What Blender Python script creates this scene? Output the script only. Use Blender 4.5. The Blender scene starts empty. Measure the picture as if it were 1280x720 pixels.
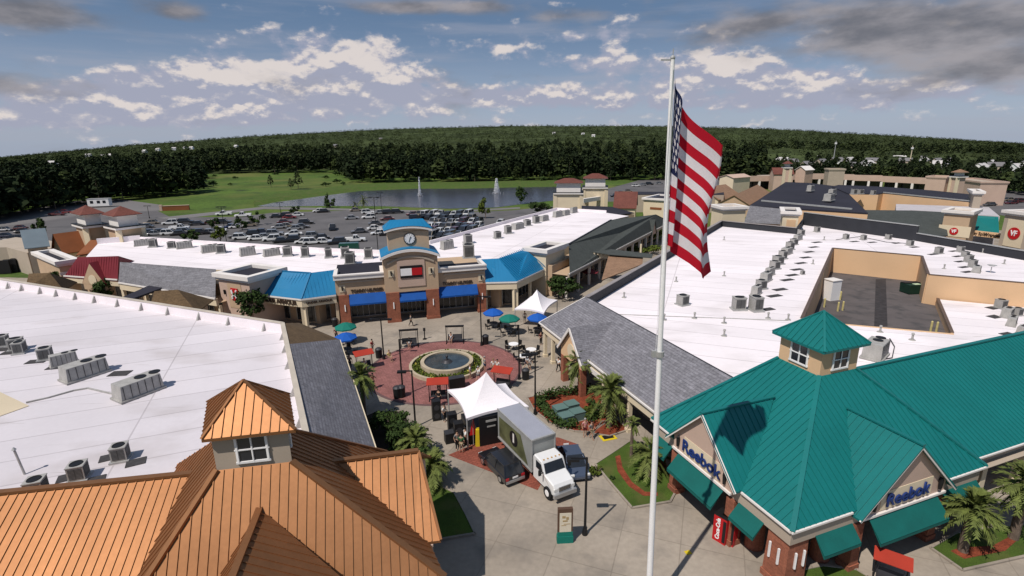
import bpy, math, random
import numpy as np
from mathutils import Vector, Matrix, noise
random.seed(11)
RNG = np.random.default_rng(5)
sc = bpy.context.scene
COL = sc.collection
PI = math.pi
# ------------------------------------------------------------------ camera model (pixels of a 1280x720 frame)
H, F, TH, RO = 24.0, 660.0, math.radians(15.6), 0.0133
_r0 = Vector((1, 0, 0)); _u0 = Vector((0, math.sin(TH), math.cos(TH))); FW = Vector((0, math.cos(TH), -math.sin(TH)))
RT = _r0 * math.cos(RO) - _u0 * math.sin(RO); UP = _u0 * math.cos(RO) + _r0 * math.sin(RO)
CAM = Vector((0, 0, H))
def ray(px, py): return RT * ((px - 640) / F) + UP * ((360 - py) / F) + FW
def G(px, py, z=0.0):
    """where the sight line through a pixel meets the level plane z"""
    d = ray(px, py); return CAM + d * ((z - H) / d.z)
def proj(p):
    q = Vector(p) - CAM; w = q.dot(FW); return 640 + F * q.dot(RT) / w, 360 - F * q.dot(UP) / w
def zat(p, py):
    """height above plan point p that shows at pixel row py"""
    k = (360 - py) / F; a = Vector((p[0], p[1], 0)) - CAM; n = UP - FW * k
    return -(a.dot(n)) / n.z
def V(*a): return Vector(a)
def xy(p, z): return Vector((p[0], p[1], z))

# ------------------------------------------------------------------ mesh builder
class MB:
    def __init__(s): s.v = []; s.f = []; s.m = []
    def add(s, vs, fs, mi=0):
        o = len(s.v); s.v.extend([Vector(p) for p in vs])
        for f in fs: s.f.append([i + o for i in f]); s.m.append(mi)
    def quad(s, a, b, c, d, mi=0): s.add([a, b, c, d], [(0, 1, 2, 3)], mi)
    def box(s, c, size, rz=0.0, mi=0, taper=1.0):
        x, y, z = size[0] / 2, size[1] / 2, size[2] / 2; cs, sn = math.cos(rz), math.sin(rz)
        vs = []
        for k in (-1, 1):
            t = taper if k > 0 else 1.0
            for (i, j) in ((-1, -1), (1, -1), (1, 1), (-1, 1)):
                a, b = i * x * t, j * y * t
                vs.append((c[0] + a * cs - b * sn, c[1] + a * sn + b * cs, c[2] + k * z))
        s.add(vs, [(3, 2, 1, 0), (4, 5, 6, 7), (0, 1, 5, 4), (1, 2, 6, 5), (2, 3, 7, 6), (3, 0, 4, 7)], mi)
    def prism(s, pts, z0, z1, mi=0, mi_top=None):
        pts = [Vector((p[0], p[1], 0)) for p in pts]
        ar = sum(pts[i].x * pts[(i + 1) % len(pts)].y - pts[(i + 1) % len(pts)].x * pts[i].y for i in range(len(pts)))
        if ar < 0: pts = pts[::-1]
        n = len(pts)
        s.add([xy(p, z0) for p in pts] + [xy(p, z1) for p in pts],
              [tuple(range(n - 1, -1, -1))] + [(i, (i + 1) % n, n + (i + 1) % n, n + i) for i in range(n)], mi)
        s.add([xy(p, z1) for p in pts], [tuple(range(n))], mi if mi_top is None else mi_top)
    def slab(s, pts, th=0.15, mi=0):
        """roof plane: polygon of 3D points given thickness downwards"""
        pts = [Vector(p) for p in pts]
        nn = Vector((0, 0, 0))
        for i in range(len(pts)):
            nn += pts[i].cross(pts[(i + 1) % len(pts)])
        if nn.z < 0: pts = pts[::-1]
        n = len(pts); lo = [p - Vector((0, 0, th)) for p in pts]
        s.add(pts + lo, [tuple(range(n)), tuple(range(2 * n - 1, n - 1, -1))] +
              [(i, n + i, n + (i + 1) % n, (i + 1) % n) for i in range(n)], mi)
    def ribs(s, pts, step=0.45, w=0.05, h=0.06, mi=0, off=0.0):
        """standing seams running down the slope of a roof plane"""
        pts = [Vector(p) for p in pts]
        nn = Vector((0, 0, 0))
        for i in range(len(pts)): nn += (pts[i] - pts[0]).cross(pts[(i + 1) % len(pts)] - pts[0])
        nn.normalize()
        if nn.z < 0: nn = -nn
        dn = Vector((0, 0, -1)); sl = (dn - nn * dn.dot(nn)).normalized(); c = nn.cross(sl)
        o = pts[0]; P = [((p - o).dot(c), (p - o).dot(sl)) for p in pts]
        lo, hi = min(p[0] for p in P), max(p[0] for p in P)
        k = math.floor(lo / step) * step + off
        while k < hi:
            xs = []
            for i in range(len(P)):
                (a, b), (a2, b2) = P[i], P[(i + 1) % len(P)]
                if (a - k) * (a2 - k) < 0: xs.append(b + (b2 - b) * (k - a) / (a2 - a))
            xs.sort()
            for i in range(0, len(xs) - 1, 2):
                if xs[i + 1] - xs[i] > 0.1:
                    A = o + c * k + sl * (xs[i] + .02); B = o + c * k + sl * (xs[i + 1] - .02)
                    q = [A - c * w / 2, A + c * w / 2, B + c * w / 2, B - c * w / 2]
                    up = nn * h
                    s.add([p - nn * .01 for p in q] + [p + up for p in q],
                          [(4, 5, 6, 7), (7, 6, 5, 4)][:1] + [(0, 1, 5, 4), (1, 2, 6, 5), (2, 3, 7, 6), (3, 0, 4, 7)], mi)
            k += step
    def bar(s, a, b, w=0.1, h=None, mi=0):
        a, b = Vector(a), Vector(b); d = b - a
        if d.length < 1e-6: return
        h = w if h is None else h
        d.normalize(); up = Vector((0, 0, 1)) if abs(d.z) < .95 else Vector((0, 1, 0))
        x = d.cross(up).normalized() * w / 2; y = x.cross(d).normalized() * h / 2
        s.add([a - x - y, a + x - y, a + x + y, a - x + y, b - x - y, b + x - y, b + x + y, b - x + y],
              [(3, 2, 1, 0), (4, 5, 6, 7), (0, 1, 5, 4), (1, 2, 6, 5), (2, 3, 7, 6), (3, 0, 4, 7)], mi)
    def cyl(s, a, b, r0, r1=None, n=10, mi=0, cap=True):
        a, b = Vector(a), Vector(b); r1 = r0 if r1 is None else r1; d = (b - a).normalized()
        up = Vector((0, 0, 1)) if abs(d.z) < .95 else Vector((1, 0, 0))
        x = d.cross(up).normalized(); y = x.cross(d)
        vs = [a + (x * math.cos(t) + y * math.sin(t)) * r0 for t in [2 * PI * i / n for i in range(n)]] + \
             [b + (x * math.cos(t) + y * math.sin(t)) * r1 for t in [2 * PI * i / n for i in range(n)]]
        fs = [(i, n + i, n + (i + 1) % n, (i + 1) % n) for i in range(n)]
        if cap: fs += [tuple(range(n)), tuple(range(2 * n - 1, n - 1, -1))]
        s.add(vs, fs, mi)
    def lathe(s, c, prof, n=24, mi=0):
        c = Vector(c); vs = []; fs = []
        for (r, z) in prof:
            for i in range(n): vs.append(c + Vector((r * math.cos(2 * PI * i / n), r * math.sin(2 * PI * i / n), z)))
        for k in range(len(prof) - 1):
            for i in range(n): fs.append((k * n + i, k * n + (i + 1) % n, (k + 1) * n + (i + 1) % n, (k + 1) * n + i))
        s.add(vs, fs, mi)
    def ball(s, c, r, mi=0, n=10, m=6):
        r = (r, r, r) if not hasattr(r, '__len__') else r; c = Vector(c); vs = []; fs = []
        for k in range(m + 1):
            t = PI * k / m
            for i in range(n):
                p = 2 * PI * i / n; vs.append(c + Vector((r[0] * math.sin(t) * math.cos(p), r[1] * math.sin(t) * math.sin(p), r[2] * math.cos(t))))
        for k in range(m):
            for i in range(n): fs.append((k * n + i, (k + 1) * n + i, (k + 1) * n + (i + 1) % n, k * n + (i + 1) % n))
        s.add(vs, fs, mi)
    def leaves(s, c, rad, n, size, mi=0, clumps=0, low=0.0):
        """n small leaf faces spread through an uneven crown"""
        c = Vector(c); cl = []
        for i in range(clumps or max(5, n // 45)):
            while True:
                p = Vector((random.uniform(-1, 1), random.uniform(-1, 1), random.uniform(-1, 1)))
                if .25 < p.length < 1: break
            cl.append((p * .78, random.uniform(.22, .42)))
        for i in range(n):
            p, r = random.choice(cl)
            q = Vector((random.gauss(0, 1), random.gauss(0, 1), random.gauss(0, 1))).normalized() * r * random.random() ** .4
            w = p + q; w = Vector((w.x * rad[0], w.y * rad[1], w.z * rad[2])) + c
            nrm = (q.normalized() * .8 + Vector((random.uniform(-1, 1), random.uniform(-1, 1), random.uniform(-.3, 1)))).normalized()
            t = nrm.orthogonal().normalized(); t = Matrix.Rotation(random.uniform(0, 6.28), 3, nrm) @ t; b = nrm.cross(t)
            k = size * random.uniform(.6, 1.3)
            s.add([w - t * k * .5, w + b * k * .28, w + t * k * .5, w - b * k * .28], [(0, 1, 2, 3)], mi)

OBJ = []
def wl(o):
    p = Vector((0, 0, 0))
    while o is not None: p = p + o.location; o = o.parent
    return p
def build(name, mb, mats, parent=None, loc=None, local=False, smooth=False, label=None):
    """link one mesh object; vertices are given in world space unless local"""
    mats = mats if isinstance(mats, (list, tuple)) else [mats]
    me = bpy.data.meshes.new(name)
    base = Vector((0, 0, 0))
    if not local:
        base = wl(parent) if parent is not None else Vector(loc or (0, 0, 0))
    me.from_pydata([tuple(v - base) for v in mb.v], [], mb.f)
    for m in mats: me.materials.append(m)
    me.polygons.foreach_set('material_index', mb.m)
    if smooth: me.polygons.foreach_set('use_smooth', [True] * len(me.polygons))
    me.update()
    o = bpy.data.objects.new(name, me); COL.objects.link(o)
    if parent is not None: o.parent = parent
    elif loc is not None: o.location = loc
    if label: o['label'] = label
    return o
def tag(o, label, cat, group=None):
    o['label'] = label; o['category'] = cat
    if group: o['group'] = group
    return o
def thing(name, label, cat, loc=(0, 0, 0), rz=0.0, group=None):
    o = bpy.data.objects.new(name, None); COL.objects.link(o); o.empty_display_size = .3
    o.location = loc; o.rotation_euler = (0, 0, rz)
    return tag(o, label, cat, group)
def kind(o, k): o['kind'] = k; return o
def dup(o, loc=None, rz=None, label=None, group=None, parent=None, scale=None, swap=None):
    c = o.copy(); COL.objects.link(c)
    if parent is not None: c.parent = parent
    if loc is not None: c.location = loc
    if rz is not None: c.rotation_euler = (0, 0, rz)
    if scale is not None: c.scale = (scale,) * 3 if not hasattr(scale, '__len__') else scale
    if label: c['label'] = label
    if group: c['group'] = group
    for ch in list(o.children): dup(ch, parent=c)
    return c
def textobj(name, s, size, origin, xd, ud, mat, parent, ext=.04, align='CENTER', bold=0.0, sx=1.0):
    cu = bpy.data.curves.new(name, 'FONT'); cu.body = s; cu.size = size; cu.extrude = ext
    cu.align_x = align; cu.align_y = 'CENTER'; cu.offset = bold
    t = bpy.data.objects.new(name + '_c', cu); COL.objects.link(t)
    dg = bpy.context.evaluated_depsgraph_get()
    me = bpy.data.meshes.new_from_object(t.evaluated_get(dg)); COL.objects.unlink(t); bpy.data.objects.remove(t)
    xd = Vector(xd).normalized(); ud = Vector(ud).normalized(); nd = xd.cross(ud)
    b = Vector(origin) - (wl(parent) if parent else Vector((0, 0, 0)))
    for v in me.vertices: v.co = b + xd * v.co.x * sx + ud * v.co.y + nd * v.co.z
    me.materials.clear(); me.materials.append(mat); me.name = name
    o = bpy.data.objects.new(name, me); COL.objects.link(o)
    if parent: o.parent = parent
    return o

# ------------------------------------------------------------------ materials
def nodes(m): m.use_nodes = True; return m.node_tree.nodes, m.node_tree.links
def mat(name, c, rough=.8, metal=0.0, var=.12, scale=.6, fine=.06, fscale=14.0, bump=0.0, bscale=30.0, spec=.3, stretch=None):
    m = bpy.data.materials.new(name); N, L = nodes(m); b = N['Principled BSDF']
    b.inputs['Roughness'].default_value = rough; b.inputs['Metallic'].default_value = metal
    b.inputs['Specular IOR Level'].default_value = spec
    tc = N.new('ShaderNodeTexCoord'); vec = tc.outputs['Object']
    if stretch:
        mp = N.new('ShaderNodeMapping'); mp.inputs['Scale'].default_value = stretch; L.new(vec, mp.inputs['Vector']); vec = mp.outputs['Vector']
    n1 = N.new('ShaderNodeTexNoise'); n1.inputs['Scale'].default_value = scale; n1.inputs['Detail'].default_value = 5; L.new(vec, n1.inputs['Vector'])
    n2 = N.new('ShaderNodeTexNoise'); n2.inputs['Scale'].default_value = fscale; n2.inputs['Detail'].default_value = 3; L.new(vec, n2.inputs['Vector'])
    def rng(n, a):
        r = N.new('ShaderNodeMapRange'); r.inputs[1].default_value = .3; r.inputs[2].default_value = .7
        r.inputs[3].default_value = 1 - a; r.inputs[4].default_value = 1 + a; L.new(n.outputs['Fac'], r.inputs[0]); return r
    a, d = rng(n1, var), rng(n2, fine)
    mu = N.new('ShaderNodeMath'); mu.operation = 'MULTIPLY'; L.new(a.outputs[0], mu.inputs[0]); L.new(d.outputs[0], mu.inputs[1])
    vm = N.new('ShaderNodeVectorMath'); vm.operation = 'SCALE'; vm.inputs[0].default_value = c[:3]; L.new(mu.outputs[0], vm.inputs['Scale'])
    L.new(vm.outputs[0], b.inputs['Base Color'])
    if bump:
        n3 = N.new('ShaderNodeTexNoise'); n3.inputs['Scale'].default_value = bscale; L.new(vec, n3.inputs['Vector'])
        bp = N.new('ShaderNodeBump'); bp.inputs['Strength'].default_value = bump; bp.inputs['Distance'].default_value = .05
        L.new(n3.outputs['Fac'], bp.inputs['Height']); L.new(bp.outputs[0], b.inputs['Normal'])
    m['vm'] = vm.name
    return m
def overlay(m, rot, cells, mortar, mcol, offset=0.0, bump=.0, axes=None, vary=None):
    """joints: a brick/tile grid multiplied over the base colour, in plan (or axes) coordinates"""
    N, L = nodes(m); b = N['Principled BSDF']; src = b.inputs['Base Color'].links[0].from_socket
    tc = N.new('ShaderNodeTexCoord'); mp = N.new('ShaderNodeMapping'); mp.inputs['Rotation'].default_value = rot
    L.new(tc.outputs['Object'], mp.inputs['Vector'])
    br = N.new('ShaderNodeTexBrick'); br.offset = offset; br.inputs['Scale'].default_value = 1
    br.inputs['Brick Width'].default_value = cells[0]; br.inputs['Row Height'].default_value = cells[1]
    br.inputs['Mortar Size'].default_value = mortar; br.inputs['Mortar Smooth'].default_value = .3
    v = vary or .06
    br.inputs['Color1'].default_value = (1 + v, 1 + v, 1 + v, 1); br.inputs['Color2'].default_value = (1 - v, 1 - v, 1 - v, 1)
    br.inputs['Mortar'].default_value = (*mcol, 1)
    vec = mp.outputs['Vector']
    if axes:
        sp = N.new('ShaderNodeSeparateXYZ'); L.new(vec, sp.inputs[0]); cb = N.new('ShaderNodeCombineXYZ')
        L.new(sp.outputs[axes[0]], cb.inputs[0]); L.new(sp.outputs[axes[1]], cb.inputs[1]); vec = cb.outputs[0]
    L.new(vec, br.inputs['Vector'])
    mx = N.new('ShaderNodeMix'); mx.data_type = 'RGBA'; mx.blend_type = 'MULTIPLY'; mx.inputs[0].default_value = 1
    L.new(src, mx.inputs[6]); L.new(br.outputs['Color'], mx.inputs[7]); L.new(mx.outputs[2], b.inputs['Base Color'])
    return m
def spots(m, col, scale, lo, hi, stretch=(1, 1, 1)):
    """dirt and stains with a shape of their own"""
    N, L = nodes(m); b = N['Principled BSDF']; src = b.inputs['Base Color'].links[0].from_socket
    tc = N.new('ShaderNodeTexCoord'); mp = N.new('ShaderNodeMapping'); mp.inputs['Scale'].default_value = stretch
    L.new(tc.outputs['Object'], mp.inputs['Vector'])
    n = N.new('ShaderNodeTexNoise'); n.inputs['Scale'].default_value = scale; n.inputs['Detail'].default_value = 7; L.new(mp.outputs['Vector'], n.inputs['Vector'])
    r = N.new('ShaderNodeMapRange'); r.inputs[1].default_value = lo; r.inputs[2].default_value = hi; L.new(n.outputs['Fac'], r.inputs[0])
    mx = N.new('ShaderNodeMix'); mx.data_type = 'RGBA'; L.new(r.outputs[0], mx.inputs[0]); L.new(src, mx.inputs[6]); mx.inputs[7].default_value = (*col, 1)
    L.new(mx.outputs[2], b.inputs['Base Color']); return m

M = {}
M['concrete'] = overlay(spots(mat('concrete', (.305, .262, .212), .9, var=.2, scale=.16, fine=.08, fscale=3), (.15, .135, .118), .35, .52, .8), (0, 0, .36), (3.6, 3.6), .04, (.80, .79, .78), vary=.06)
M['brick_paving'] = overlay(mat('brick_paving', (.25, .108, .098), .9, var=.18, scale=.7, fine=.2, fscale=6), (0, 0, .36), (.4, .2), .03, (.75, .72, .7), .5, vary=.16)
M['red_paving'] = overlay(mat('red_paving', (.23, .068, .045), .9, var=.16, scale=.6, fine=.15, fscale=6), (0, 0, .36), (.4, .2), .03, (.7, .66, .64), .5, vary=.12)
M['asphalt'] = spots(mat('asphalt', (.115, .11, .112), .95, var=.14, scale=.09, fine=.1, fscale=4), (.08, .078, .08), .12, .5, .7)
M['road'] = mat('road', (.16, .152, .15), .95, var=.12, scale=.05)
M['yard'] = spots(mat('yard_asphalt', (.105, .092, .09), .95, var=.15, scale=.3), (.07, .065, .065), .5, .5, .65)
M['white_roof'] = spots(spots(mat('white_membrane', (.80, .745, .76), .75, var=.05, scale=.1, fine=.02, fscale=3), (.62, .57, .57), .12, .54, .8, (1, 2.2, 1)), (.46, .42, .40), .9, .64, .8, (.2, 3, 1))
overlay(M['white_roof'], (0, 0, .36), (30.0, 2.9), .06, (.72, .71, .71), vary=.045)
M['left_roof'] = overlay(spots(spots(mat('greyed_white_membrane', (.60, .565, .59), .8, var=.05, scale=.12, fine=.02, fscale=3), (.46, .42, .42), .14, .56, .8, (1, 2.0, 1)), (.36, .33, .32), 1.0, .66, .82, (.2, 2.5, 1)), (0, 0, -.37), (24.0, 2.9), .06, (.74, .73, .73), vary=.05)  # base grey partly holds the lens's corner darkening, besides an older membrane
M['parapet'] = mat('parapet_membrane', (.80, .74, .76), .8, var=.05, scale=.4)
M['shingle'] = overlay(mat('grey_shingle', (.185, .182, .200), .95, var=.14, scale=1.6, fine=.22, fscale=5, bump=.4, bscale=20), (0, 0, .36), (.9, .14), .02, (.72, .72, .74), .5, axes=(1, 2), vary=.13)
M['shingle_x'] = overlay(mat('grey_shingle_front', (.17, .168, .18), .95, var=.14, scale=1.2, fine=.2, fscale=4), (0, 0, -.26), (.9, .16), .02, (.72, .72, .74), .5, axes=(0, 2), vary=.12)
M['dark_shingle'] = mat('dark_green_grey_shingle', (.055, .062, .058), .95, var=.12, scale=1, fine=.2, fscale=5, bump=.3)
M['brown_shingle'] = mat('brown_shingle', (.13, .085, .045), .95, var=.16, scale=1, fine=.2, fscale=5, bump=.3)
M['tan_shingle'] = mat('tan_brown_shingle', (.24, .145, .09), .95, var=.14, scale=1, fine=.2, fscale=5, bump=.3)
M['copper'] = mat('copper_metal_roof', (.335, .160, .072), .56, .8, var=.08, scale=.5, fine=.05, fscale=5, spec=.5)
M['teal'] = mat('teal_metal_roof', (.005, .142, .137), .42, 0, var=.07, scale=.35, fine=.04, fscale=5, spec=.4)
M['teal_cloth'] = mat('teal_awning', (.003, .10, .088), .8, var=.1, scale=1)
M['blue_roof'] = mat('blue_metal_roof', (.008, .16, .33), .5, 0, var=.06, scale=.3, spec=.35)
M['blue_cloth'] = mat('blue_awning', (.004, .07, .30), .75, var=.08, scale=1)
M['maroon'] = mat('maroon_metal_roof', (.17, .02, .028), .55, var=.08, scale=.4)
M['red_tile'] = mat('red_tile_roof', (.135, .045, .033), .8, var=.15, scale=.5, fine=.2, fscale=4)
M['rust_roof'] = mat('rust_brown_roof', (.22, .075, .028), .8, var=.1, scale=.5)
M['steel_roof'] = mat('pale_blue_grey_roof', (.2, .25, .28), .5, .3, var=.08, scale=.4)
M['navy_roof'] = mat('near_black_membrane', (.022, .021, .03), .8, var=.2, scale=.08, fine=.1)
M['stucco'] = mat('tan_stucco', (.47, .34, .225), .9, var=.06, scale=.5, fine=.03)
M['pink_stucco'] = mat('pinkish_stucco', (.50, .365, .29), .9, var=.06, scale=.5, fine=.03)
M['cream'] = mat('cream_stucco', (.66, .56, .40), .9, var=.06, scale=.4, fine=.03)
M['grey_stucco'] = mat('grey_beige_stucco', (.40, .335, .265), .9, var=.06, scale=.5, fine=.03)
M['peach'] = mat('peach_stucco', (.66, .44, .26), .9, var=.06, scale=.2, fine=.03)
M['trim'] = mat('off_white_trim', (.72, .68, .64), .7, var=.05, scale=.7)
M['white'] = mat('white_paint', (.78, .77, .76), .6, var=.04)
M['brick'] = overlay(mat('brown_brick', (.25, .092, .055), .9, var=.15, scale=1.2, fine=.15, fscale=8), (0, 0, 0), (.3, .1), .012, (1.25, 1.2, 1.15), .5, axes=(0, 2), vary=.14)
M['glass'] = mat('dark_window_glass', (.018, .021, .026), .12, var=.2, scale=.8, spec=.6)
M['shopglass'] = mat('shopfront_glass', (.035, .036, .04), .15, var=.6, scale=.9, fine=.5, fscale=3, spec=.5)
M['black'] = mat('black_paint', (.012, .012, .013), .5, var=.1)
M['darkgrey'] = mat('dark_grey_metal', (.05, .05, .055), .5, .3, var=.1)
M['charcoal'] = mat('charcoal_panel', (.028, .03, .036), .7, var=.12, scale=.6)
M['galv'] = mat('galvanised_steel', (.42, .42, .41), .5, .35, var=.12, scale=2, fine=.08)
M['ac'] = mat('air_conditioner_casing', (.36, .35, .33), .65, .1, var=.14, scale=1.5, fine=.1)
M['acgrille'] = overlay(mat('condenser_grille', (.15, .15, .15), .7, .2, var=.15, scale=2), (0, 0, 0), (5, .09), .03, (.3, .3, .3), axes=(0, 2), vary=.1)
M['pad'] = mat('roof_walk_pad', (.05, .048, .05), .95, var=.2, scale=3)
M['mulch'] = mat('red_bark_mulch', (.20, .045, .02), .98, var=.3, scale=2, fine=.35, fscale=16, bump=.6)
M['lawn'] = spots(mat('lawn', (.055, .095, .012), .98, var=.22, scale=.8, fine=.35, fscale=22, bump=.6, bscale=50), (.1, .1, .03), .5, .5, .75)
M['hedge'] = mat('hedge_leaves', (.035, .062, .014), .9, var=.4, scale=2.2, fine=.25, fscale=9, spec=.2)
M['leaf'] = mat('broad_leaves', (.028, .05, .012), .9, var=.4, scale=1.1, fine=.25, fscale=6, spec=.2)
M['leaf2'] = mat('yellow_green_leaves', (.075, .10, .015), .9, var=.35, scale=1.3, fine=.25, fscale=6, spec=.2)
M['frond'] = mat('palm_fronds', (.105, .13, .03), .75, var=.35, scale=1.5, fine=.2, fscale=6, spec=.3)
M['bark'] = mat('bark', (.14, .105, .08), .95, var=.25, scale=3, fine=.2, bump=.5)
M['pine'] = mat('pine_needles', (.017, .026, .011), .95, var=.4, scale=.09, fine=.4, fscale=.5, spec=.1)
M['mixed'] = mat('broadleaf_foliage', (.038, .052, .017), .95, var=.4, scale=.08, fine=.4, fscale=.5, spec=.1)
M['canopy'] = mat('far_canopy', (.040, .053, .021), .98, var=.5, scale=.03, fine=.35, fscale=.006, spec=.05)
M['stone'] = mat('pale_fountain_stone', (.42, .35, .25), .85, var=.12, scale=2)
M['tent'] = mat('white_tent_fabric', (.80, .76, .78), .7, var=.03, scale=.6)
M['red_cloth'] = mat('red_canopy_fabric', (.36, .035, .018), .8, var=.08)
M['green_cloth'] = mat('green_canopy_fabric', (.006, .16, .12), .8, var=.08)
M['umb_blue'] = mat('blue_canopy_fabric', (.008, .09, .40), .8, var=.08)
M['yellow'] = mat('yellow_plastic', (.62, .47, .02), .55, var=.06)
M['pale_yellow'] = mat('faded_yellow_paint', (.50, .43, .19), .7, var=.15, scale=3)
M['orange'] = mat('orange_plastic', (.6, .16, .02), .55, var=.06)
M['rubber'] = mat('tyre_rubber', (.012, .012, .013), .85, var=.1)
M['chrome'] = mat('bright_metal', (.6, .6, .6), .25, .9, var=.05)
M['red_light'] = mat('red_lamp_glass', (.45, .02, .03), .2, var=.05, spec=.6)
M['lamp_glass'] = mat('clear_lamp_glass', (.7, .7, .68), .15, var=.05, spec=.6)
M['skin'] = mat('skin', (.42, .25, .17), .6, var=.05)
def cloth(name, c):
    m = mat(name, c, .8, var=.03); N, L = nodes(m); p = N['Principled BSDF']; t = N.new('ShaderNodeBsdfTranslucent'); t.inputs['Color'].default_value = (*[min(1, x * 1.05) for x in c], 1)
    x = N.new('ShaderNodeMixShader'); x.inputs[0].default_value = .38; L.new(p.outputs[0], x.inputs[1]); L.new(t.outputs[0], x.inputs[2]); L.new(x.outputs[0], N['Material Output'].inputs['Surface']); return m
M['flag_red'] = cloth('flag_red', (.52, .008, .025))
M['flag_white'] = cloth('flag_white', (.80, .77, .79))
M['flag_blue'] = cloth('flag_blue', (.018, .026, .085))
M['sign_red'] = mat('sign_red', (.45, .012, .016), .5, var=.04)
M['sign_navy'] = mat('sign_navy', (.012, .035, .16), .5, var=.04)
M['bronze'] = mat('dark_bronze_letters', (.05, .032, .022), .6, var=.1)
def paint(name, c, metal=.0, rough=.28):
    m = mat(name, c, rough, metal, var=.03, scale=.8, fine=.0, spec=.55)
    m.node_tree.nodes['Principled BSDF'].inputs['Coat Weight'].default_value = .6; return m
M['water'] = mat('pond_water', (.06, .062, .085), .12, var=.12, scale=.03, spec=.5)
N, L = nodes(M['water']); _n = N.new('ShaderNodeTexNoise'); _n.inputs['Scale'].default_value = .9; _n.inputs['Detail'].default_value = 6
_b = N.new('ShaderNodeBump'); _b.inputs['Strength'].default_value = .35; _b.inputs['Distance'].default_value = .3
_t = N.new('ShaderNodeTexCoord'); L.new(_t.outputs['Object'], _n.inputs['Vector'])
L.new(_n.outputs['Fac'], _b.inputs['Height']); L.new(_b.outputs[0], N['Principled BSDF'].inputs['Normal'])
M['basin'] = mat('basin_water', (.035, .05, .06), .1, var=.3, scale=1.2, spec=.5)
M['spray'] = mat('water_spray', (.75, .76, .78), .9, var=.02)
# ------------------------------------------------------------------ camera, world, sun
cd = bpy.data.cameras.new('camera'); cd.sensor_width = 36; cd.lens = 36 * F / 1280; cd.clip_end = 20000; cd.clip_start = .1
cam = bpy.data.objects.new('camera', cd); COL.objects.link(cam)
cam.matrix_world = Matrix(((RT.x, UP.x, -FW.x, 0), (RT.y, UP.y, -FW.y, 0), (RT.z, UP.z, -FW.z, H), (0, 0, 0, 1)))
sc.camera = cam
sc.view_settings.view_transform = 'Standard'; sc.view_settings.look = 'None'
sc.view_settings.exposure = -0.12; sc.view_settings.gamma = 1; sc.view_settings.use_curve_mapping = False
SUN_EL, SUN_AZ = math.radians(56), math.radians(42)          # behind the camera and to its left
SD = Vector((-math.sin(SUN_AZ) * math.cos(SUN_EL), -math.cos(SUN_AZ) * math.cos(SUN_EL), math.sin(SUN_EL)))
sl = bpy.data.lights.new('sun', 'SUN'); sl.energy = 4.6; sl.angle = math.radians(.53); sl.color = (1, .93, .86)
so = bpy.data.objects.new('sun', sl); COL.objects.link(so); so.rotation_euler = SD.to_track_quat('Z', 'Y').to_euler()
W = bpy.data.worlds.new('World'); sc.world = W; W.use_nodes = True
N, L = W.node_tree.nodes, W.node_tree.links
bg = N['Background']; bg.inputs['Strength'].default_value = .085
sky = N.new('ShaderNodeTexSky'); sky.sky_type = 'NISHITA'; sky.sun_disc = False
sky.sun_elevation = SUN_EL; sky.sun_rotation = math.atan2(SD.x, SD.y); sky.dust_density = .6; sky.ozone_density = 2.5; sky.air_density = 1.0
def mth(op, a, b=None, c=None, clamp=False):
    n = N.new('ShaderNodeMath'); n.operation = op; n.use_clamp = clamp
    for i, q in enumerate((a, b, c)):
        if q is None: continue
        if isinstance(q, (int, float)): n.inputs[i].default_value = q
        else: L.new(q, n.inputs[i])
    return n.outputs[0]
def vmix(f, a, b):
    n = N.new('ShaderNodeMix'); n.data_type = 'RGBA'
    for i, q in ((0, f), (6, a), (7, b)):
        if isinstance(q, tuple): n.inputs[i].default_value = (*q, 1)
        elif isinstance(q, (int, float)): n.inputs[i].default_value = q
        else: L.new(q, n.inputs[i])
    return n.outputs[2]
tcw = N.new('ShaderNodeTexCoord'); sp = N.new('ShaderNodeSeparateXYZ'); L.new(tcw.outputs['Generated'], sp.inputs[0])
X, Y, Z = sp.outputs
hor = mth('SQRT', mth('ADD', mth('MULTIPLY', X, X), mth('MULTIPLY', Y, Y)))
AZ = mth('ARCTAN2', X, Y); EL = mth('DIVIDE', Z, hor)
def azel(px, py):
    d = ray(px, py); return math.atan2(d.x, d.y), d.z / math.hypot(d.x, d.y)
def field(lst):
    """sum of soft elliptical cloud banks placed by bearing and elevation"""
    tot = None
    for (px, py, sx, sy, amp) in lst:
        a0, e0 = azel(px, py); a1 = azel(px + sx, py)[0] - a0; e1 = azel(px, py - sy)[1] - e0
        q = mth('ADD', mth('POWER', mth('DIVIDE', mth('SUBTRACT', AZ, a0), a1), 2.0), mth('POWER', mth('ABSOLUTE', mth('DIVIDE', mth('SUBTRACT', EL, e0), e1)), 2.0))
        g = mth('MULTIPLY', mth('EXPONENT', mth('MULTIPLY', q, -1.0)), amp)
        tot = g if tot is None else mth('ADD', tot, g)
    return tot
def cnoise(dz, scale, sx, sz, detail, seed=0.0, rough=.55):
    cb = N.new('ShaderNodeCombineXYZ'); L.new(mth('MULTIPLY', AZ, sx), cb.inputs[0])
    L.new(mth('MULTIPLY', mth('ADD', EL, dz), sz), cb.inputs[1]); cb.inputs[2].default_value = seed
    n = N.new('ShaderNodeTexNoise'); n.inputs['Scale'].default_value = scale; n.inputs['Detail'].default_value = detail
    n.inputs['Roughness'].default_value = rough; L.new(cb.outputs[0], n.inputs['Vector']); return n.outputs['Fac']
def sstep(x, a, b):
    n = N.new('ShaderNodeMapRange'); n.interpolation_type = 'SMOOTHSTEP'; n.inputs[1].default_value = a; n.inputs[2].default_value = b
    L.new(x, n.inputs[0]); return n.outputs[0]
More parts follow.
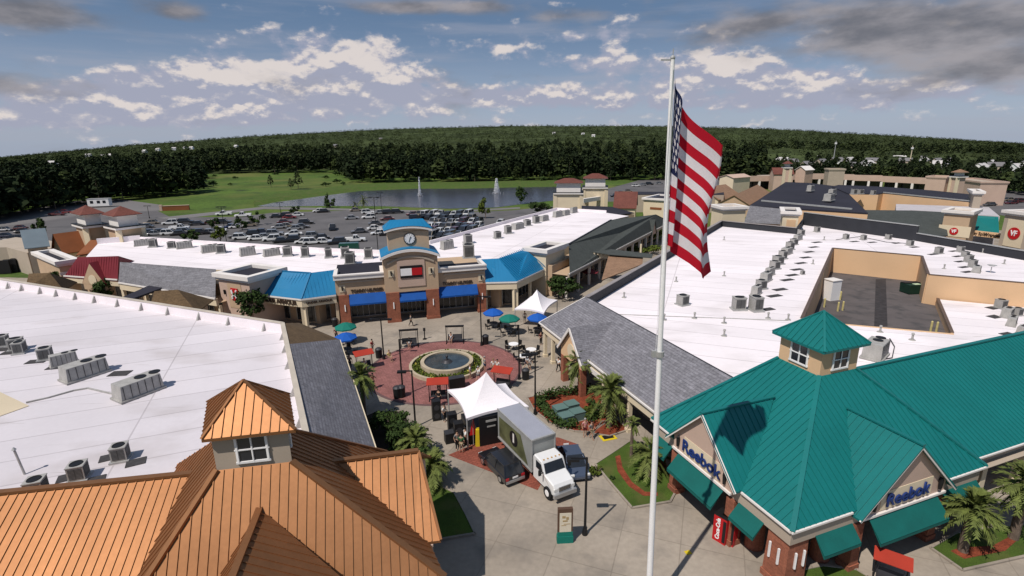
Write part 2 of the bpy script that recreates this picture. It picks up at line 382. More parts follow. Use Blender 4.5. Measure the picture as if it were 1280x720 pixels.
bank = [(130, 128, 200, 27, .60), (300, 98, 110, 28, .74), (450, 82, 88, 35, .78), (430, 122, 230, 20, .58), (1000, 128, 280, 16, .42), (860, 100, 170, 14, .36), (740, 45, 120, 9, .34), (240, 150, 220, 9, .36), (610, 124, 45, 9, .6), (905, 78, 62, 22, .75),
        (765, 78, 60, 17, .55), (1010, 98, 55, 13, .55), (1130, 112, 120, 14, .5), (630, 60, 18, 6, .55), (700, 120, 130, 12, .3), (30, 150, 120, 14, .3), (850, 125, 160, 10, .3)]
dark = [(40, 18, 110, 30, .7), (222, 14, 30, 11, .55), (480, 10, 60, 10, .6), (590, 10, 70, 12, .65), (720, 20, 60, 9, .4), (960, 25, 150, 22, .55), (1120, 42, 190, 32, .58), (1260, 60, 130, 60, .58),
        (60, 110, 120, 20, .25)]
n0 = cnoise(0, 1, 19, 33, 9, 3.3, .56); n1 = cnoise(.009, 1, 19, 33, 9, 3.3, .56); n2 = cnoise(0, 1, 6, 17, 8, 4.2, .55)
wisp = sstep(cnoise(0, 1, 3.2, 30, 7, 9.1), .45, .75)
fb = field(bank); fd = field(dark)
dens = sstep(mth('ADD', fb, mth('MULTIPLY', mth('SUBTRACT', n0, .5), 1.7)), .12, .50)
puffs = [(140, 126, 80, 15, .5), (285, 90, 65, 19, .95), (345, 94, 42, 15, .8), (395, 68, 32, 13, .6), (465, 72, 55, 24, 1.0), (605, 125, 42, 8, .7), (905, 76, 56, 20, 1.05), (775, 72, 28, 13, .7), (1012, 99, 34, 9, .7), (630, 60, 16, 6, .7),
         (280, 134, 50, 7, .5), (1170, 113, 44, 7, .5), (500, 8, 60, 8, .4), (700, 118, 50, 6, .35), (840, 122, 60, 6, .35), (1090, 92, 40, 7, .4)]
lit = mth('ADD', sstep(mth('ADD', field(puffs), mth('ADD', mth('MULTIPLY', mth('SUBTRACT', n0, .5), 1.3), mth('MULTIPLY', mth('SUBTRACT', n0, n1), 3.0))), .18, .85), mth('MULTIPLY', mth('SUBTRACT', n0, n1), 2.2), clamp=True)
dd = sstep(mth('ADD', fd, mth('MULTIPLY', mth('SUBTRACT', n2, .5), 1.5)), .1, .62)
CS = 1.0
tint = N.new('ShaderNodeMix'); tint.data_type = 'RGBA'; tint.blend_type = 'MULTIPLY'; tint.inputs[0].default_value = 1
L.new(sky.outputs[0], tint.inputs[6]); tint.inputs[7].default_value = (.80, .86, 1.0, 1)
grad = vmix(sstep(EL, .0, .22), (4.9, 5.7, 7.4), (1.55, 2.5, 4.0))
skyc = vmix(.72, tint.outputs[2], grad)
cloud = vmix(lit, (4.7, 4.9, 6.2), (9.6, 8.7, 8.3))
c0 = vmix(mth('MULTIPLY', wisp, .42), skyc, (4.9, 5.0, 5.9))
c1 = vmix(mth('MULTIPLY', dens, .92), c0, cloud)
dcol = vmix(sstep(cnoise(0, 1, 9, 24, 8, 2.2), .34, .68), (2.0, 2.0, 2.25), (4.6, 4.3, 4.5))
c2 = vmix(mth('MULTIPLY', dd, .9), c1, dcol)
L.new(c2, bg.inputs['Color'])

# ------------------------------------------------------------------ terrain
SKY_PTS = [(-500, 225), (-200, 212), (0, 196), (160, 180.5), (320, 169), (480, 160.5), (640, 156.5), (800, 156.5), (960, 160), (1120, 168.5), (1280, 178.5), (1480, 192), (1800, 215)]
SK = []
for (a, b) in SKY_PTS:
    d = ray(a, b); SK.append((math.atan2(d.x, d.y), d.z / math.hypot(d.x, d.y)))
SKa, SKe = [s[0] for s in SK], [s[1] for s in SK]
RM = 2900.0
def tz(x, y):
    r = math.hypot(x, y)
    if r < 420: return 0.0
    e = float(np.interp(math.atan2(x, y), SKa, SKe)); t = min(1.0, (r - 420) / (RM - 420)); t = t * t * (3 - 2 * t) * .5 + t * .5
    return t * (H + RM * e - 13)
m = MB(); na = 160; rs = [0, 30, 80, 150, 250, 330, 420] + [420 + (RM + 700 - 420) * (i / 40) for i in range(1, 41)]
for r in rs:
    for i in range(na):
        a = -PI + 2 * PI * i / na; x, y = r * math.sin(a), r * math.cos(a)
        z = tz(x, y) - (max(0, r - RM) * .12)
        m.v.append(Vector((x, y, z)))
for k in range(len(rs) - 1):
    for i in range(na):
        m.f.append([k * na + i, (k + 1) * na + i, (k + 1) * na + (i + 1) % na, k * na + (i + 1) % na][::-1]); m.m.append(0)
M['meadow'] = spots(spots(mat('meadow', (.062, .108, .014), .98, var=.3, scale=.03, fine=.3, fscale=.7), (.115, .13, .03), .02, .48, .66), (.03, .05, .012), .06, .56, .7)
kind(build('ground', m, M['meadow'], smooth=True), 'structure')
def sheet(name, pts, z, mt, zz=0.0):
    mm = MB(); P = [xy(G(*p, zz), z) for p in pts]
    ar = sum(P[i].x * P[(i + 1) % len(P)].y - P[(i + 1) % len(P)].x * P[i].y for i in range(len(P)))
    if ar < 0: P = P[::-1]
    mm.add(P, [tuple(range(len(P)))]); return kind(build(name, mm, mt), 'structure')
def sheetw(name, P, z, mt):
    mm = MB(); P = [xy(p, z) for p in P]
    ar = sum(P[i].x * P[(i + 1) % len(P)].y - P[(i + 1) % len(P)].x * P[i].y for i in range(len(P)))
    if ar < 0: P = P[::-1]
    mm.add(P, [tuple(range(len(P)))]); return kind(build(name, mm, mt), 'structure')
# plaza paving runs under the whole shopping centre
sheetw('plaza_pavement', [(-95, 2), (80, 2), (125, 60), (150, 130), (60, 150), (20, 112), (-20, 88), (-110, 100), (-120, 60)], .01, M['concrete'])
sheet('parking_lot', [(-260, 345), (-160, 292), (-20, 287), (60, 273), (118, 263), (196, 263), (214, 272), (300, 271), (340, 266), (480, 262), (560, 266), (640, 263), (688, 258), (720, 262), (724, 292), (560, 316), (470, 330), (140, 318)], .02, M['asphalt'])
sheet('access_road', [(-300, 330), (-160, 285), (0, 268), (100, 251), (150, 249), (200, 256), (212, 263), (120, 266), (40, 279), (-160, 300), (-300, 345)], .035, M['road'])
sheet('lakeside_path', [(196, 272.5), (330, 258.5), (420, 260.5), (560, 264), (650, 259), (650, 261), (560, 266), (420, 263), (330, 261.5), (214, 275)], .045, M['road'])
sheet('rear_parking_lot', [(752, 238), (800, 225), (860, 221), (930, 226), (930, 250), (760, 252)], .02, M['asphalt'])
sheet('rear_service_road', [(1215, 236), (1290, 240), (1360, 262), (1360, 290), (1215, 262)], .02, M['asphalt'])
pond = sheet('pond_water', [(318, 258), (345, 253), (400, 245.5), (450, 239), (520, 236), (580, 236), (640, 234.5), (700, 233.5), (735, 234), (735, 246), (690, 251), (655, 255), (620, 259.5), (560, 261), (480, 258), (400, 257.5), (345, 258.5)], .06, M['water'])
# bank: a low rim of mown grass round the far shore
mm = MB(); bank_px = [(318, 258.5), (345, 253), (400, 245.5), (450, 239), (520, 236), (580, 236), (640, 234.5), (700, 233.5), (735, 234)]
for i in range(len(bank_px) - 1):
    a, b = G(*bank_px[i]), G(*bank_px[i + 1])
    oa, ob = a * 1.05, b * 1.05; ia, ib = a * 1.13, b * 1.13
    mm.quad(xy(a, .05), xy(b, .05), xy(ob, 1.0), xy(oa, 1.0)); mm.quad(xy(oa, 1.0), xy(ob, 1.0), xy(ib, .9), xy(ia, .9)); mm.quad(xy(ia, .9), xy(ib, .9), xy(ib * 1.03, -.02), xy(ia * 1.03, -.02))
kind(build('pond_bank', mm, M['lawn']), 'structure')
# brick circle and other plaza inlays, each a few millimetres above the paving
CC = G(556, 461)
sheetw('brick_circle', [CC + 8.15 * Vector((math.cos(t), math.sin(t), 0)) for t in np.linspace(0, 2 * PI, 72)[:-1]], .018, M['brick_paving'])
mm = MB(); rim = [(8.15, .0), (8.15, .03), (8.45, .03), (8.45, .0)]
mm.lathe((CC.x, CC.y, 0.0), rim, 72); kind(build('brick_circle_border', mm, mat('soldier_course', (.12, .07, .07), .9, var=.2)), 'structure')
sheet('red_brick_apron', [(560, 569), (600, 552), (640, 545), (698, 547), (724, 556), (700, 563), (672, 613)], .018, M['red_paving'])
def bed(name, pts, z, mt, curb=True):
    mm = MB(); P = [G(*p) for p in pts]; mm.prism(P, 0.0, z)
    o = kind(build(name, mm, mt), 'structure')
    if curb:
        c = MB()
        for i in range(len(P)): c.bar(xy(P[i], .06), xy(P[(i + 1) % len(P)], .06), .14, .14)
        kind(build('kerb', c, M['concrete']), 'structure')
    return o
bed('lawn_bed', [(744, 581), (770, 564), (792, 549), (815, 570), (836, 592), (849, 607), (838, 628), (790, 636), (766, 608)], .08, M['lawn'])
bed('mulch_band', [(769, 572), (775, 570), (778, 585), (790, 604), (806, 616), (822, 617), (822, 621), (804, 621), (786, 609), (772, 590)], .10, M['mulch'], False)
bed('planting_bed', [(659, 498), (700, 489), (738, 485), (768, 497), (770, 520), (741, 541), (718, 540), (690, 531), (668, 514)], .08, M['mulch'])
bed('mulch_bed', [(741, 543), (752, 528), (772, 526), (786, 538), (762, 546)], .10, M['mulch'])
bed('shrub_bed', [(450, 524), (470, 515), (503, 515), (513, 530), (522, 548), (540, 572), (500, 590), (468, 566)], .08, mat('dark_soil', (.03, .022, .016), .98, var=.3, scale=3))
bed('dark_lawn_bed', [(536, 600), (556, 611), (568, 617), (583, 645), (594, 668), (552, 675), (540, 640)], .08, M['lawn'])
bed('corner_lawn', [(1163, 686), (1195, 667), (1240, 660), (1300, 655), (1310, 690), (1203, 714)], .08, M['lawn'])
bed('corner_mulch', [(1188, 690), (1200, 686), (1240, 684), (1262, 672), (1272, 676), (1256, 690), (1205, 700)], .10, M['mulch'], False)
bed('entrance_lawn', [(985, 722), (1000, 714), (1028, 708), (1070, 713), (1085, 722), (1090, 760), (985, 760)], .08, M['lawn'])

# ------------------------------------------------------------------ forest
FB = [(-260, 312), (-150, 302), (0, 276), (90, 257), (170, 250), (243, 243), (254, 219), (420, 217), (436, 229), (560, 229), (700, 226), (850, 226), (900, 226), (960, 227), (1100, 226), (1200, 233), (1290, 243), (1430, 256), (1560, 268)]
FBx = [b[0] for b in FB]; FBr = [math.hypot(*G(*b)[:2]) for b in FB]
def azof(px): d = ray(px, 200); return math.atan2(d.x, d.y)
def in_houses(px, r): return 955 < px < 1420 and r < 640
def pine_template(n, seed, k=1.0):
    kk_ = k
    rg = np.random.default_rng(seed); vs = []; fs = []
    for i in range(n):
        t = rg.random() ** .8; z = .28 + .72 * t; rad = (.22 * (1 - t) ** .6 + .03) * (0.55 + .6 * rg.random())
        a = rg.random() * 2 * PI; c = np.array([math.cos(a) * rad, math.sin(a) * rad, z])
        k = .085 * kk_ * (1.25 - .5 * t) * (.7 + .6 * rg.random()); d1 = rg.normal(size=3); d1 /= np.linalg.norm(d1); d2 = np.cross(d1, rg.normal(size=3)); d2 /= np.linalg.norm(d2)
        o = len(vs); vs += [c - d1 * k, c + d2 * k * .7, c + d1 * k, c - d2 * k * .7]; fs.append((o, o + 1, o + 2, o + 3))
    return np.array(vs), np.array(fs)
def scatter(name, spots_, tmpl, mt):
    vs = []; fs = []; o = 0
    for (x, y, z, h, w, a, k) in spots_:
        tv, tf = tmpl[k]; c, s = math.cos(a), math.sin(a); q = tv * np.array([w, w, h])
        q = np.column_stack((q[:, 0] * c - q[:, 1] * s + x, q[:, 0] * s + q[:, 1] * c + y, q[:, 2] + z)); vs.append(q); fs.append(tf + o); o += len(tv)
    vs = np.concatenate(vs); fs = np.concatenate(fs)
    me = bpy.data.meshes.new(name); me.from_pydata(vs, [], fs.tolist()) if len(vs) < 1000 else None
    if len(vs) >= 1000:
        me.vertices.add(len(vs)); me.vertices.foreach_set('co', vs.ravel()); me.loops.add(fs.size); me.loops.foreach_set('vertex_index', fs.ravel().astype(np.int32))
        me.polygons.add(len(fs)); me.polygons.foreach_set('loop_start', np.arange(0, fs.size, 4, dtype=np.int32)); me.update(calc_edges=True)
    me.materials.append(mt); ob = bpy.data.objects.new(name, me); COL.objects.link(ob); return ob
T1 = [pine_template(80, s) for s in range(6)]; T2 = [pine_template(34, 20 + s, k=.6) for s in range(6)]
near, mid = [], []
front = []
for i in range(6000):
    px = RNG.uniform(-260, 1540); r0_ = float(np.interp(px, FBx, FBr)); a = azof(px)
    r = r0_ + (3 if px < 955 else -6) + 520 * RNG.random() ** 2.0
    if in_houses(px, r) and r > r0_ + 30 and RNG.random() < .66: continue
    x, y = r * math.sin(a), r * math.cos(a); h = RNG.uniform(8.0, 15.5)
    if in_houses(px, r): h *= .62
    if r < r0_ + 40 and not in_houses(px, r): front.append((px, r, x, y, h))
    near.append((x, y, tz(x, y), h, h * RNG.uniform(.9, 1.25), RNG.uniform(0, 6.28), int(RNG.integers(6))))
for i in range(11000):
    px = RNG.uniform(-260, 1540); a = azof(px); r = 560 + (RM - 500) * RNG.random() ** 1.15
    x, y = r * math.sin(a), r * math.cos(a); h = RNG.uniform(8, 16)
    mid.append((x, y, tz(x, y) + 1, h, h * RNG.uniform(.9, 1.5) * (1 + r / 3500), RNG.uniform(0, 6.28), int(RNG.integers(6))))
_sel = RNG.random(len(near)) < .26
kind(scatter('pine_wood', [q for q, k in zip(near, _sel) if not k], T1, M['pine']), 'stuff')
kind(scatter('mixed_wood', [(q[0], q[1], q[2], q[3] * .9, q[4] * 1.25, q[5], q[6]) for q, k in zip(near, _sel) if k], T1, M['mixed']), 'stuff')
kind(scatter('distant_forest', mid, T2, M['canopy']), 'stuff')
# closed canopy of the far forest: a lumpy sheet over the rising land
m = MB(); A0, A1 = azof(-300), azof(1580); na = 260; rs = [480 * (RM + 260) ** 0 * ((RM + 240) / 480) ** (i / 90) for i in range(91)]
for r in rs:
    for i in range(na):
        a = A0 + (A1 - A0) * i / (na - 1); x, y = r * math.sin(a), r * math.cos(a)
        n_ = noise.noise(Vector((x / 26, y / 26, 0))) * 3.4 + noise.noise(Vector((x / 90, y / 90, 3))) * 3 + noise.noise(Vector((x / 9, y / 9, 7))) * 1.6
        px_ok = min(1, (r - 470) / 160); m.v.append(Vector((x, y, tz(x, y) - 2 + 9 * px_ok + n_ * px_ok)))
for k in range(len(rs) - 1):
    for i in range(na - 1): m.f.append([k * na + i, (k + 1) * na + i, (k + 1) * na + i + 1, k * na + i + 1][::-1]); m.m.append(0)
kind(build('forest_canopy', m, M['canopy']), 'stuff')
# pines one can tell apart along the edge of the wood
def pine(name, label, p, h, group=None, mt='pine', n=120, w=.2):
    t = thing(name, label, 'tree', (p[0], p[1], 0), 0, group)
    tr = MB(); tr.cyl((0, 0, 0), (0, 0, h * .9), h * .012 + .05, .03, 6); build('trunk', tr, M['bark'], t, local=True)
    cr = MB()
    for i in range(n):
        q = random.random() ** .8; z = h * (.25 + .75 * q); rad = h * (w * (1 - q) ** .6 + .02) * random.uniform(.4, 1.1); a = random.uniform(0, 6.28)
        c = Vector((math.cos(a) * rad, math.sin(a) * rad, z)); d1 = Vector((random.gauss(0, 1), random.gauss(0, 1), random.gauss(0, .5))).normalized(); d2 = d1.orthogonal().normalized(); k = h * .06 * (1.2 - .5 * q)
        cr.add([c - d1 * k, c + d2 * k * .6, c + d1 * k, c - d2 * k * .6], [(0, 1, 2, 3)])
    build('crown', cr, M[mt], t, local=True); return t
pt = [pine('pine_tree', 'dark pine standing in the front row of the wood beyond the meadow', (0, 0), 15, 'pines in the front row of the wood') for _ in range(2)]
front.sort(key=lambda q: q[0]); used = 0
sel = front[::max(1, len(front) // 46)][:46]
for i, (px, r, x, y, h) in enumerate(sel):
    k = (r - 5) / r; o = pt[i] if i < 2 else dup(pt[i % 2]); o.location = (x * k, y * k, 0); o.rotation_euler = (0, 0, random.uniform(0, 6)); s = h / 15; o.scale = (s, s, s)
for (px, py, h, lab) in [(339, 234, 7, 'small dark conifer standing alone at the left of the meadow beyond the car park'), (364, 237, 6, 'short bushy conifer left of the taller pair in the meadow'),
                         (373, 236, 10, 'tall narrow conifer in the meadow behind the left tip of the pond'), (453, 228, 8, 'dark rounded conifer on the grass bank behind the pond')]:
    pine('conifer', lab, G(px, py), h, n=160, w=.26)

for i in range(26):
    px = random.choice((random.uniform(420, 740), random.uniform(255, 430), random.uniform(560, 700))); py = (220 + 8 * random.random()) if px > 430 else random.uniform(214, 236); p = G(px, py); r_ = random.uniform(1.2, 2.6)
    if i == 0:
        b0_ = thing('bush', 'low wild bush in the meadow between the pond and the wood', 'shrub', p, 0, 'wild bushes in the meadow'); m = MB(); m.leaves((0, 0, 1.0), (1.3, 1.3, 1.0), 160, .6, clumps=7); build('foliage', m, M['hedge'], b0_, local=True); m = MB(); m.cyl((0, 0, 0), (0, 0, 1), .1, .05, 6); build('stem', m, M['bark'], b0_, local=True)
    else: dup(b0_, p, random.uniform(0, 6), scale=(r_, r_, r_ * random.uniform(.5, .8)))
# ================================================================== teal-roofed corner store (right foreground)
def frame(o, ax):
    o = Vector((o[0], o[1], 0)); ax = Vector((ax[0], ax[1], 0)).normalized(); bx = Vector((ax.y, -ax.x, 0))
    return (lambda a, b, z=0.0: o + ax * a + bx * b + Vector((0, 0, z))), ax, bx
E = G(990, 656, 4.2)
R, RA, RB_ = frame(E, (-.345, .9386))          # a runs along the left wall, b along the right wall
store = thing('store_building', 'corner store with a teal standing seam hip roof, square cupola and two gables', 'building', xy(E, 0))
def rbox(mb, a0, a1, b0, b1, z0, z1, mi=0):
    mb.prism([R(a0, b0), R(a1, b0), R(a1, b1), R(a0, b1)], z0, z1, mi)
ZE, ZC = 4.2, 9.0
ca, cb, cw = 5.6, 7.6, 3.3
m = MB()
fl = [R(-.35, -.35, ZE - .1), R(12.2, -.35, ZE - .1), R(ca + cw, cb, ZC), R(ca, cb, ZC)]
fr = [R(-.35, -.35, ZE - .1), R(ca, cb, ZC), R(ca, cb + cw, ZC), R(-.35, 15.6, ZE - .1)]
for f in (fl, fr): m.slab(f, .14); m.ribs(f, .42, .045, .05)
m.slab([R(-.35, 15.6, ZE - .1), R(ca, cb + cw, ZC), R(ca + cw, cb + cw, ZC), R(12.2, 15.6, ZE - .1)], .14)
m.slab([R(12.2, -.35, ZE - .1), R(12.2, 15.6, ZE - .1), R(ca + cw, cb + cw, ZC), R(ca + cw, cb, ZC)], .14)
for (p, q) in ((fl[0], fl[3]), (fl[1], fl[2]), (fr[3], fr[2])): m.bar(p + V(0, 0, .05), q + V(0, 0, .05), .26, .1)
build('hip_roof', m, M['teal'], store)
m = MB()
wf = [R(.5, 12.2, 3.98), R(7, 12.2, 8.0), R(7, 52, 8.0), R(.5, 52, 3.98)]
m.slab(wf, .14); m.ribs(wf, .42, .045, .05); m.bar(R(7, 12.2, 8.05), R(7, 52, 8.05), .3, .12)
m.slab([R(7, 12.2, 8), R(8.2, 12.2, 6.2), R(8.2, 52, 6.2), R(7, 52, 8)], .14)
build('wing_roof', m, M['teal'], store)
# gables
def gable(side, c, hw, zp, zb, depth, out, zlow):
    """side 'a': on the left wall (runs along a), side 'b': on the right wall"""
    P = (lambda s, d, z: R(s, d, z)) if side == 'a' else (lambda s, d, z: R(d, s, z))
    sl = (zp - zb) / hw; oh = .55
    rf = MB()
    for sg in (-1, 1):
        q = [P(c, -out - .35, zp + .12), P(c, depth, zp + .12), P(c + sg * (hw + oh), .0 if depth < 1 else .25, zb - sl * oh + .12), P(c + sg * (hw + oh), -out - .35, zb - sl * oh + .12)]
        # valley end: where the gable roof meets the main slope
        rf.slab(q, .12); rf.ribs(q, .42, .05, .05)
    rf.bar(P(c, -out - .36, zp + .16), P(c, depth, zp + .16), .25, .1)
    ro = build('gable_roof', rf, M['teal'], store)
    w = MB(); w0 = [P(c - hw, -out, zlow), P(c + hw, -out, zlow), P(c + hw, -out, zb), P(c, -out, zp - .02), P(c - hw, -out, zb)]
    w1 = [P(c - hw, .45, zlow), P(c + hw, .45, zlow), P(c + hw, .45, zb), P(c, .45, zp - .02), P(c - hw, .45, zb)]
    if side == 'a': w0, w1 = w0[::-1], w1[::-1]
    n = 5; w.add(w0 + w1, [tuple(range(n))[::-1], tuple(range(n, 2 * n))] + [(i, (i + 1) % n, n + (i + 1) % n, n + i) for i in range(n)])
    build('gable_wall', w, M['pink_stucco'], store)
    t = MB()
    for sg in (-1, 1): t.bar(P(c, -out - .3, zp + .0), P(c + sg * (hw + oh), -out - .3, zb - sl * oh + .0), .08, .17)
    t.bar(P(c - hw, -out - .06, zlow + .06), P(c + hw, -out - .06, zlow + .06), .14, .14)
    build('rake_trim', t, M['trim'], store)
    s = MB(); z0, z1, h = zlow + .22, zlow + 1.42, hw * .62
    q = [P(c - h, -out - .03, z0), P(c + h, -out - .03, z0), P(c + h, -out - .03, z1), P(c - h, -out - .03, z1)]
    s.add(q + [p + (P(0, .06, 0) - P(0, 0, 0)) for p in q], [(0, 1, 2, 3), (3, 2, 1, 0), (4, 5, 6, 7), (0, 4, 5, 1), (1, 5, 6, 2), (2, 6, 7, 3), (3, 7, 4, 0)][0:1] + [(4, 7, 6, 5), (0, 4, 5, 1), (1, 5, 6, 2), (2, 6, 7, 3), (3, 7, 4, 0)])
    sg_ = build('sign_board', s, M['cream'], store)
    xd = (P(1, 0, 0) - P(0, 0, 0)) if side == 'b' else (P(-1, 0, 0) - P(0, 0, 0))
    textobj('sign_lettering', 'Reebok', 1.16, P(c, -out - .10, (z0 + z1) / 2 - .02), xd, V(0, 0, 1), M['sign_navy'], sg_, .04, bold=.012, sx=1.0)
    for sg in (-1, 1):
        lm = MB(); p = P(c + sg * hw * .8, -out - .12, zlow + .75); lm.cyl(p - V(0, 0, .3), p + V(0, 0, .3), .09, .13, 8); lm.ball(p + V(0, 0, .36), .11)
        build('wall_lamp', lm, M['black'], store)
gable('b', 8.05, 3.4, 7.45, 4.25, 3.7, .5, 3.5)
gable('a', 6.55, 2.75, 7.45, 4.6, 5.0, .5, 3.5)
# fascia, gutter, soffit
m = MB()
rbox(m, -.26, .04, .04, 15.2, 3.15, 3.94); rbox(m, -.26, 12, -.26, .04, 3.15, 3.94); rbox(m, .85, 1.15, 15.2, 52, 2.6, 3.95)
build('fascia', m, M['grey_stucco'], store)
for (p, q) in ((R(-.38, -.38, 4.06), R(-.38, 4.0, 4.06)), (R(-.38, 12.1, 4.06), R(-.38, 15.6, 4.06)), (R(-.31, -.38, 4.06), R(3.2, -.38, 4.06)), (R(9.9, -.38, 4.06), R(12.2, -.38, 4.06)), (R(.46, 15.6, 3.95), R(.46, 52, 3.95))):
    m = MB(); m.bar(p, q, .10, .11); build('gutter', m, M['trim'], store)
m = MB(); rbox(m, .3, 12, .3, 3.0, 3.12, 3.15); rbox(m, .3, 3.2, 3.0, 52, 3.12, 3.15); build('soffit', m, M['grey_stucco'], store)
m = MB(); rbox(m, 3.2, 12, 3.0, 52, 0, 4.0); build('wall', m, M['stucco'], store)
for (a, b, w, ax) in [(3.17, 4.4, 2.6, 'b'), (3.17, 8, 3.2, 'b'), (3.17, 12, 2.6, 'b'), (3.17, 18, 4, 'b'), (3.17, 24, 4, 'b'), (5, 2.97, 2.4, 'a'), (8, 2.97, 2.4, 'a'), (10.8, 2.97, 1.6, 'a')]:
    m = MB()
    if ax == 'b': rbox(m, a - .03, a + .1, b - w / 2, b + w / 2, .3, 2.7)
    else: rbox(m, a - w / 2, a + w / 2, b - .03, b + .1, .3, 2.7)
    wn = build('shop_window', m, M['shopglass'], store)
    m = MB()
    for k in range(4):
        s = -w / 2 + w * k / 3
        if ax == 'b': m.bar(R(a - .05, b + s, .3), R(a - .05, b + s, 2.7), .07)
        else: m.bar(R(a + s, b - .05, .3), R(a + s, b - .05, 2.7), .07)
    build('window_frame', m, M['trim'], wn)
# brick columns
def sqcol(a, b, w, label=None, mt='brick', top=3.14):
    m = MB(); m.box(R(a, b, top / 2), (w, w, top), math.atan2(RA.y, RA.x), taper=.92); m.box(R(a, b, .2), (w + .12, w + .12, .4), math.atan2(RA.y, RA.x)); return build('column', m, M[mt], store)
cc = sqcol(.55, .55, 1.5)
m = MB()
for (a, b, s) in ((.35, -.24, 'a'), (.95, -.24, 'a'), (-.24, .35, 'b'), (-.24, .95, 'b')): m.bar(R(a, b, 1.45), R(a, b, 2.45), .1)
build('light_bar', m, M['white'], cc)
for (a, b) in ((-.1, 4.75), (-.1, 11.3), (3.9, -.1), (9.2, -.1), (11.8, .3)): sqcol(a, b, .7)
for (a, b) in ((1.0, 3.9), (1.0, 12.15), (3.1, 1.0), (10.0, 1.0)):
    m = MB(); m.cyl(R(a, b, 0), R(a, b, 3.13), .55, .5, 16); build('round_column', m, M['brick'], store)
for b in (18, 22.5, 27, 31.5, 36): sqcol(1.0, b, .55, mt='cream', top=2.62)
# sloping cloth awnings between the columns
def awning(a0, b0, a1, b1, nx):
    m = MB(); o = nx * .95
    p = [R(a0, b0, 3.42) + nx * .08, R(a1, b1, 3.42) + nx * .08, R(a1, b1, 2.45) + o, R(a0, b0, 2.45) + o]
    m.slab(p, .04); q = [p[3], p[2], p[2] - V(0, 0, .22), p[3] - V(0, 0, .22)]
    m.add(q + [v - nx * .03 for v in q], [(0, 1, 2, 3), (7, 6, 5, 4)])
    m.add([p[0], p[3], p[3] - V(0, 0, .22), p[1], p[2], p[2] - V(0, 0, .22)], [(0, 1, 2), (3, 5, 4)])
    build('awning', m, M['teal_cloth'], store)
for (b0, b1) in ((1.55, 4.3), (5.2, 10.85), (11.8, 15.0)): awning(-.45 if b0 == 5.2 else 0, b0, -.45 if b0 == 5.2 else 0, b1, -RA)
for (a0, a1) in ((1.5, 3.4), (4.4, 8.7), (9.7, 11.5)): awning(a0, -.45 if a0 == 4.4 else 0, a1, -.45 if a0 == 4.4 else 0, -RB_)
# cupola
def cupola(parent, P, w, zb, zt, za, roofm, wallm, oh=.42, steps=.42):
    """P(i,j,z): i,j in 0..1 over the square; parts: wall, eight-light windows, pyramid roof"""
    c = MB(); c.prism([P(0, 0, 0), P(1, 0, 0), P(1, 1, 0), P(0, 1, 0)], zb, zt); cu = build('cupola', c, M[wallm], parent)
    k = oh / w; rf = MB(); ap = P(.5, .5, za); cs = [P(-k, -k, zt - .05), P(1 + k, -k, zt - .05), P(1 + k, 1 + k, zt - .05), P(-k, 1 + k, zt - .05)]
    for i in range(4):
        t = [cs[i], cs[(i + 1) % 4], ap]; rf.slab(t, .16); rf.ribs(t, steps, .045, .06); rf.bar(cs[i] + V(0, 0, .03), ap + V(0, 0, .03), .14, .08)
    build('cupola_roof', rf, M[roofm], cu)
    for (f, g) in ((lambda s, d: P(s, -d, 0), 0), (lambda s, d: P(-d, s, 0), 1), (lambda s, d: P(s, 1 + d, 0), 2), (lambda s, d: P(1 + d, s, 0), 3)):
        h0, h1 = max(zb, zt - 2.0) + .35, zt - .3; wf = MB(); wg = MB(); s0, s1 = .30, .70; e = .05 / w
        at = lambda s, z, d: f(s, d) + V(0, 0, z)
        wg.add([at(s0, h0, .012), at(s1, h0, .012), at(s1, h1, .012), at(s0, h1, .012)], [(0, 1, 2, 3)])
        wn = build('window', wg, M['glass'], cu)
        for s in (s0, .5, s1): wf.bar(at(s, h0 - .05, .018), at(s, h1 + .05, .018), .11 if s != .5 else .06, .08)
        for z in (h0, (h0 + h1) / 2, h1): wf.bar(at(s0 - .03, z, .018), at(s1 + .03, z, .018), .08, .11 if z != (h0 + h1) / 2 else .06)
        build('window_frame', wf, M['white'], wn)
    return cu
cupola(store, lambda i, j, z: R(ca + cw * i, cb + cw * j, z), cw, 8.0, 10.95, 12.75, 'teal', 'peach')

# ================================================================== right outlet building: white deck behind a shingled mansard
C0 = R(10.5, 1.0); OUT = thing('outlet_building', 'outlet building with a white flat roof, grey shingle mansard and sunken loading yard', 'building', xy(R(20, 5), 0))
DZ = 5.8; RZ = 7.0
c1 = R(33.3, 5.4); c2 = G(902, 276, RZ); c3 = G(996, 285, RZ); c4 = G(1144, 301, DZ); c5 = G(1300, 329, DZ); c4b = xy(c4, 0)
yard = [xy(G(x, y, DZ), 0) for (x, y) in ((1041, 312), (1152, 322), (1160, 345))]
lowL = [G(1172, 374, 2.9), G(1190, 417, 2.9)]
yl = xy(G(1012, 392, DZ), 0); yn = xy(G(1000, 400, DZ), 0); ynr = xy(G(1190, 417, DZ), 0)
farR = xy(G(1300, 355, DZ), 0); wallR = xy(G(1160, 345, DZ), 0)
m = MB()
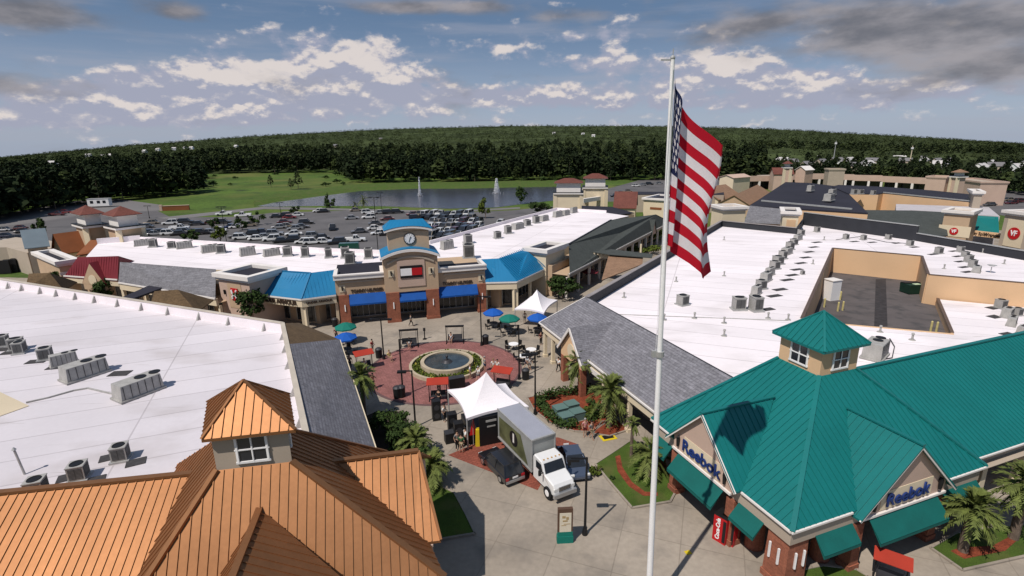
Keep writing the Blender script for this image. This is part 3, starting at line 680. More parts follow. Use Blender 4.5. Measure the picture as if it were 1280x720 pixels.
# deck in pieces round the yard
lowz = 2.9
ya, yb, yc = yard
near_l = xy(G(1002, 401, DZ), 0); near_r = xy(G(1192, 418, DZ), 0)
def pz(pts, z0, z1): m.prism([xy(p, 0) for p in pts], z0, z1)
A_ = R(10, 5.2); B_ = R(33.3, 5.5)
m2 = MB()
def deck(pts, z=DZ, th=.3):
    m2.prism([xy(p, 0) for p in pts], z - th, z)
f1a = G(1003, 281, DZ)
deck([A_, B_, c2, c3, f1a, ya, near_l])
deck([f1a, xy(c4, 0), xy(c5, 0), G(1330, 358, DZ), wallR, yb, ya])
deck([A_, near_l, near_r, G(1300, 430, DZ), R(8, 60), R(7.6, 20), R(8.6, 12)])
build('roof_deck', m2, M['white_roof'], OUT)
m2 = MB(); deck([xy(G(1172, 374, lowz), 0), xy(G(1330, 389, lowz), 0), xy(G(1330, 440, DZ), 0), near_r, xy(G(1190, 417, lowz), 0)], lowz); build('lower_roof_deck', m2, M['white_roof'], OUT)
# yard walls
YF = 2.0
def wallseg(mb, p, q, z0, z1, th=.25):
    p, q = xy(p, 0), xy(q, 0); d = (q - p).normalized(); n = V(-d.y, d.x, 0) * th / 2
    mb.prism([p - n, q - n, q + n, p + n], z0, z1)
m = MB(); wallseg(m, ya, yb, 0, DZ + .25); wallseg(m, yb, wallR, 0, DZ + .25); wallseg(m, wallR, G(1330, 360, DZ), 0, DZ + .2); wallseg(m, near_l, ya, 0, DZ + .25)
wallseg(m, near_l, near_r, 0, DZ + .05); wallseg(m, xy(G(1172, 374, lowz), 0), xy(G(1190, 417, lowz), 0), 0, lowz + .1)
build('yard_wall', m, M['peach'], OUT)
m = MB()
for (p, q, z) in ((ya, yb, DZ + .29), (yb, wallR, DZ + .29), (near_l, ya, DZ + .29), (wallR, G(1330, 360, DZ), DZ + .24), (G(1172, 374, lowz), G(1190, 417, lowz), lowz + .14)): m.bar(xy(p, z), xy(q, z), .34, .07)
build('coping', m, mat('brown_metal_coping', (.13, .09, .07), .6, .2), OUT)
kind(sheetw('yard_pavement', [near_l, ya, yb, wallR, G(1172, 374, lowz), G(1190, 417, lowz), near_r], YF, M['yard']), 'structure')
# drain strips cut across the yard
m = MB(); P0, P1 = xy(G(1101, 349, YF), YF + .02), xy(G(1101, 408, YF), YF + .02); wv = V(.8, 0, 0)
m.quad(P0 - wv, P1 - wv, P1 + wv, P0 + wv); build_d = kind(build('drain_strip', m, M['asphalt'] if False else mat('dark_patch', (.04, .036, .037), .95, var=.3, scale=1.5)), 'structure')
# mansard
m = MB()
ms = [R(10.2, .75, 3.85), R(35.6, .75, 3.85), R(33.3, 5.5, RZ), R(9.8, 5.5, RZ)]
m.slab(ms, .14); build('mansard_roof', m, M['shingle'], OUT)
m = MB(); e2 = xy(c2, 0); dirC = (e2 - xy(R(33.3, 5.5), 0)).normalized(); nC = V(-dirC.y, dirC.x, 0)
q = [R(35.6, .75, 3.85), xy(e2 + nC * 4.2 - dirC * 1, 3.85), xy(e2, RZ), R(33.3, 5.5, RZ)]
m.slab(q, .14); build('rear_mansard_roof', m, M['shingle'], OUT)
m = MB()
for (p, q_) in ((R(9.8, 5.62), R(33.2, 5.62)), (R(33.3, 5.6), c2), (c2, c3)): wallseg(m, p, q_, DZ - .1, RZ - .03, .2)
build('parapet', m, M['charcoal'], OUT)
m = MB()
for (p, q_) in ((R(33.3, 5.55), c2), (c2, c3)): m.bar(xy(p, RZ + .04), xy(q_, RZ + .04), .5, .08)
build('parapet_cap', m, mat('grey_cap_flashing', (.32, .29, .28), .6, .2), OUT)
m = MB(); m.bar(R(10.2, 1.0, 3.45), R(35.0, 1.0, 3.45), .3, .95); m.bar(R(35.0, 1.0, 3.45), xy(e2 + nC * 3.9, 3.45), .3, .95); build('fascia', m, M['cream'], OUT)
m = MB(); m.bar(R(10.2, .7, 3.86), R(35.6, .7, 3.86), .12, .14); m.bar(R(35.6, .7, 3.86), xy(e2 + nC * 4.25, 3.86), .12, .14); build('gutter', m, M['trim'], OUT)
m = MB(); m.prism([R(10, 3.8), R(32, 3.8), R(32, 6), R(10, 6)], 0, 5.5); m.prism([R(32, 3.8), xy(e2 + nC * .8, 0), e2, R(32, 6)], 0, 5.5); build('wall', m, M['stucco'], OUT)
for a in (13, 16.5, 20, 23.5, 27):
    m = MB(); m.prism([R(a - 1.4, 3.7), R(a + 1.4, 3.7), R(a + 1.4, 3.9), R(a - 1.4, 3.9)], .3, 2.7); build('shop_window', m, M['shopglass'], OUT)
for a in (13.0, 17.2, 21.4, 29.6, 32.6, 34.7):
    m = MB(); m.box(R(a, 1.1, 1.5), (.34, .34, 3.0), math.atan2(RA.y, RA.x)); m.box(R(a, 1.1, .15), (.5, .5, .3), math.atan2(RA.y, RA.x)); build('column', m, M['cream'], OUT)
for k in range(1, 12):
    p = xy(R(35.0, 1.1), 0) + (e2 + nC * 3.9 - xy(R(35, 1.1), 0)) * (k / 12); m = MB(); m.box(p + V(0, 0, 1.5), (.34, .34, 3.0), math.atan2(dirC.y, dirC.x)); build('column', m, M['cream'], OUT)
# small entrance gable in the mansard
gc = 26.3; m = MB()
pk = G(720, 399, 6.4); 
gl, gr, gz = 2.1, 2.1, 6.45
P = lambda s, d, z: R(s, d, z)
for sg in (-1, 1):
    q = [P(gc, -.1, gz), P(gc, 4.6, gz), P(gc + sg * 2.6, 1.2, 3.6), P(gc + sg * 2.6, -.1, 3.6)]; m.slab(q, .12)
build('gable_roof', m, M['shingle'], OUT)
m = MB(); m.add([P(gc - 2.3, .15, 2.9), P(gc + 2.3, .15, 2.9), P(gc + 2.3, .15, 3.75), P(gc, .15, gz - .15), P(gc - 2.3, .15, 3.75)] + [P(gc - 2.3, .8, 2.9), P(gc + 2.3, .8, 2.9), P(gc + 2.3, .8, 3.75), P(gc, .8, gz - .15), P(gc - 2.3, .8, 3.75)],
      [(0, 1, 2, 3, 4), (9, 8, 7, 6, 5), (0, 5, 6, 1), (1, 6, 7, 2), (2, 7, 8, 3), (3, 8, 9, 4), (4, 9, 5, 0)]); build('gable_wall', m, M['peach'], OUT)
m = MB()
for sg in (-1, 1): m.bar(P(gc, -.14, gz - .1), P(gc + sg * 2.6, -.14, 3.5), .1, .26)
build('rake_trim', m, M['trim'], OUT)
m = MB()
m.cyl(P(gc, .08, 4.0), P(gc, .14, 4.0), .75, .75, 20); build('round_sign', m, M['cream'], OUT)
for sg in (-1, 1):
    m = MB(); m.box(P(gc + sg * 1.9, .4, 1.45), (.6, .6, 2.9), math.atan2(RA.y, RA.x)); build('brick_column', m, M['brick'], OUT)
m = MB(); q = xy(R(22.6, .78), 3.5); m.bar(R(24.0, .78, 3.1), R(19.6, .78, 3.1), .06, .5); sb = build('sign_board', m, M['trim'], OUT)
textobj('sign_lettering', "Zales", .62, R(23, .70, 3.5), -RA, V(0, 0, 1), M['sign_red'], sb, .04) if False else None

# tall charcoal mansards on the far side of the deck, seen from behind
m = MB(); 
def backwall(pa, pb, ztop, zb=DZ - .1, th=.3): wallseg(m, pa, pb, zb, ztop, th)
f1a, f1b = G(1003, 281, DZ), G(1145, 301, DZ); f2b = G(1330, 334, DZ)
zt1 = zat(f1a, 263.5); zt2 = zat(f1b, 285); zt3 = zat(f1b, 291)
backwall(c3, f1a, RZ); backwall(f1a, f1b, (zt1 + zt2) / 2); backwall(f1b, f2b, zt3 - .1); build('rear_parapet', m, M['charcoal'], OUT)
m = MB(); m.bar(xy(f1a, (zt1 + zt2) / 2 + .05), xy(f1b, (zt1 + zt2) / 2 + .05), .5, .12); m.bar(xy(f1b, zt3 - .05), xy(f2b, zt3 - .05), .5, .12); build('rear_cap', m, M['galv'], OUT)

# ================================================================== left outlet building (white deck) and its shingle eave
LB = thing('outlet_building', 'wide outlet building with a plain white flat roof edged by a white braced parapet', 'building', xy(G(200, 480, 6), 0))
PA, PC = G(353, 404, 7.0), G(383, 545, 7.0); PB = G(-60, 339.5, 7.0); LDZ = 6.0
dA = (xy(PC, 0) - xy(PA, 0)).normalized(); PCx = xy(PC, 0) + dA * 6; PBx = xy(PB, 0)
W1d, W0d = G(256, 590, 7.2), G(-10, 617.5, 7.2)
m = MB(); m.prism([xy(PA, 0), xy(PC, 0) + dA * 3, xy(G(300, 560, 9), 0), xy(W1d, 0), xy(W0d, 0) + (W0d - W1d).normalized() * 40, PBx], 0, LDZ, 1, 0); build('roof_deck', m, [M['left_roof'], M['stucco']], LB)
m = MB(); wallseg(m, PA, PCx, 3.5, 7.0, .3); wallseg(m, PA, PBx, 3.5, 7.0, .3); build('parapet', m, M['parapet'], LB)
m = MB(); m.bar(xy(PA, 7.03), xy(PBx, 7.03), .4, .07); m.bar(xy(PA, 7.03), xy(PCx, 7.03), .4, .07); build('parapet_cap', m, mat('tan_cap_flashing', (.52, .46, .38), .6, .1), LB)
dB = (xy(PB, 0) - xy(PA, 0)).normalized(); nB = V(dB.y, -dB.x, 0)
if nB.y > 0: nB = -nB
for x in (10, 27, 50, 70, 94, 118, 147, 177, 210, 249, 286, 331):
    y = 349.5 + (404 - 349.5) * x / 353; p = xy(G(x, y, 7.0), 0); m = MB()
    w = dB * .11; q = [p + nB * .1, p + nB * .5]
    m.add([q[0] - w + V(0, 0, LDZ), q[0] + w + V(0, 0, LDZ), q[1] + w + V(0, 0, LDZ), q[1] - w + V(0, 0, LDZ), q[0] - w * .5 + V(0, 0, 6.85), q[0] + w * .5 + V(0, 0, 6.85)],
          [(0, 1, 2, 3), (0, 4, 5, 1), (3, 2, 5, 4), (0, 3, 4), (1, 5, 2)]); build('parapet_brace', m, M['ac'], LB)
nA = V(dA.y, -dA.x, 0)
for s in (2, 5.5, 9.5, 15.0, 20):
    p = xy(PA, 0) + dA * s; m = MB(); w = dA * .11; n_ = nA if nA.x < 0 else -nA; q = [p + n_ * .1, p + n_ * .5]
    m.add([q[0] - w + V(0, 0, LDZ), q[0] + w + V(0, 0, LDZ), q[1] + w + V(0, 0, LDZ), q[1] - w + V(0, 0, LDZ), q[0] - w * .5 + V(0, 0, 6.85), q[0] + w * .5 + V(0, 0, 6.85)],
          [(0, 1, 2, 3), (0, 4, 5, 1), (3, 2, 5, 4), (0, 3, 4), (1, 5, 2)]); build('parapet_brace', m, M['ac'], LB)
S0, S1 = G(424, 424, 4.0), G(470, 564, 4.0)
S1 = S1 + (S1 - S0).normalized() * 2
m = MB(); q = [G(362, 430, 7.0), S0, S1, xy(PC, 7.0) + (dA * 1.5)]; m.slab(q, .14); build('shingle_eave_roof', m, M['shingle'], LB)
m = MB(); q2 = [G(355, 404, 7.05), G(374, 403.5, 5.6), G(406, 422, 4.1), S0 + V(0, 0, -.02), G(362, 431, 6.98)]; m.slab(q2, .12); build('corner_roof', m, M['brown_shingle'], LB)
m = MB(); m.bar(S0 - V(0, 0, .5), S1 - V(0, 0, .5), .25, .85); build('fascia', m, M['cream'], LB)
iw = V(-.9, -.44, 0) * 2.4
m = MB(); m.prism([xy(S0, 0) + iw, xy(S1, 0) + iw, xy(PC, 0), xy(PA, 0)], 0, 5.0); build('wall', m, M['stucco'], LB)
for k in range(6):
    p = xy(S0, 0) + (xy(S1, 0) - xy(S0, 0)) * ((k + .4) / 6) + V(-.2, -.1, 0); m = MB(); m.box(p + V(0, 0, 1.75), (.34, .34, 3.5), .45); build('column', m, M['cream'], LB)
# brown hip roofs of the two entrance canopies beyond the parapet
for (pts, lab) in (([(31, 358), (36, 342), (62, 341), (80, 357), (82, 366)], 0), ([(186, 383), (193, 364), (222, 362), (246, 384), (244, 392)], 1)):
    pk = [G(pts[1][0], pts[1][1], 7.4), G(pts[2][0], pts[2][1], 7.4)]
    a, b = G(pts[0][0], pts[0][1] + 4, 5.6), G(pts[3][0], pts[3][1] + 6, 5.0); bk = (b - a).normalized(); nn = V(-bk.y, bk.x, 0); 
    m = MB(); m.slab([a, b, pk[1], pk[0]], .12); m.slab([b, b + nn * 5, pk[1]], .12); m.slab([a, pk[0], a + nn * 5], .12); m.slab([pk[0], pk[1], b + nn * 5, a + nn * 5], .12)
    build('canopy_roof', m, M['brown_shingle'], LB)
    m = MB(); m.prism([xy(a, 0) + bk * .4, xy(b, 0) - bk * .4, xy(b, 0) - bk * .4 + nn * 4, xy(a, 0) + bk * .4 + nn * 4], 0, 4.9); build('canopy_wall', m, M['stucco'], LB)

# ================================================================== copper-roofed store (left foreground)
CU = thing('store_building', 'corner store with a copper coloured metal hip roof and windowed cupola', 'building', xy(G(320, 582, 9.0), 0))
zb = 9.0
FLc, FRc = G(271, 588, zb), G(365, 577, zb); dp = V(-.43, .90, 0); wv = (FRc - FLc).length
BLc, BRc = FLc + dp * wv, FRc + dp * wv
K = G(484, 565, 4.2); Fc = G(557, 722, 4.2)
# front-left corner of the main hip: same plane as the front eave
fe = (FRc - FLc).normalized(); t = (Fc - FRc).dot(V(fe.y, -fe.x, 0)); 
FLe = FLc + (xy(Fc, 0) - xy(FRc, 0)) - fe * 0 ; hl = G(185, 722, 4.7)
_n = (FRc - Fc).cross(FLc - Fc); _d = ray(185, 722); hl = CAM + _d * ((Fc - CAM).dot(_n) / _d.dot(_n))
FLe = FLc + (hl - FLc) * ((zb - 4.2) / (zb - hl.z))
KL = K + (FLe - Fc)
m = MB()
faces = [[Fc, FRc, FLc, FLe], [Fc, K, BRc, FRc], [FLe, FLc, BLc, KL], [K, KL, BLc, BRc]]
for f in faces: m.slab(f, .14); m.ribs(f, .42, .045, .05)
for (p, q) in ((Fc, FRc), (FLe, FLc), (K, BRc)): m.bar(p + V(0, 0, .05), q + V(0, 0, .05), .3, .12)
build('hip_roof', m, M['copper'], CU)
# left wing
W1 = G(262, 590, 7.2); W0 = G(-10, 617.5, 7.2); wd = (W1 - W0).normalized(); wn = V(wd.y, -wd.x, 0)
if wn.y > 0: wn = -wn
W0 = W0 - wd * 8; W1e = W1 + wd * 3
m = MB(); f = [W0, W1e, W1e + wn * 9 + V(0, 0, -4.6), W0 + wn * 9 + V(0, 0, -4.6)]; m.slab(f, .14); m.ribs(f, .42, .045, .05); m.bar(W0 + V(0, 0, .05), W1 + V(0, 0, .05), .34, .14)
m.slab([W0, W0 - wn * 1.6 + V(0, 0, -1.1), W1 - wn * 1.6 + V(0, 0, -1.1), W1], .12); build('wing_roof', m, M['copper'], CU)
# right-hand gable
g0, g1 = G(405, 579, 7.2), G(523, 564, 7.2); e1 = G(551, 675.5, 4.3); gd = (g1 - g0).normalized(); g0b = g0 - gd * 1.0
gn = V(gd.y, -gd.x, 0)
if gn.y > 0: gn = -gn
run = (e1 - g1).dot(gn)
e0 = G(519, 679.5, 4.3)
m = MB(); f = [g0b, g1, e1, e0]; m.slab(f, .14); m.ribs([g0, g1, e1, e0], .42, .045, .05)
bk = [g0b, g1, xy(g1 - gn * run + (e1 - g1 - gn * run), 0) + V(0, 0, 4.3), xy(e0 - gn * 2 * run, 0) + V(0, 0, 4.3)]; m.slab(bk, .14); m.ribs(bk, .42, .045, .05)
m.bar(g0b + V(0, 0, .02), e0 + V(0, 0, .02), .3, .12); m.bar(g0 + V(0, 0, .06), g1 + V(0, 0, .06), .3, .14); m.bar(g1 + V(0, 0, .02), e1 + V(0, 0, .02), .12, .24); build('gable_roof', m, M['copper'], CU)
m = MB(); ins = -gd * .4; A3 = [xy(e1, 2.9) + ins, xy(e1 - gn * 2 * run, 2.9) + ins, xy(e1 - gn * 2 * run, 4.1) + ins, g1 + ins - V(0, 0, .2), xy(e1, 4.1) + ins]; B3 = [p - gd * .5 for p in A3]
m.add(A3 + B3, [(0, 1, 2, 3, 4), (9, 8, 7, 6, 5), (0, 5, 6, 1), (1, 6, 7, 2), (2, 7, 8, 3), (3, 8, 9, 4), (4, 9, 5, 0)]); build('gable_wall', m, M['pink_stucco'], CU)
# front gable running towards the camera
k0 = G(325, 635, 7.4); kn = V(fe.y, -fe.x, 0)
if kn.y > 0: kn = -kn
kR, kL = G(425, 720, 5.4), G(275, 720, 5.4)
k1 = k0 + kn * 7.0
m = MB()
for (q, sg) in ((kR, 1), (kL, -1)):
    dv = (q - k0); sgd = fe * sg; lat = dv.dot(sgd); sl = 2.0 / lat; ex = lat * 1.6
    far_ = k0 + (q - k0) * 1.6
    f = [k0, k1, k1 + sgd * ex + V(0, 0, -sl * ex), far_]; m.slab(f, .12); m.ribs(f, .42, .045, .05)
m.bar(k0 + V(0, 0, .05), k1 + V(0, 0, .05), .3, .12); build('front_gable_roof', m, M['copper'], CU)
cupola(CU, lambda i, j, z: (FLc + (FRc - FLc) * i + dp * wv * j) * 1.0 - V(0, 0, zb) + V(0, 0, z), wv, 7.6, 10.95, 12.8, 'copper', 'grey_stucco', .36, .42)
m = MB(); m.prism([xy(Fc, 0) + V(-.5, .6, 0), xy(K, 0) + V(-.8, -.4, 0), xy(KL, 0), xy(FLe, 0) + V(.5, .6, 0)], 0, 4.0); build('wall', m, M['stucco'], CU)
m = MB(); m.bar(Fc - V(.2, -.2, .5), K - V(.2, .1, .5), .3, .8); build('fascia', m, M['grey_stucco'], CU)
m = MB(); ww = wn * 8.2; m.prism([xy(W0, 0) + ww, xy(W1, 0) + ww, xy(W1, 0) + wn * 5, xy(W0, 0) + wn * 5], 0, 2.6); build('wing_wall', m, M['stucco'], CU)
# ================================================================== clock tower building across the plaza
O_ = G(430, 407); Cn, CA, CB_ = frame(O_, (.964, .264))      # Cn(s, t, z): s along the front, t towards the plaza
cang = math.atan2(CA.y, CA.x)
CT = thing('clock_tower_building', 'tan outlet store with a square clock tower, blue awnings and brown brick piers', 'building', xy(Cn(9.7, -2), 0))
def cbox(mb, s0, s1, t0, t1, z0, z1, mi=0): mb.prism([Cn(s0, t0), Cn(s1, t0), Cn(s1, t1), Cn(s0, t1)], z0, z1, mi)
m = MB(); cbox(m, -.6, 5.9, -9, -.25, 4.2, 6.5); cbox(m, 13.0, 19.9, -9, -.25, 4.2, 6.5); cbox(m, -.6, 19.9, -9, -2.6, 0, 4.4); build('wall', m, M['stucco'], CT)
m = MB(); cbox(m, -.6, 5.9, -9, -2.6, 6.5, 6.55); build('roof', m, M['navy_roof'], CT)
for (s0, s1) in ((-.75, 5.85), (13.05, 20.05)):
    m = MB(); cbox(m, s0, s1, -.35, .18, 6.4, 6.95); cbox(m, s0, s1, -.3, .3, 6.95, 7.12); cbox(m, s0, s0 + .5, -4, -.35, 6.4, 7.1); cbox(m, s1 - .5, s1, -4, -.35, 6.4, 7.1); build('cornice', m, M['trim'], CT)
    m = MB(); cbox(m, s0 + .5, s1 - .5, -4, -.36, 6.3, 6.6); build('flat_roof', m, M['navy_roof'], CT)
    m = MB(); cbox(m, s0 + .9, s1 - .2, -.26, -.12, 5.9, 6.1); build('moulding', m, M['grey_stucco'], CT)
TF = .75
m = MB(); cbox(m, 5.8, 13.1, -4.5, TF - .2, 4.2, 9.0)
def arch(mb, s0, s1, t0, t1, zside, zmid, th, zb=None, n=14):
    """segmental arch band"""
    top = []; bot = []
    for i in range(n + 1):
        u = i / n; z = zside + (zmid - zside) * (1 - (2 * u - 1) ** 2); top.append((s0 + (s1 - s0) * u, z)); bot.append((s0 + (s1 - s0) * u, (z - th) if zb is None else zb))
    for i in range(n):
        (a, za), (b, zb_) = top[i], top[i + 1]; (_, ya_), (_, yb_) = bot[i], bot[i + 1]
        vs = [Cn(a, t1, ya_), Cn(b, t1, yb_), Cn(b, t1, zb_), Cn(a, t1, za), Cn(a, t0, ya_), Cn(b, t0, yb_), Cn(b, t0, zb_), Cn(a, t0, za)]
        f = [(0, 1, 2, 3), (7, 6, 5, 4), (3, 2, 6, 7), (4, 5, 1, 0)]
        if i == 0: f.append((0, 3, 7, 4))
        if i == n - 1: f.append((2, 1, 5, 6))
        mb.add(vs, f)
arch(m, 5.8, 13.1, -4.5, TF - .2, 9.0, 9.95, 0, 8.9)
build('tower_wall', m, M['stucco'], CT)
m = MB(); arch(m, 5.45, 13.45, -4.7, TF + .25, 9.15, 10.15, .35); build('arched_cornice', m, M['trim'], CT)
m = MB(); arch(m, 5.55, 13.35, -4.6, TF + .15, 9.27, 10.27, .1); build('arched_roof', m, M['blue_roof'], CT)
m = MB(); arch(m, 6.3, 12.6, TF - .2, TF - .05, 8.35, 9.2, .25); build('arch_moulding', m, M['grey_stucco'], CT)
m = MB(); cbox(m, 7.6, 11.3, TF - .2, TF - .1, 4.9, 8.6); build('recess_panel', m, M['pink_stucco'], CT)
cs0, cs1 = 6.7, 12.2
m = MB(); cbox(m, cs0, cs1, -3.9, -.5, 9.2, 12.4); arch(m, cs0, cs1, -3.9, -.5, 12.4, 12.85, 0, 12.3); build('clock_block', m, M['stucco'], CT)
m = MB(); arch(m, cs0 - .45, cs1 + .45, -4.2, -.1, 12.6, 13.1, .3); build('upper_cornice', m, M['trim'], CT)
m = MB(); ap = [(cs0 - .5, 12.64), (cs1 + .5, 12.64)]
for i in range(10):
    u0, u1 = i / 10, (i + 1) / 10; z = lambda u: 12.64 + .5 * (1 - (2 * u - 1) ** 2); s_ = lambda u: cs0 - .5 + (cs1 - cs0 + 1) * u; s2 = lambda u: cs0 + .5 + (cs1 - cs0 - 1) * u
    m.quad(Cn(s_(u0), -.05, z(u0)), Cn(s_(u1), -.05, z(u1)), Cn(s2(u1), -2.2, 13.75), Cn(s2(u0), -2.2, 13.75)); m.quad(Cn(s2(u0), -2.2, 13.75), Cn(s2(u1), -2.2, 13.75), Cn(s_(u1), -4.3, z(u1)), Cn(s_(u0), -4.3, z(u0)))
for (u, sg) in ((0, 1), (1, -1)): m.add([Cn(s_(u), -.05, 12.64), Cn(s2(u), -2.2, 13.75), Cn(s_(u), -4.3, 12.64)], [(0, 1, 2)])
build('tower_roof', m, M['blue_roof'], CT)
cx = Cn(9.6, -.5, 11.35); nO = -CB_ * -1
nO = (Cn(0, 1) - Cn(0, 0))
m = MB(); m.cyl(cx - nO * .02, cx + nO * .10, .82, .82, 28); ck = build('clock', m, M['darkgrey'], CT)
m = MB(); m.cyl(cx + nO * .08, cx + nO * .125, .68, .68, 28); build('clock_face', m, M['white'], ck)
m = MB(); m.bar(cx + nO * .14 - V(0, 0, .05), cx + nO * .14 + V(0, 0, -.42) - CA * .12, .06); m.bar(cx + nO * .15, cx + nO * .15 + V(0, 0, .3) + CA * .18, .07); build('hands', m, M['black'], ck)
m = MB()
for k in range(12):
    d = CA * math.sin(k * PI / 6) + V(0, 0, math.cos(k * PI / 6)); m.bar(cx + nO * .13 + d * .54, cx + nO * .13 + d * .64, .045)
build('hour_marks', m, M['black'], ck)
# square flag-like sign: navy, white and red fields
m = MB(); zc = 6.95
cbox(m, 7.95, 10.95, TF - .1, TF + .0, 6.15, 7.85); sg = build('sign_board', m, M['black'], CT)
m = MB(); cbox(m, 8.0, 9.5, TF, TF + .03, 6.5, 7.5); build('sign_white_field', m, M['white'], sg)
m = MB(); cbox(m, 9.5, 10.9, TF, TF + .03, 6.5, 7.5); build('sign_red_field', m, M['sign_red'], sg)
for s in (6.75, 12.15, .25, 19.3):
    t_ = TF - .2 if 5 < s < 14 else -.25; zz = 6.9 if 5 < s < 14 else 5.15
    m = MB(); cbox(m, s - .38, s + .38, t_, t_ + .06, zz - .5, zz + .45); lp = build('lamp_panel', m, M['cream'], CT)
    m = MB(); p = Cn(s, t_ + .22, zz); m.cyl(p - V(0, 0, .3), p + V(0, 0, .22), .07, .12, 8); m.ball(p + V(0, 0, .28), .12); build('wall_lamp', m, M['black'], lp)
for (s, w, t_) in ((.35, 1.3, .0), (6.75, 1.75, TF), (12.15, 1.75, TF), (19.3, 1.2, .0)):
    m = MB(); cbox(m, s - w / 2, s + w / 2, t_ - 1.1, t_ + .05, 0, 4.25); cbox(m, s - w / 2 - .06, s + w / 2 + .06, t_ - 1.1, t_ + .12, 0, .4); pr = build('brick_pier', m, M['brick'], CT)
    m = MB(); p = Cn(s + .05, t_ + .1, 0); m.bar(p + V(0, 0, 2.0), p + V(0, 0, 2.9), .12); build('light_bar', m, M['white'], pr)
for (s0, s1, t_) in ((1.05, 5.85, -.25), (7.65, 11.25, .15), (13.1, 18.65, -.25)):
    m = MB(); p = [Cn(s0, t_ + .05, 4.25), Cn(s1, t_ + .05, 4.25), Cn(s1, t_ + .85, 3.05), Cn(s0, t_ + .85, 3.05)]; m.slab(p, .04)
    q = [p[3], p[2], p[2] - V(0, 0, .2), p[3] - V(0, 0, .2)]; m.add(q, [(0, 1, 2, 3)]); m.add([p[0], p[3], p[1], p[2], Cn(s0, t_, 3.0), Cn(s1, t_, 3.0)], [(0, 1, 4), (2, 5, 3)])
    build('awning', m, M['blue_cloth'], CT)
    m = MB(); cbox(m, s0, s1, -2.6, -2.5, .35, 2.8); wn_ = build('shop_window', m, M['shopglass'], CT)
    m = MB()
    for k in range(7): m.bar(Cn(s0 + (s1 - s0) * k / 6, -2.45, .35), Cn(s0 + (s1 - s0) * k / 6, -2.45, 2.8), .08)
    m.bar(Cn(s0, -2.44, 2.2), Cn(s1, -2.44, 2.2), .07); m.bar(Cn(s0, -2.44, .35), Cn(s1, -2.44, .35), .1); build('window_frame', m, M['galv'], wn_)
m = MB(); cbox(m, 1.0, 5.9, -2.6, -.25, 4.1, 4.2); cbox(m, 13, 18.7, -2.6, -.25, 4.1, 4.2); cbox(m, 7.6, 11.3, -2.6, .4, 4.1, 4.2); build('soffit', m, M['grey_stucco'], CT)
for (s, z) in ((3.45, 4.63), (15.9, 4.63)):
    textobj('sign_lettering', 'TOMMY HILFIGER', .66, Cn(s, -.2, z), CA, V(0, 0, 1), M['bronze'], CT, .05, bold=.018, sx=.82)
# side wings with blue roofs
EL, ER = [G(311, 366, 4.5), G(376.5, 373.5, 4.5), G(412, 371, 4.5)], [G(604, 354, 4.5), G(646, 351.5, 4.5), G(684, 334, 4.5)]
EL[2] = Cn(-.6, 0, 4.5); ER[0] = Cn(19.9, 0, 4.5)
TL, TR = [G(335, 337.5, 7.1), G(388, 341, 7.1), G(408, 340, 7.1)], [G(598, 325, 7.1), G(623, 323, 7.1), G(652, 313, 7.1)]
TL[2] = Cn(-.6, -3.4, 7.1); TR[0] = Cn(19.9, -3.4, 7.1)
BLW = thing('shop_wing', 'low shop wing with a folded blue metal roof left of the clock tower', 'building', xy(EL[1], 0))
m = MB()
for f in ([EL[0], EL[1], TL[1], TL[0]], [EL[1], EL[2], TL[2], TL[1]]): m.slab(f, .14); m.ribs(f, .5, .05, .06)
m.bar(EL[1] + V(0, 0, .04), TL[1] + V(0, 0, .04), .2, .08); m.bar(TL[0], TL[1], .25, .12); build('blue_roof', m, M['blue_roof'], BLW)
BRW = thing('shop_wing', 'low shop wing with a folded blue metal roof right of the clock tower', 'building', xy(ER[1], 0))
m = MB(); TRr = TR + [G(660, 314.5, 7.1)]
for f in ([ER[0], ER[1], TR[1], TR[0]], [ER[1], ER[2], TRr[3], TR[2], TR[1]]): m.slab(f, .14)
for f in ([ER[0], ER[1], TR[1], TR[0]],): m.ribs(f, .5, .05, .06)
m.ribs([ER[1], ER[2], TRr[3], TR[2], TR[1]], .5, .05, .06); build('blue_roof', m, M['blue_roof'], BRW)
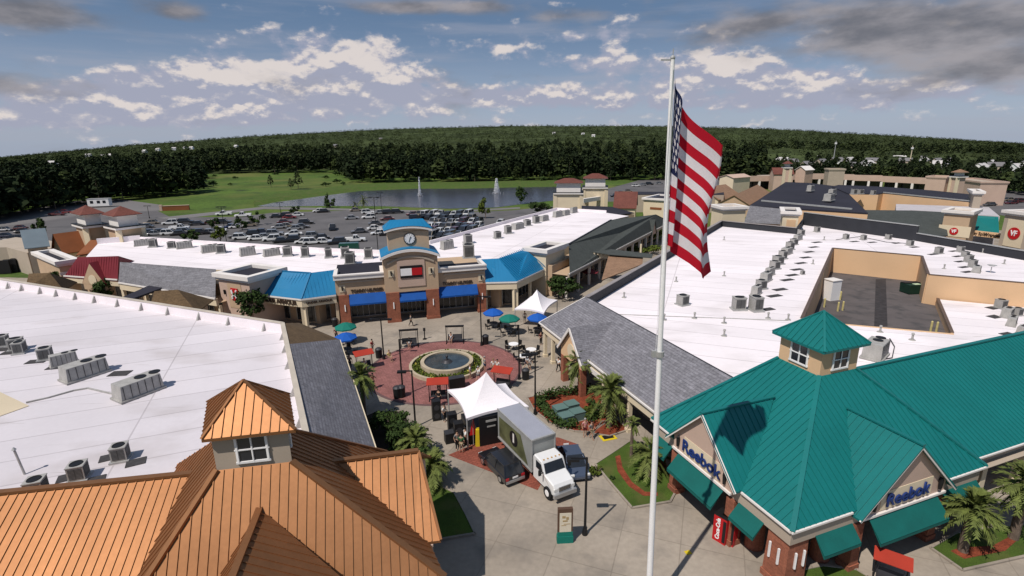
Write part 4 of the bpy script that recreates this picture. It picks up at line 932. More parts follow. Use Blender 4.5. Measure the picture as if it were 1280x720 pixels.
def shopfront(par, e, back, zf=4.3, fh=1.0, fm='cream', ncol=2, colm='cream', skip=(), zt=None):
    """fascia, recessed wall, dark glass and posts under an eave line e (list of 3D points)"""
    for i in range(len(e) - 1):
        p, q = xy(e[i], 0), xy(e[i + 1], 0); d = (q - p).normalized(); n = V(-d.y, d.x, 0)
        if n.dot(back) < 0: n = -n
        m = MB(); a, b = p + n * .04, q + n * .04; m.prism([a, b, b + n * .3, a + n * .3], zf - fh, zf); fo = build('fascia', m, M[fm], par)
        m = MB(); m.bar(xy(p, zf + .05), xy(q, zf + .05), .16, .2); build('gutter', m, M['trim'], par)
        m = MB(); m.prism([p + n * 3, q + n * 3, q + n * 4.5, p + n * 4.5], 0, zf + (1.0 if zt is None else zt)); m.prism([a + n * .32, b + n * .32, b + n * 2.96, a + n * 2.96], zf - fh + .3, zf - fh + .34); build('wall', m, M['stucco'], par)
        L_ = (q - p).length; k = max(1, int(L_ / 4.2))
        for j in range(k):
            c = p + d * (L_ * (j + .5) / k) + n * 2.97; w = L_ / k * .36; m = MB(); m.prism([c - d * w, c + d * w, c + d * w + n * .1, c - d * w + n * .1], .3, 2.6); wo = build('shop_window', m, M['shopglass'], par)
            m = MB()
            for u in (-1, -.33, .33, 1): m.bar(c + d * w * u + V(0, 0, .3) - n * .03, c + d * w * u + V(0, 0, 2.6) - n * .03, .08)
            build('window_frame', m, M['galv'], wo)
        for j in range(max(1, int(L_ / 4.5)) + 1):
            c = p + d * (L_ * j / max(1, int(L_ / 4.5))) + n * .5
            m = MB(); m.box(c + V(0, 0, (zf - fh) / 2), (.36, .36, zf - fh), math.atan2(d.y, d.x)); build('column', m, M[colm], par)
bk = -nO
shopfront(BLW, EL, bk); shopfront(BRW, ER, bk)
pL = (EL[0] + EL[1]) / 2; dL = (EL[1] - EL[0]).normalized(); nL = V(dL.y, -dL.x, 0)
textobj('sign_lettering', 'UNDER ARMOUR', .8, xy(pL, 3.8) + dL * .5 + nL * .03, dL, V(0, 0, 1), M['bronze'], BLW, .06, bold=.025, sx=1.0)
dL2 = (EL[2] - EL[1]).normalized(); nL2 = V(dL2.y, -dL2.x, 0); textobj('sign_lettering', 'UNDER ARMOUR', .42, xy((EL[1] + EL[2]) / 2, 3.8) + nL2 * .03, dL2, V(0, 0, 1), M['bronze'], BLW, .05, bold=.018, sx=1.0)
# flat white roofs behind
WR = thing('outlet_building', 'outlet building with a long white flat roof left of the clock tower', 'building', xy(G(250, 325, 6), 0))
wb = [G(151, 327.5, 6.3), G(270, 337, 6.3), G(337, 338.5, 6.3), G(400, 341.5, 6.3), Cn(-.6, -4, 6.3), Cn(6, -6, 6.3), G(482, 318, 6.3), G(400, 315, 6.3), G(320, 309.5, 6.3), G(176, 300.5, 6.3), G(122, 305, 6.3), G(104, 325, 6.3)]
m = MB(); m.prism([xy(p, 0) for p in wb], 0, 6.3, 1, 0); build('roof_deck', m, [M['white_roof'], M['cream']], WR)
m = MB(); wallseg(m, wb[6], wb[7], 5, 7.0); wallseg(m, wb[7], wb[8], 5, 7.0); wallseg(m, wb[8], wb[9], 5, 7.0); wallseg(m, wb[9], wb[10], 5, 7.3); build('parapet', m, M['parapet'], WR)
GE = [G(148, 353, 4.4), G(269, 373, 4.4)]; GT = [G(150, 327.5, 7.0), G(270, 336.5, 7.0)]
m = MB(); m.slab([GE[0], GE[1], GT[1], GT[0]], .14); build('shingle_roof', m, M['shingle_x'], WR); shopfront(WR, GE, bk)
WR2 = thing('outlet_building', 'outlet building right of the clock tower with a white roof edged by dark shingles', 'building', xy(G(680, 290, 6), 0))
wb2 = [Cn(13, -4, 6.3), Cn(19.6, -4, 6.3), G(601, 325, 6.3), G(623, 323.5, 6.3), G(652, 313.5, 6.3), G(668, 314, 6.3), G(712, 306, 6.3), G(762, 275.5, 6.3), G(786, 270, 6.3), G(758, 266, 6.3), G(696, 262.5, 6.3), G(640, 277, 6.3), G(537, 305, 6.3), Cn(13, -8, 6.3)]
m = MB(); m.prism([xy(p, 0) for p in wb2], 0, 6.3, 1, 0); build('roof_deck', m, [M['white_roof'], M['cream']], WR2)
m = MB(); wallseg(m, wb2[10], wb2[11], 5, 6.9); wallseg(m, wb2[11], wb2[12], 5, 6.9); wallseg(m, wb2[9], wb2[10], 5, 6.9); build('parapet', m, M['parapet'], WR2)
DE = [G(712, 341, 4.2), G(838, 277, 4.2)]; DT = [G(711, 305.5, 7.0), G(764, 275, 7.0), G(820, 268, 7.0)]
m = MB(); m.slab([DE[0], DE[1], DT[2], DT[1], DT[0]], .14); build('dark_shingle_roof', m, M['dark_shingle'], WR2)
m = MB(); m.bar(DT[0] + V(0, 0, .05), DT[1] + V(0, 0, .05), .35, .15); build('ridge_flashing', m, M['black'], WR2)
shopfront(WR2, DE, V(-1, .6, 0), 4.0, .6, 'grey_stucco', colm='trim')
gp = G(791, 276, 6.0); dd_ = (DE[1] - DE[0]).normalized(); nn_ = V(dd_.y, -dd_.x, 0); gb = xy(DE[0] + dd_ * ((gp - DE[0]).dot(dd_)), 0)
m = MB(); A3 = [gb - dd_ * 1.8 + nn_ * .3 + V(0, 0, 3.4), gb + dd_ * 1.8 + nn_ * .3 + V(0, 0, 3.4), gb + nn_ * .3 + V(0, 0, 6.6)]; B3 = [p - nn_ * 3.2 for p in A3]; B3[0].z = B3[1].z = 3.4
m.slab([A3[0], A3[2], B3[2], B3[0]], .12); m.slab([A3[2], A3[1], B3[1], B3[2]], .12); build('entrance_gable_roof', m, M['dark_shingle'], WR2)
m = MB(); m.add([p - nn_ * .2 - V(0, 0, .15) for p in A3], [(0, 1, 2)]); build('entrance_gable', m, M['pink_stucco'], WR2)
# square parapet towers -------------------------------------------------
def ptower(name, label, front, depth, ztop, zb, wallm, roofm='navy_roof', over=.5, corn='trim', cat='building', parent=None, sign=None, lid=True):
    """front = (left pixel, right pixel) of the top front edge"""
    a, b = G(*front[0], ztop), G(*front[1], ztop); d = (xy(b, 0) - xy(a, 0)).normalized(); n = V(-d.y, d.x, 0)
    if n.dot(xy(a, 0)) < 0: n = -n
    if depth < 0:
        tgt = -depth; depth = .6
        while depth < 14 and proj(xy(a + n * depth, ztop))[0] > tgt: depth += .1
    a0, b0 = xy(a, 0) + d * over + n * over, xy(b, 0) - d * over + n * over
    t = parent or thing(name, label, cat, xy((a0 + b0) / 2, 0))
    pts = lambda o: [a0 - d * o - n * o, b0 + d * o - n * o, b0 + d * o + n * (depth + o), a0 - d * o + n * (depth + o)]
    m = MB(); m.prism(pts(0), zb, ztop - .9); build('wall', m, M[wallm], t)
    m = MB(); o = pts(over); i_ = pts(-.35); 
    m.prism(pts(over * .5), ztop - .9, ztop - .55)
    for k in range(4):
        p, q, p2, q2 = o[k], o[(k + 1) % 4], i_[k], i_[(k + 1) % 4]
        vs = [xy(p, ztop - .55), xy(q, ztop - .55), xy(q, ztop), xy(p, ztop), xy(p2, ztop), xy(q2, ztop), xy(q2, ztop - .5), xy(p2, ztop - .5)]
        m.add(vs, [(0, 1, 2, 3), (3, 2, 5, 4), (4, 5, 6, 7)])
    build('cornice', m, M[corn], t)
    m = MB(); m.prism(pts(-.3), ztop - .85, ztop - .45); build('flat_roof', m, M[roofm], t)
    return t, a0, b0, d, n
tH, a0, b0, d, n = ptower('shop_tower', 'square tan shop tower with a red and white letter sign, left of the blue roof', ((264, 341), (309, 347)), 5.5, 7.5, 0, 'pink_stucco')
mid_ = (a0 + b0) / 2; m = MB(); m.prism([mid_ - d * 1.3 - n * .05, mid_ + d * 1.3 - n * .05, mid_ + d * 1.3, mid_ - d * 1.3], 2.8, 6.2); build('panel', m, M['stucco'], tH)
m = MB(); c = mid_ - n * .12; m.prism([c - d * .68, c + d * .68, c + d * .68 + n * .06, c - d * .68 + n * .06], 3.9, 5.6); sb = build('sign_board', m, M['sign_red'], tH)
m = MB()
for sg_ in (-1, 1):
    P = [c + d * x + V(0, 0, 4.75 + sg_ * z) - n * .06 for (x, z) in ((-.42, .62), (-.38, .3), (-.2, .0), (0, -.08), (.2, .0), (.38, .3), (.42, .62))]
    for k in range(6): m.bar(P[k], P[k + 1], .2)
build('sign_emblem', m, M['white'], sb)
for s in (-1.9, 1.9):
    m = MB(); p = mid_ + d * s - n * .15; m.cyl(p + V(0, 0, 4.6), p + V(0, 0, 5.2), .1, .14, 8); build('wall_lamp', m, M['black'], tH)
tC, a0, b0, d, n = ptower('shop_tower', 'cream square shop tower with a dark recessed roof, beside the right blue roof', ((684, 313), (711, 303.5)), 3.6, 7.6, 0, 'cream')
# maroon gable roofed shop
MG = thing('shop_building', 'small shop with a maroon metal roof and a tan gable facing the plaza', 'building', xy(G(115, 350, 4.2), 0))
e0, e1, t0, t1 = G(80, 346, 4.2), G(147, 351, 4.2), G(97, 321.5, 7.3), G(148, 320, 7.8)
m = MB(); m.slab([e0, e1, t1, t0], .14); m.ribs([e0, e1, t1, t0], .5, .05, .06); m.slab([e0, t0, e0 + V(-1, 8, 0)], .12); m.slab([t0, t1, e1 + V(0, 9, 0), e0 + V(-1, 8, 0)], .12); m.slab([e1, t1, e1 + V(0, 9, 0)], .12); build('metal_roof', m, M['maroon'], MG)
g_ = G(121, 329, 6.6); d = (e1 - e0).normalized(); n = V(d.y, -d.x, 0); gb = xy(e0 + d * ((g_ - e0).dot(d)), 0)
A3 = [gb - d * 2.4 + n * .5 + V(0, 0, 3.6), gb + d * 2.4 + n * .5 + V(0, 0, 3.6), gb + n * .5 + V(0, 0, 6.9)]; B3 = [A3[0] - n * .5, A3[1] - n * .5, A3[2] - n * 4.5]
m = MB(); m.slab([A3[0], A3[2], B3[2], B3[0]], .12); m.slab([A3[2], A3[1], B3[1], B3[2]], .12); build('gable_roof', m, M['maroon'], MG)
m = MB(); m.add([p + n * .02 - V(0, 0, .12) for p in A3], [(0, 1, 2)]); m.prism([gb - d * 2.2 + n * .5, gb + d * 2.2 + n * .5, gb + d * 2.2 - n * .5, gb - d * 2.2 - n * .5], 2.6, 3.5); build('gable_wall', m, M['stucco'], MG)
m = MB(); c = gb + n * .56; m.cyl(c + V(0, 0, 4.2), c + V(0, 0, 4.2) + n * .06, .8, .8, 18); build('round_sign', m, M['cream'], MG)
shopfront(MG, [e0, e1], -n)

# ================================================================== buildings at the far left
def gabled(name, label, fl, fr, ze, zr, depth, roofm, wallm, along=True, zb=0, cat='building', ov=.4):
    """box with a pitched roof; fl, fr = pixels of the eave corners of the near long (or gable) side at height ze"""
    a, b = xy(G(*fl, ze), 0), xy(G(*fr, ze), 0); d = (b - a).normalized(); n = V(-d.y, d.x, 0)
    if n.dot(a) < 0: n = -n
    t = thing(name, label, cat, (a + b) / 2); L_ = (b - a).length
    m = MB(); m.prism([a, b, b + n * depth, a + n * depth], zb, ze)
    if along:
        for s in (a, b): m.add([xy(s, ze), xy(s + n * depth, ze), xy(s + n * depth / 2, zr - .1)], [(0, 1, 2)])
    else:
        for s in (V(0, 0, 0), n * depth): m.add([xy(a + s, ze), xy(b + s, ze), xy((a + b) / 2 + s, zr - .1)], [(0, 1, 2)])
    build('wall', m, M[wallm], t); m = MB(); o = ov; sl = (zr - ze) / ((depth if along else L_) / 2)
    if along:
        r0, r1 = xy(a + n * depth / 2 - d * o, zr), xy(b + n * depth / 2 + d * o, zr)
        m.slab([xy(a - d * o - n * o, ze - sl * o), xy(b + d * o - n * o, ze - sl * o), r1, r0], .15); m.slab([r0, r1, xy(b + d * o + n * (depth + o), ze - sl * o), xy(a - d * o + n * (depth + o), ze - sl * o)], .15)
    else:
        r0, r1 = xy((a + b) / 2 - n * o, zr), xy((a + b) / 2 + n * (depth + o), zr)
        m.slab([xy(a - d * o - n * o, ze - sl * o), r0, r1, xy(a - d * o + n * (depth + o), ze - sl * o)], .15); m.slab([xy(b + d * o - n * o, ze - sl * o), r0, r1, xy(b + d * o + n * (depth + o), ze - sl * o)], .15)
    build('roof', m, M[roofm], t); return t, a, b, d, n
def openings(t, a, d, n, L_, cnt, z0, z1, w, mt='shopglass', name='window'):
    for k in range(cnt):
        c = a + d * (L_ * (k + .5) / cnt) - n * .03; m = MB(); m.prism([c - d * w / 2, c + d * w / 2, c + d * w / 2 + n * .1, c - d * w / 2 + n * .1], z0, z1); build(name, m, M[mt], t)
t, a, b, d, n = gabled('shop_building', 'tall narrow shop with a pale blue-grey gable roof, at the far left', (33, 306), (58, 303.4), 6.4, 9.0, 3.4, 'steel_roof', 'grey_stucco'); openings(t, a, d, n, (b - a).length, 2, 4.2, 5.2, .4)
gl = thing('shop_wing', 'tan flat-topped shop wing below the pale blue-grey gable', 'building', xy(G(20, 325, 5), 0)); p = xy(G(-6, 306, 5.2), 0)
m = MB(); q = xy(G(33, 318, 4.4), 0); m.prism([xy(G(-60, 312, 4.6), 0), xy(G(8, 309, 4.6), 0), xy(G(34, 316, 4.6), 0), q + V(2, 10, 0), xy(G(-60, 312, 4.6), 0) + V(0, 14, 0)], 0, 4.6); build('wall', m, M['grey_stucco'], gl)
m = MB()
for k in range(4): m.box(xy(G(4 + k * 9, 330 - k * 1.5, 2), 1.4), (2.0, .5, 2.6), .3)
build('opening', m, M['black'], gl)
t, a, b, d, n = gabled('shop_building', 'low shop with an orange-brown gable roof, left of the twin entry towers', (80, 313), (110, 308.5), 4.6, 7.7, 4.4, 'rust_roof', 'cream')
t_, a0, b0, d, n = ptower('shop_tower', 'tan corner shop with a near-black flat roof ringed by a pale cornice', ((68, 327.5), (99, 323)), -40, 6.4, 0, 'stucco')
m = MB(); m.prism([a0 - d * .1 - n * .06, b0 + d * .1 - n * .06, b0 + d * .1, a0 - d * .1], 4.0, 4.5); build('moulding', m, M['trim'], t_)
def entry_tower(label, fl, fr, zc, depth, bpx, roofm='red_tile', zb=0, wallm='stucco', rz=2.0, cat='tower'):
    a, b = xy(G(*fl, zc), 0), xy(G(*fr, zc), 0); d = (b - a).normalized(); n = V(-d.y, d.x, 0)
    if n.dot(a) < 0: n = -n
    if depth < 0:      # depth given as the pixel column of the far corner
        tgt = -depth; depth = .6
        while depth < 12 and proj(xy(a + n * depth, zc))[0] > tgt: depth += .1
    t = thing('entry_tower', label, cat, (a + b) / 2); L_ = (b - a).length; pts = lambda o: [a - d * o - n * o, b + d * o - n * o, b + d * o + n * (depth + o), a - d * o + n * (depth + o)]
    zt = bpx; m = MB(); m.prism(pts(0), zb, zc - .4); build('wall', m, M[wallm], t)
    m = MB(); m.prism(pts(.5), zc - .4, zc); m.prism(pts(.2), zc, zc + .02); build('cornice', m, M['trim'], t)
    m = MB(); m.prism(pts(.55), zc + .02, zc + .14); build('flashing', m, M['black'], t)
    m = MB(); m.prism(pts(-.35), zc, zt); build('lantern', m, M['trim'], t)
    m = MB(); o = [xy(p, zt + .05) for p in pts(.35)]; m.prism(pts(.35), zt - .12, zt + .05); build('eave', m, M['trim'], t)
    m = MB(); r = min(L_, depth) / 2; c0 = (a + b) / 2 + n * depth / 2; e = d * max(0, (L_ - depth) / 2 + .6); ap0, ap1 = xy(c0 - e, zt + rz), xy(c0 + e, zt + rz)
    o = [xy(p, zt + .07) for p in pts(.4)]; m.slab([o[0], o[1], ap1, ap0], .1); m.slab([o[1], o[2], ap1], .1); m.slab([o[2], o[3], ap0, ap1], .1); m.slab([o[3], o[0], ap0], .1); build('tile_roof', m, M[roofm], t)
    for p in (a, b): m = MB(); m.bar(xy(p, zb) - n * .05, xy(p, zc - .45) - n * .05, 1.1, .3); build('pilaster', m, M['cream'], t)
    return t
entry_tower('left one of the twin cream entry towers with red tile roofs beside the car park', (106, 283), (131, 280.3), 9.0, -94, 11.2, rz=1.6)
entry_tower('right one of the twin cream entry towers with red tile roofs beside the car park', (147, 285), (177, 281.5), 9.0, -134, 11.2, rz=1.6)
lk = thing('entry_bridge', 'cream beam linking the twin entry towers', 'bridge', xy(G(118, 291, 5), 0)); m = MB(); m.bar(G(108, 292, 5.5), G(134, 293, 5.5), 1.4, 1.0); build('beam', m, M['cream'], lk); m = MB(); m.bar(G(108, 295, 4.6), G(134, 296, 4.6), .8, .7); build('lower_beam', m, M['grey_stucco'], lk)
br = thing('shop_roof', 'long low shop with a dark red-brown shingle roof under the twin entry towers', 'building', xy(G(110, 308, 5), 0))
m = MB(); e = [G(95, 319, 5), G(123, 315, 5), G(146, 300, 6.4), G(113, 300, 6.4)]; m.slab(e, .15); build('shingle_roof', m, M['rust_roof'], br); m = MB(); m.prism([xy(p, 0) for p in e], 0, 4.7); build('wall', m, M['stucco'], br)

# ================================================================== cream twin towers and shops beyond the dark roof
entry_tower('nearer cream entry tower with a flat red tile roof in front of the pond', (694, 241), (727, 241), 9.5, 6, 12.2, zb=0, wallm='cream', rz=1.2)
entry_tower('farther cream entry tower with a flat red tile roof behind the dark shingle roof', (730, 234), (758, 234), 9.5, 6, 12.2, zb=0, wallm='cream', rz=1.4)
lk = thing('entry_bridge', 'white ramped beam between the two cream towers near the pond', 'bridge', xy(G(742, 249, 5), 0)); m = MB(); m.bar(G(728, 251, 6), G(752, 247.5, 6), 1.0, 1.2); build('beam', m, M['trim'], lk); m = MB(); m.bar(G(730, 254.5, 4.5), G(752, 251.5, 4.5), .6, .7); build('lower_beam', m, M['grey_stucco'], lk)
t, a, b, d, n = gabled('shop_building', 'small shop with a brick-red gable roof beyond the white deck', (768, 258), (794, 258.5), 5.0, 9.0, 8, 'red_tile', 'cream')
ds = thing('shop_building', 'low shop with a nearly black curved roof between the cream towers and the red gable', 'building', xy(G(745, 268, 5), 0))
m = MB(); e = [G(727, 266, 5.5), G(775, 268, 5.5), G(793, 266, 5.5), G(765, 258.5, 6.6), G(727, 257, 6.6)]; m.slab(e, .2); build('roof', m, M['navy_roof'], ds); m = MB(); m.prism([xy(p, 0) for p in e], 0, 5.1); build('wall', m, M['stucco'], ds)
t_, a0, b0, d, n = ptower('shop_building', 'cream shop with a pale parapet just left of the flagpole', ((802, 247), (838, 249)), 12, 7.0, 0, 'cream', 'navy_roof')
m = MB(); c = (a0 + b0) / 2 - n * .05; m.prism([c - d * 1.8, c + d * 1.8, c + d * 1.8 + n * .1, c - d * 1.8 + n * .1], 3.6, 4.3); build('sign_board', m, M['rust_roof'], t_)
dk = thing('shop_building', 'wide dark-roofed shop row beyond the flagpole', 'building', xy(G(810, 245, 5), 0)); m = MB(); e = [G(797, 243, 6), G(905, 243, 6), G(905, 236, 7), G(778, 236, 7)]; m.prism([xy(p, 0) for p in e], 0, 5.8); build('wall', m, M['grey_stucco'], dk); m = MB(); m.slab([xy(p, 6.0) for p in e], .2); build('roof', m, M['navy_roof'], dk)

# ---- pergola court between the two long buildings
tb = thing('brown_roof_pavilion', 'court pavilion with a flat tan-brown shingle roof and white beam ends', 'pavilion', xy(G(790, 345, 4), 0))
e = [G(752, 350, 3.8), G(803, 330, 4.6), G(804, 319, 5.0), G(762, 315, 5.0)]
m = MB(); m.slab(e, .15); build('shingle_roof', m, M['tan_shingle'], tb)
m = MB(); m.slab([G(740, 314.5, 5.2), G(762, 318, 5.2), G(815, 322, 5.2), G(816, 317.5, 5.4), G(764, 311.5, 5.4)], .12); build('dark_roof', m, M['dark_shingle'], tb)
m = MB(); A, B = G(740, 318, 4.6), G(763, 320.5, 4.6); m.bar(A, B, .3, .9)
for k in range(5): q = A + (B - A) * (k + .5) / 5; m.box(q + V(0, -.3, .3), (.25, .7, .3))
build('pergola_beam', m, M['cream'], tb)
for q in (G(755, 341, 0), G(741, 334, 0), G(800, 332, 0)):
    m = MB(); m.cyl(xy(q, 0), xy(q, 4.3), .22, .2, 10); build('column', m, M['cream'], tb)

# ================================================================== shops behind the right-hand deck
t_, a0, b0, d, n = ptower('shop_tower', 'cream parapet block with an arched panel, just right of the flag', ((903, 259), (937, 258)), 5, 9.5, 0, 'cream', 'grey_stucco')
t_, a0, b0, d, n = ptower('shop_tower', 'cream parapet block with a peach panel, at the left end of the dark mansard', ((976, 264), (1003, 265)), 7, 9.6, 0, 'cream', 'navy_roof')
m = MB(); m.prism([a0 + d * .8 - n * .06, b0 - d * .4 - n * .06, b0 - d * .4, a0 + d * .8], 4, 7.9); build('panel', m, M['peach'], t_)
gr = thing('outlet_building', 'shop row with a grey shingle slope and dark roof between two cream blocks', 'building', xy(G(955, 270, 5), 0))
m = MB(); m.slab([G(930, 278, 5), G(978, 280, 5), G(978, 259, 8), G(937, 257, 8)], .15); build('shingle_roof', m, M['shingle_x'], gr)
e = [G(937, 257, 8), G(1085, 266, 8), G(1052, 233.5, 8), G(1010, 228.5, 8), G(982, 227.5, 8)]
m = MB(); m.slab([xy(p, 8) for p in e], .3); build('dark_flat_roof', m, M['navy_roof'], gr)
m = MB(); m.prism([xy(p, 0) for p in e], 0, 7.6); build('wall', m, M['peach'], gr)
m = MB(); m.bar(xy(G(952, 251, 8.2), 8.25), xy(G(1065, 261.5, 8.2), 8.25), .4, .35); build('roof_pipe', m, M['galv'], gr)
# tan wall with the second dark roof
tw = thing('outlet_building', 'outlet building with a long tan rear wall under a near-black roof', 'building', xy(G(1140, 258, 5), 0))
z = 8.0; wl_ = [G(1060, 243, z), G(1098, 243.5, z), G(1104, 242, z), G(1222, 254, z)]; bk_ = [G(1222, 245, z), G(1165, 239, z), G(1105, 234.5, z), G(1048, 232, z), G(1040, 234, z)]
m = MB(); m.prism([xy(p, 0) for p in wl_ + bk_], 0, z); build('wall', m, M['peach'], tw)
m = MB(); m.prism([xy(p, 0) for p in wl_ + bk_], z + .004, z + .25); build('flat_roof', m, M['navy_roof'], tw)
m = MB(); a, b = xy(wl_[2], 0), xy(wl_[3], 0); wallseg(m, a, b + V(.1, 0, 0), z + .2, z + .5); build('parapet_cap', m, M['grey_cap'] if 'grey_cap' in M else M['galv'], tw)
t_, a0, b0, d, n = ptower('shop_tower', 'pale square end tower at the right of the near-black roof', ((1216, 239), (1233, 239.5)), 7, 11, 0, 'grey_stucco', 'grey_stucco')
# dark green-grey roof sloping towards the corridor, light deck behind it
dg = thing('outlet_building', 'outlet row with a dark green-grey shingle slope, a teal panel roof and a pale deck', 'building', xy(G(1150, 275, 5), 0))
m = MB(); m.slab([G(1028, 278, 4.6), G(1150, 297, 4.6), G(1185, 294, 4.6), G(1180, 265, 7.2), G(1137, 263, 7.2), G(1032, 262, 7.2)], .15); build('shingle_roof', m, M['dark_shingle'], dg)
z = 7.0; e = [G(1120, 265.5, z), G(1138, 266, z), G(1138, 262.5, z), G(1178, 265, z), G(1250, 270.5, z), G(1236, 259, z), G(1120, 255, z)]
m = MB(); m.prism([xy(p, 0) for p in e], 0, z); build('pale_roof_deck', m, M['galv'] if False else mat('pale_grey_membrane', (.46, .43, .44), .85, var=.08), dg)
m = MB(); q = [G(1216, 288, 4.4), G(1249, 292, 4.4), G(1248, 271, 7.2), G(1216, 269, 7.2)]; m.slab(q, .15); m.ribs(q, .6, .06, .06); build('teal_roof', m, M['teal'], dg)
m = MB(); m.bar(G(1215, 291, 4.1), G(1250, 295, 4.1), .4, 1.1); f1 = build('fascia', m, M['peach'], dg)
dF = (G(1250, 295, 4.1) - G(1215, 291, 4.1)).normalized(); nF = V(dF.y, -dF.x, 0)
textobj('sign_lettering', 'Easy Spirit', .95, (G(1224, 292, 4.1)) + nF * .25, dF, V(0, 0, 1), M['bronze'], f1, .05, bold=.02, sx=.75)
textobj('sign_lettering', 'Wrangler', .95, (G(1241, 294, 4.1)) + nF * .25, dF, V(0, 0, 1), M['bronze'], f1, .05, bold=.02, sx=.75)
m = MB(); m.bar(G(1160, 286, 4.4), G(1181, 287.5, 4.4), .4, 1.5); f2 = build('sign_fascia', m, M['peach'], dg)
textobj('sign_lettering', 'Lee', 1.5, G(1169, 287, 4.4) + nF * .25, dF, V(0, 0, 1), M['sign_red'], f2, .05, bold=.03)
t_, a0, b0, d, n = ptower('shop_tower', 'tan sign block with a small round red emblem, left of the teal panel roof', ((1177, 262), (1218, 265)), 6, 9.2, 0, 'stucco', 'grey_stucco')
def roundsign(t_, a0, b0, d, n, u, zc, r, w, h, s):
    c = a0 + (b0 - a0) * u - n * .08; m = MB(); m.prism([c - d * w, c + d * w, c + d * w + n * .06, c - d * w + n * .06], zc - h, zc + h); pn = build('sign_panel', m, M['cream'], t_)
    m = MB(); m.cyl(c + V(0, 0, zc) - n * .02, c + V(0, 0, zc) - n * .1, r, r, 24); dk_ = build('round_emblem', m, M['sign_red'], pn)
    textobj('emblem_lettering', s, r * 1.25, c + V(0, 0, zc) - n * .13, d, V(0, 0, 1), M['white'], dk_, .03, bold=.04, sx=.8)
roundsign(t_, a0, b0, d, n, .5, 5.0, .72, 2.6, 1.1, 'VF')
t_, a0, b0, d, n = ptower('shop_tower', 'grey-tan sign block with a large round red emblem, right of the teal panel roof', ((1252, 262), (1300, 268)), 12, 9.8, 0, 'grey_stucco', 'grey_stucco')
roundsign(t_, a0, b0, d, n, .42, 5.6, 1.15, 1.7, 2.6, 'VF')
# long far arcade
fa = thing('arcade_building', 'long low beige arcade building at the far side of the centre', 'building', xy(G(1110, 235, 4), 0))
apx = [(918, 221, 228), (965, 219, 225.5), (1006, 217, 224), (1037, 217, 224), (1065, 218.5, 225.5), (1100, 219.5, 227), (1158, 223, 230.5), (1222, 229, 237)]
base = [G(x, y, 0) for (x, _, y) in [(918, 0, 238), (965, 0, 237), (1006, 0, 236), (1037, 0, 236), (1065, 0, 237), (1100, 0, 238), (1158, 0, 241.5), (1226, 0, 247)]]
m = MB(); mo = []
for i in range(len(base) - 1):
    a, b = base[i], base[i + 1]; d = (b - a).normalized(); n = V(-d.y, d.x, 0); n = n if n.y > 0 else -n
    zt = zat((a + b) / 2, (apx[i][1] + apx[i + 1][1]) / 2); zl = zat((a + b) / 2, (apx[i][2] + apx[i + 1][2]) / 2)
    m.prism([a, b, b + n * .6, a + n * .6], zl, zt); md = MB(); md.prism([a + n * 3.5, b + n * 3.5, b + n * 14, a + n * 14], 0, zt - 1.3); build('shaded_arcade_recess', md, M['shopglass'], fa); md = MB(); md.prism([a + n * .65, b + n * .65, b + n * 14.2, a + n * 14.2], zt - 1.25, zt - 1.0); build('roof', md, M['grey_stucco'], fa); L_ = (b - a).length  # dark glass block carries the shade of the arcade recess in its colour
    for k in range(int(L_ / 6) + 1): mo.append((a + d * min(L_, k * 6) + n * .3, zl, math.atan2(d.y, d.x)))
build('wall', m, M['pink_stucco'], fa)
for (p, zl, an) in mo:
    m = MB(); m.box(xy(p, zl / 2), (.9, .7, zl), an); build('column', m, M['trim'], fa)
for (lab, f, dep, z, wm) in (('beige parapet block in the middle of the far arcade', ((1036, 211), (1058, 211)), 6, 10.5, 'grey_stucco'), ('beige raised block near the right end of the far arcade', ((1157, 220), (1184, 221)), 8, 8.8, 'pink_stucco'),
                             ('beige end block of the far arcade', ((1186, 222), (1226, 227)), 8, 8.2, 'pink_stucco')):
    ptower('arcade_block', lab, f, dep, z, 0, wm, 'grey_stucco', .3, wm)
t, a, b, d, n = gabled('entrance_pavilion', 'far entrance pavilion with a dark red hip roof above the near-black deck', (968, 217), (992, 217), 8.0, 10.5, 8, 'red_tile', 'pink_stucco')
t, a, b, d, n = gabled('entrance_gable', 'small pinkish gable beside the far entrance pavilion', (995, 211.5), (1007, 212), 9.8, 11.3, 6, 'trim', 'pink_stucco', along=False)
entry_tower('far square tower with a tile roof behind the arcade, left of its red pavilion', (981, 209), (989, 209), 12.5, 3, 13.8, wallm='pink_stucco', rz=1.0)
entry_tower('far square tower with a tan top near the right end of the arcade', (1190, 220), (1198, 220.5), 11, 3, 12.2, roofm='tan_shingle', wallm='pink_stucco', rz=1.0)
t, a, b, d, n = gabled('shop_building', 'shop with a reddish brown gable roof seen past the right edge of the flag', (898, 249), (926, 244), 4.5, 8, 12, 'tan_shingle', 'cream')
t, a, b, d, n = gabled('shop_building', 'cream shop with a sloped parapet behind the reddish brown roof', (917, 222), (938, 220.5), 7.5, 8.6, 7, 'pink_stucco', 'cream')
t, a, b, d, n = gabled('pavilion', 'court pavilion with a sandy brown shingle roof left of the near-black deck', (936, 255), (962, 240), 4.0, 6.6, 9, 'tan_shingle', 'stucco')
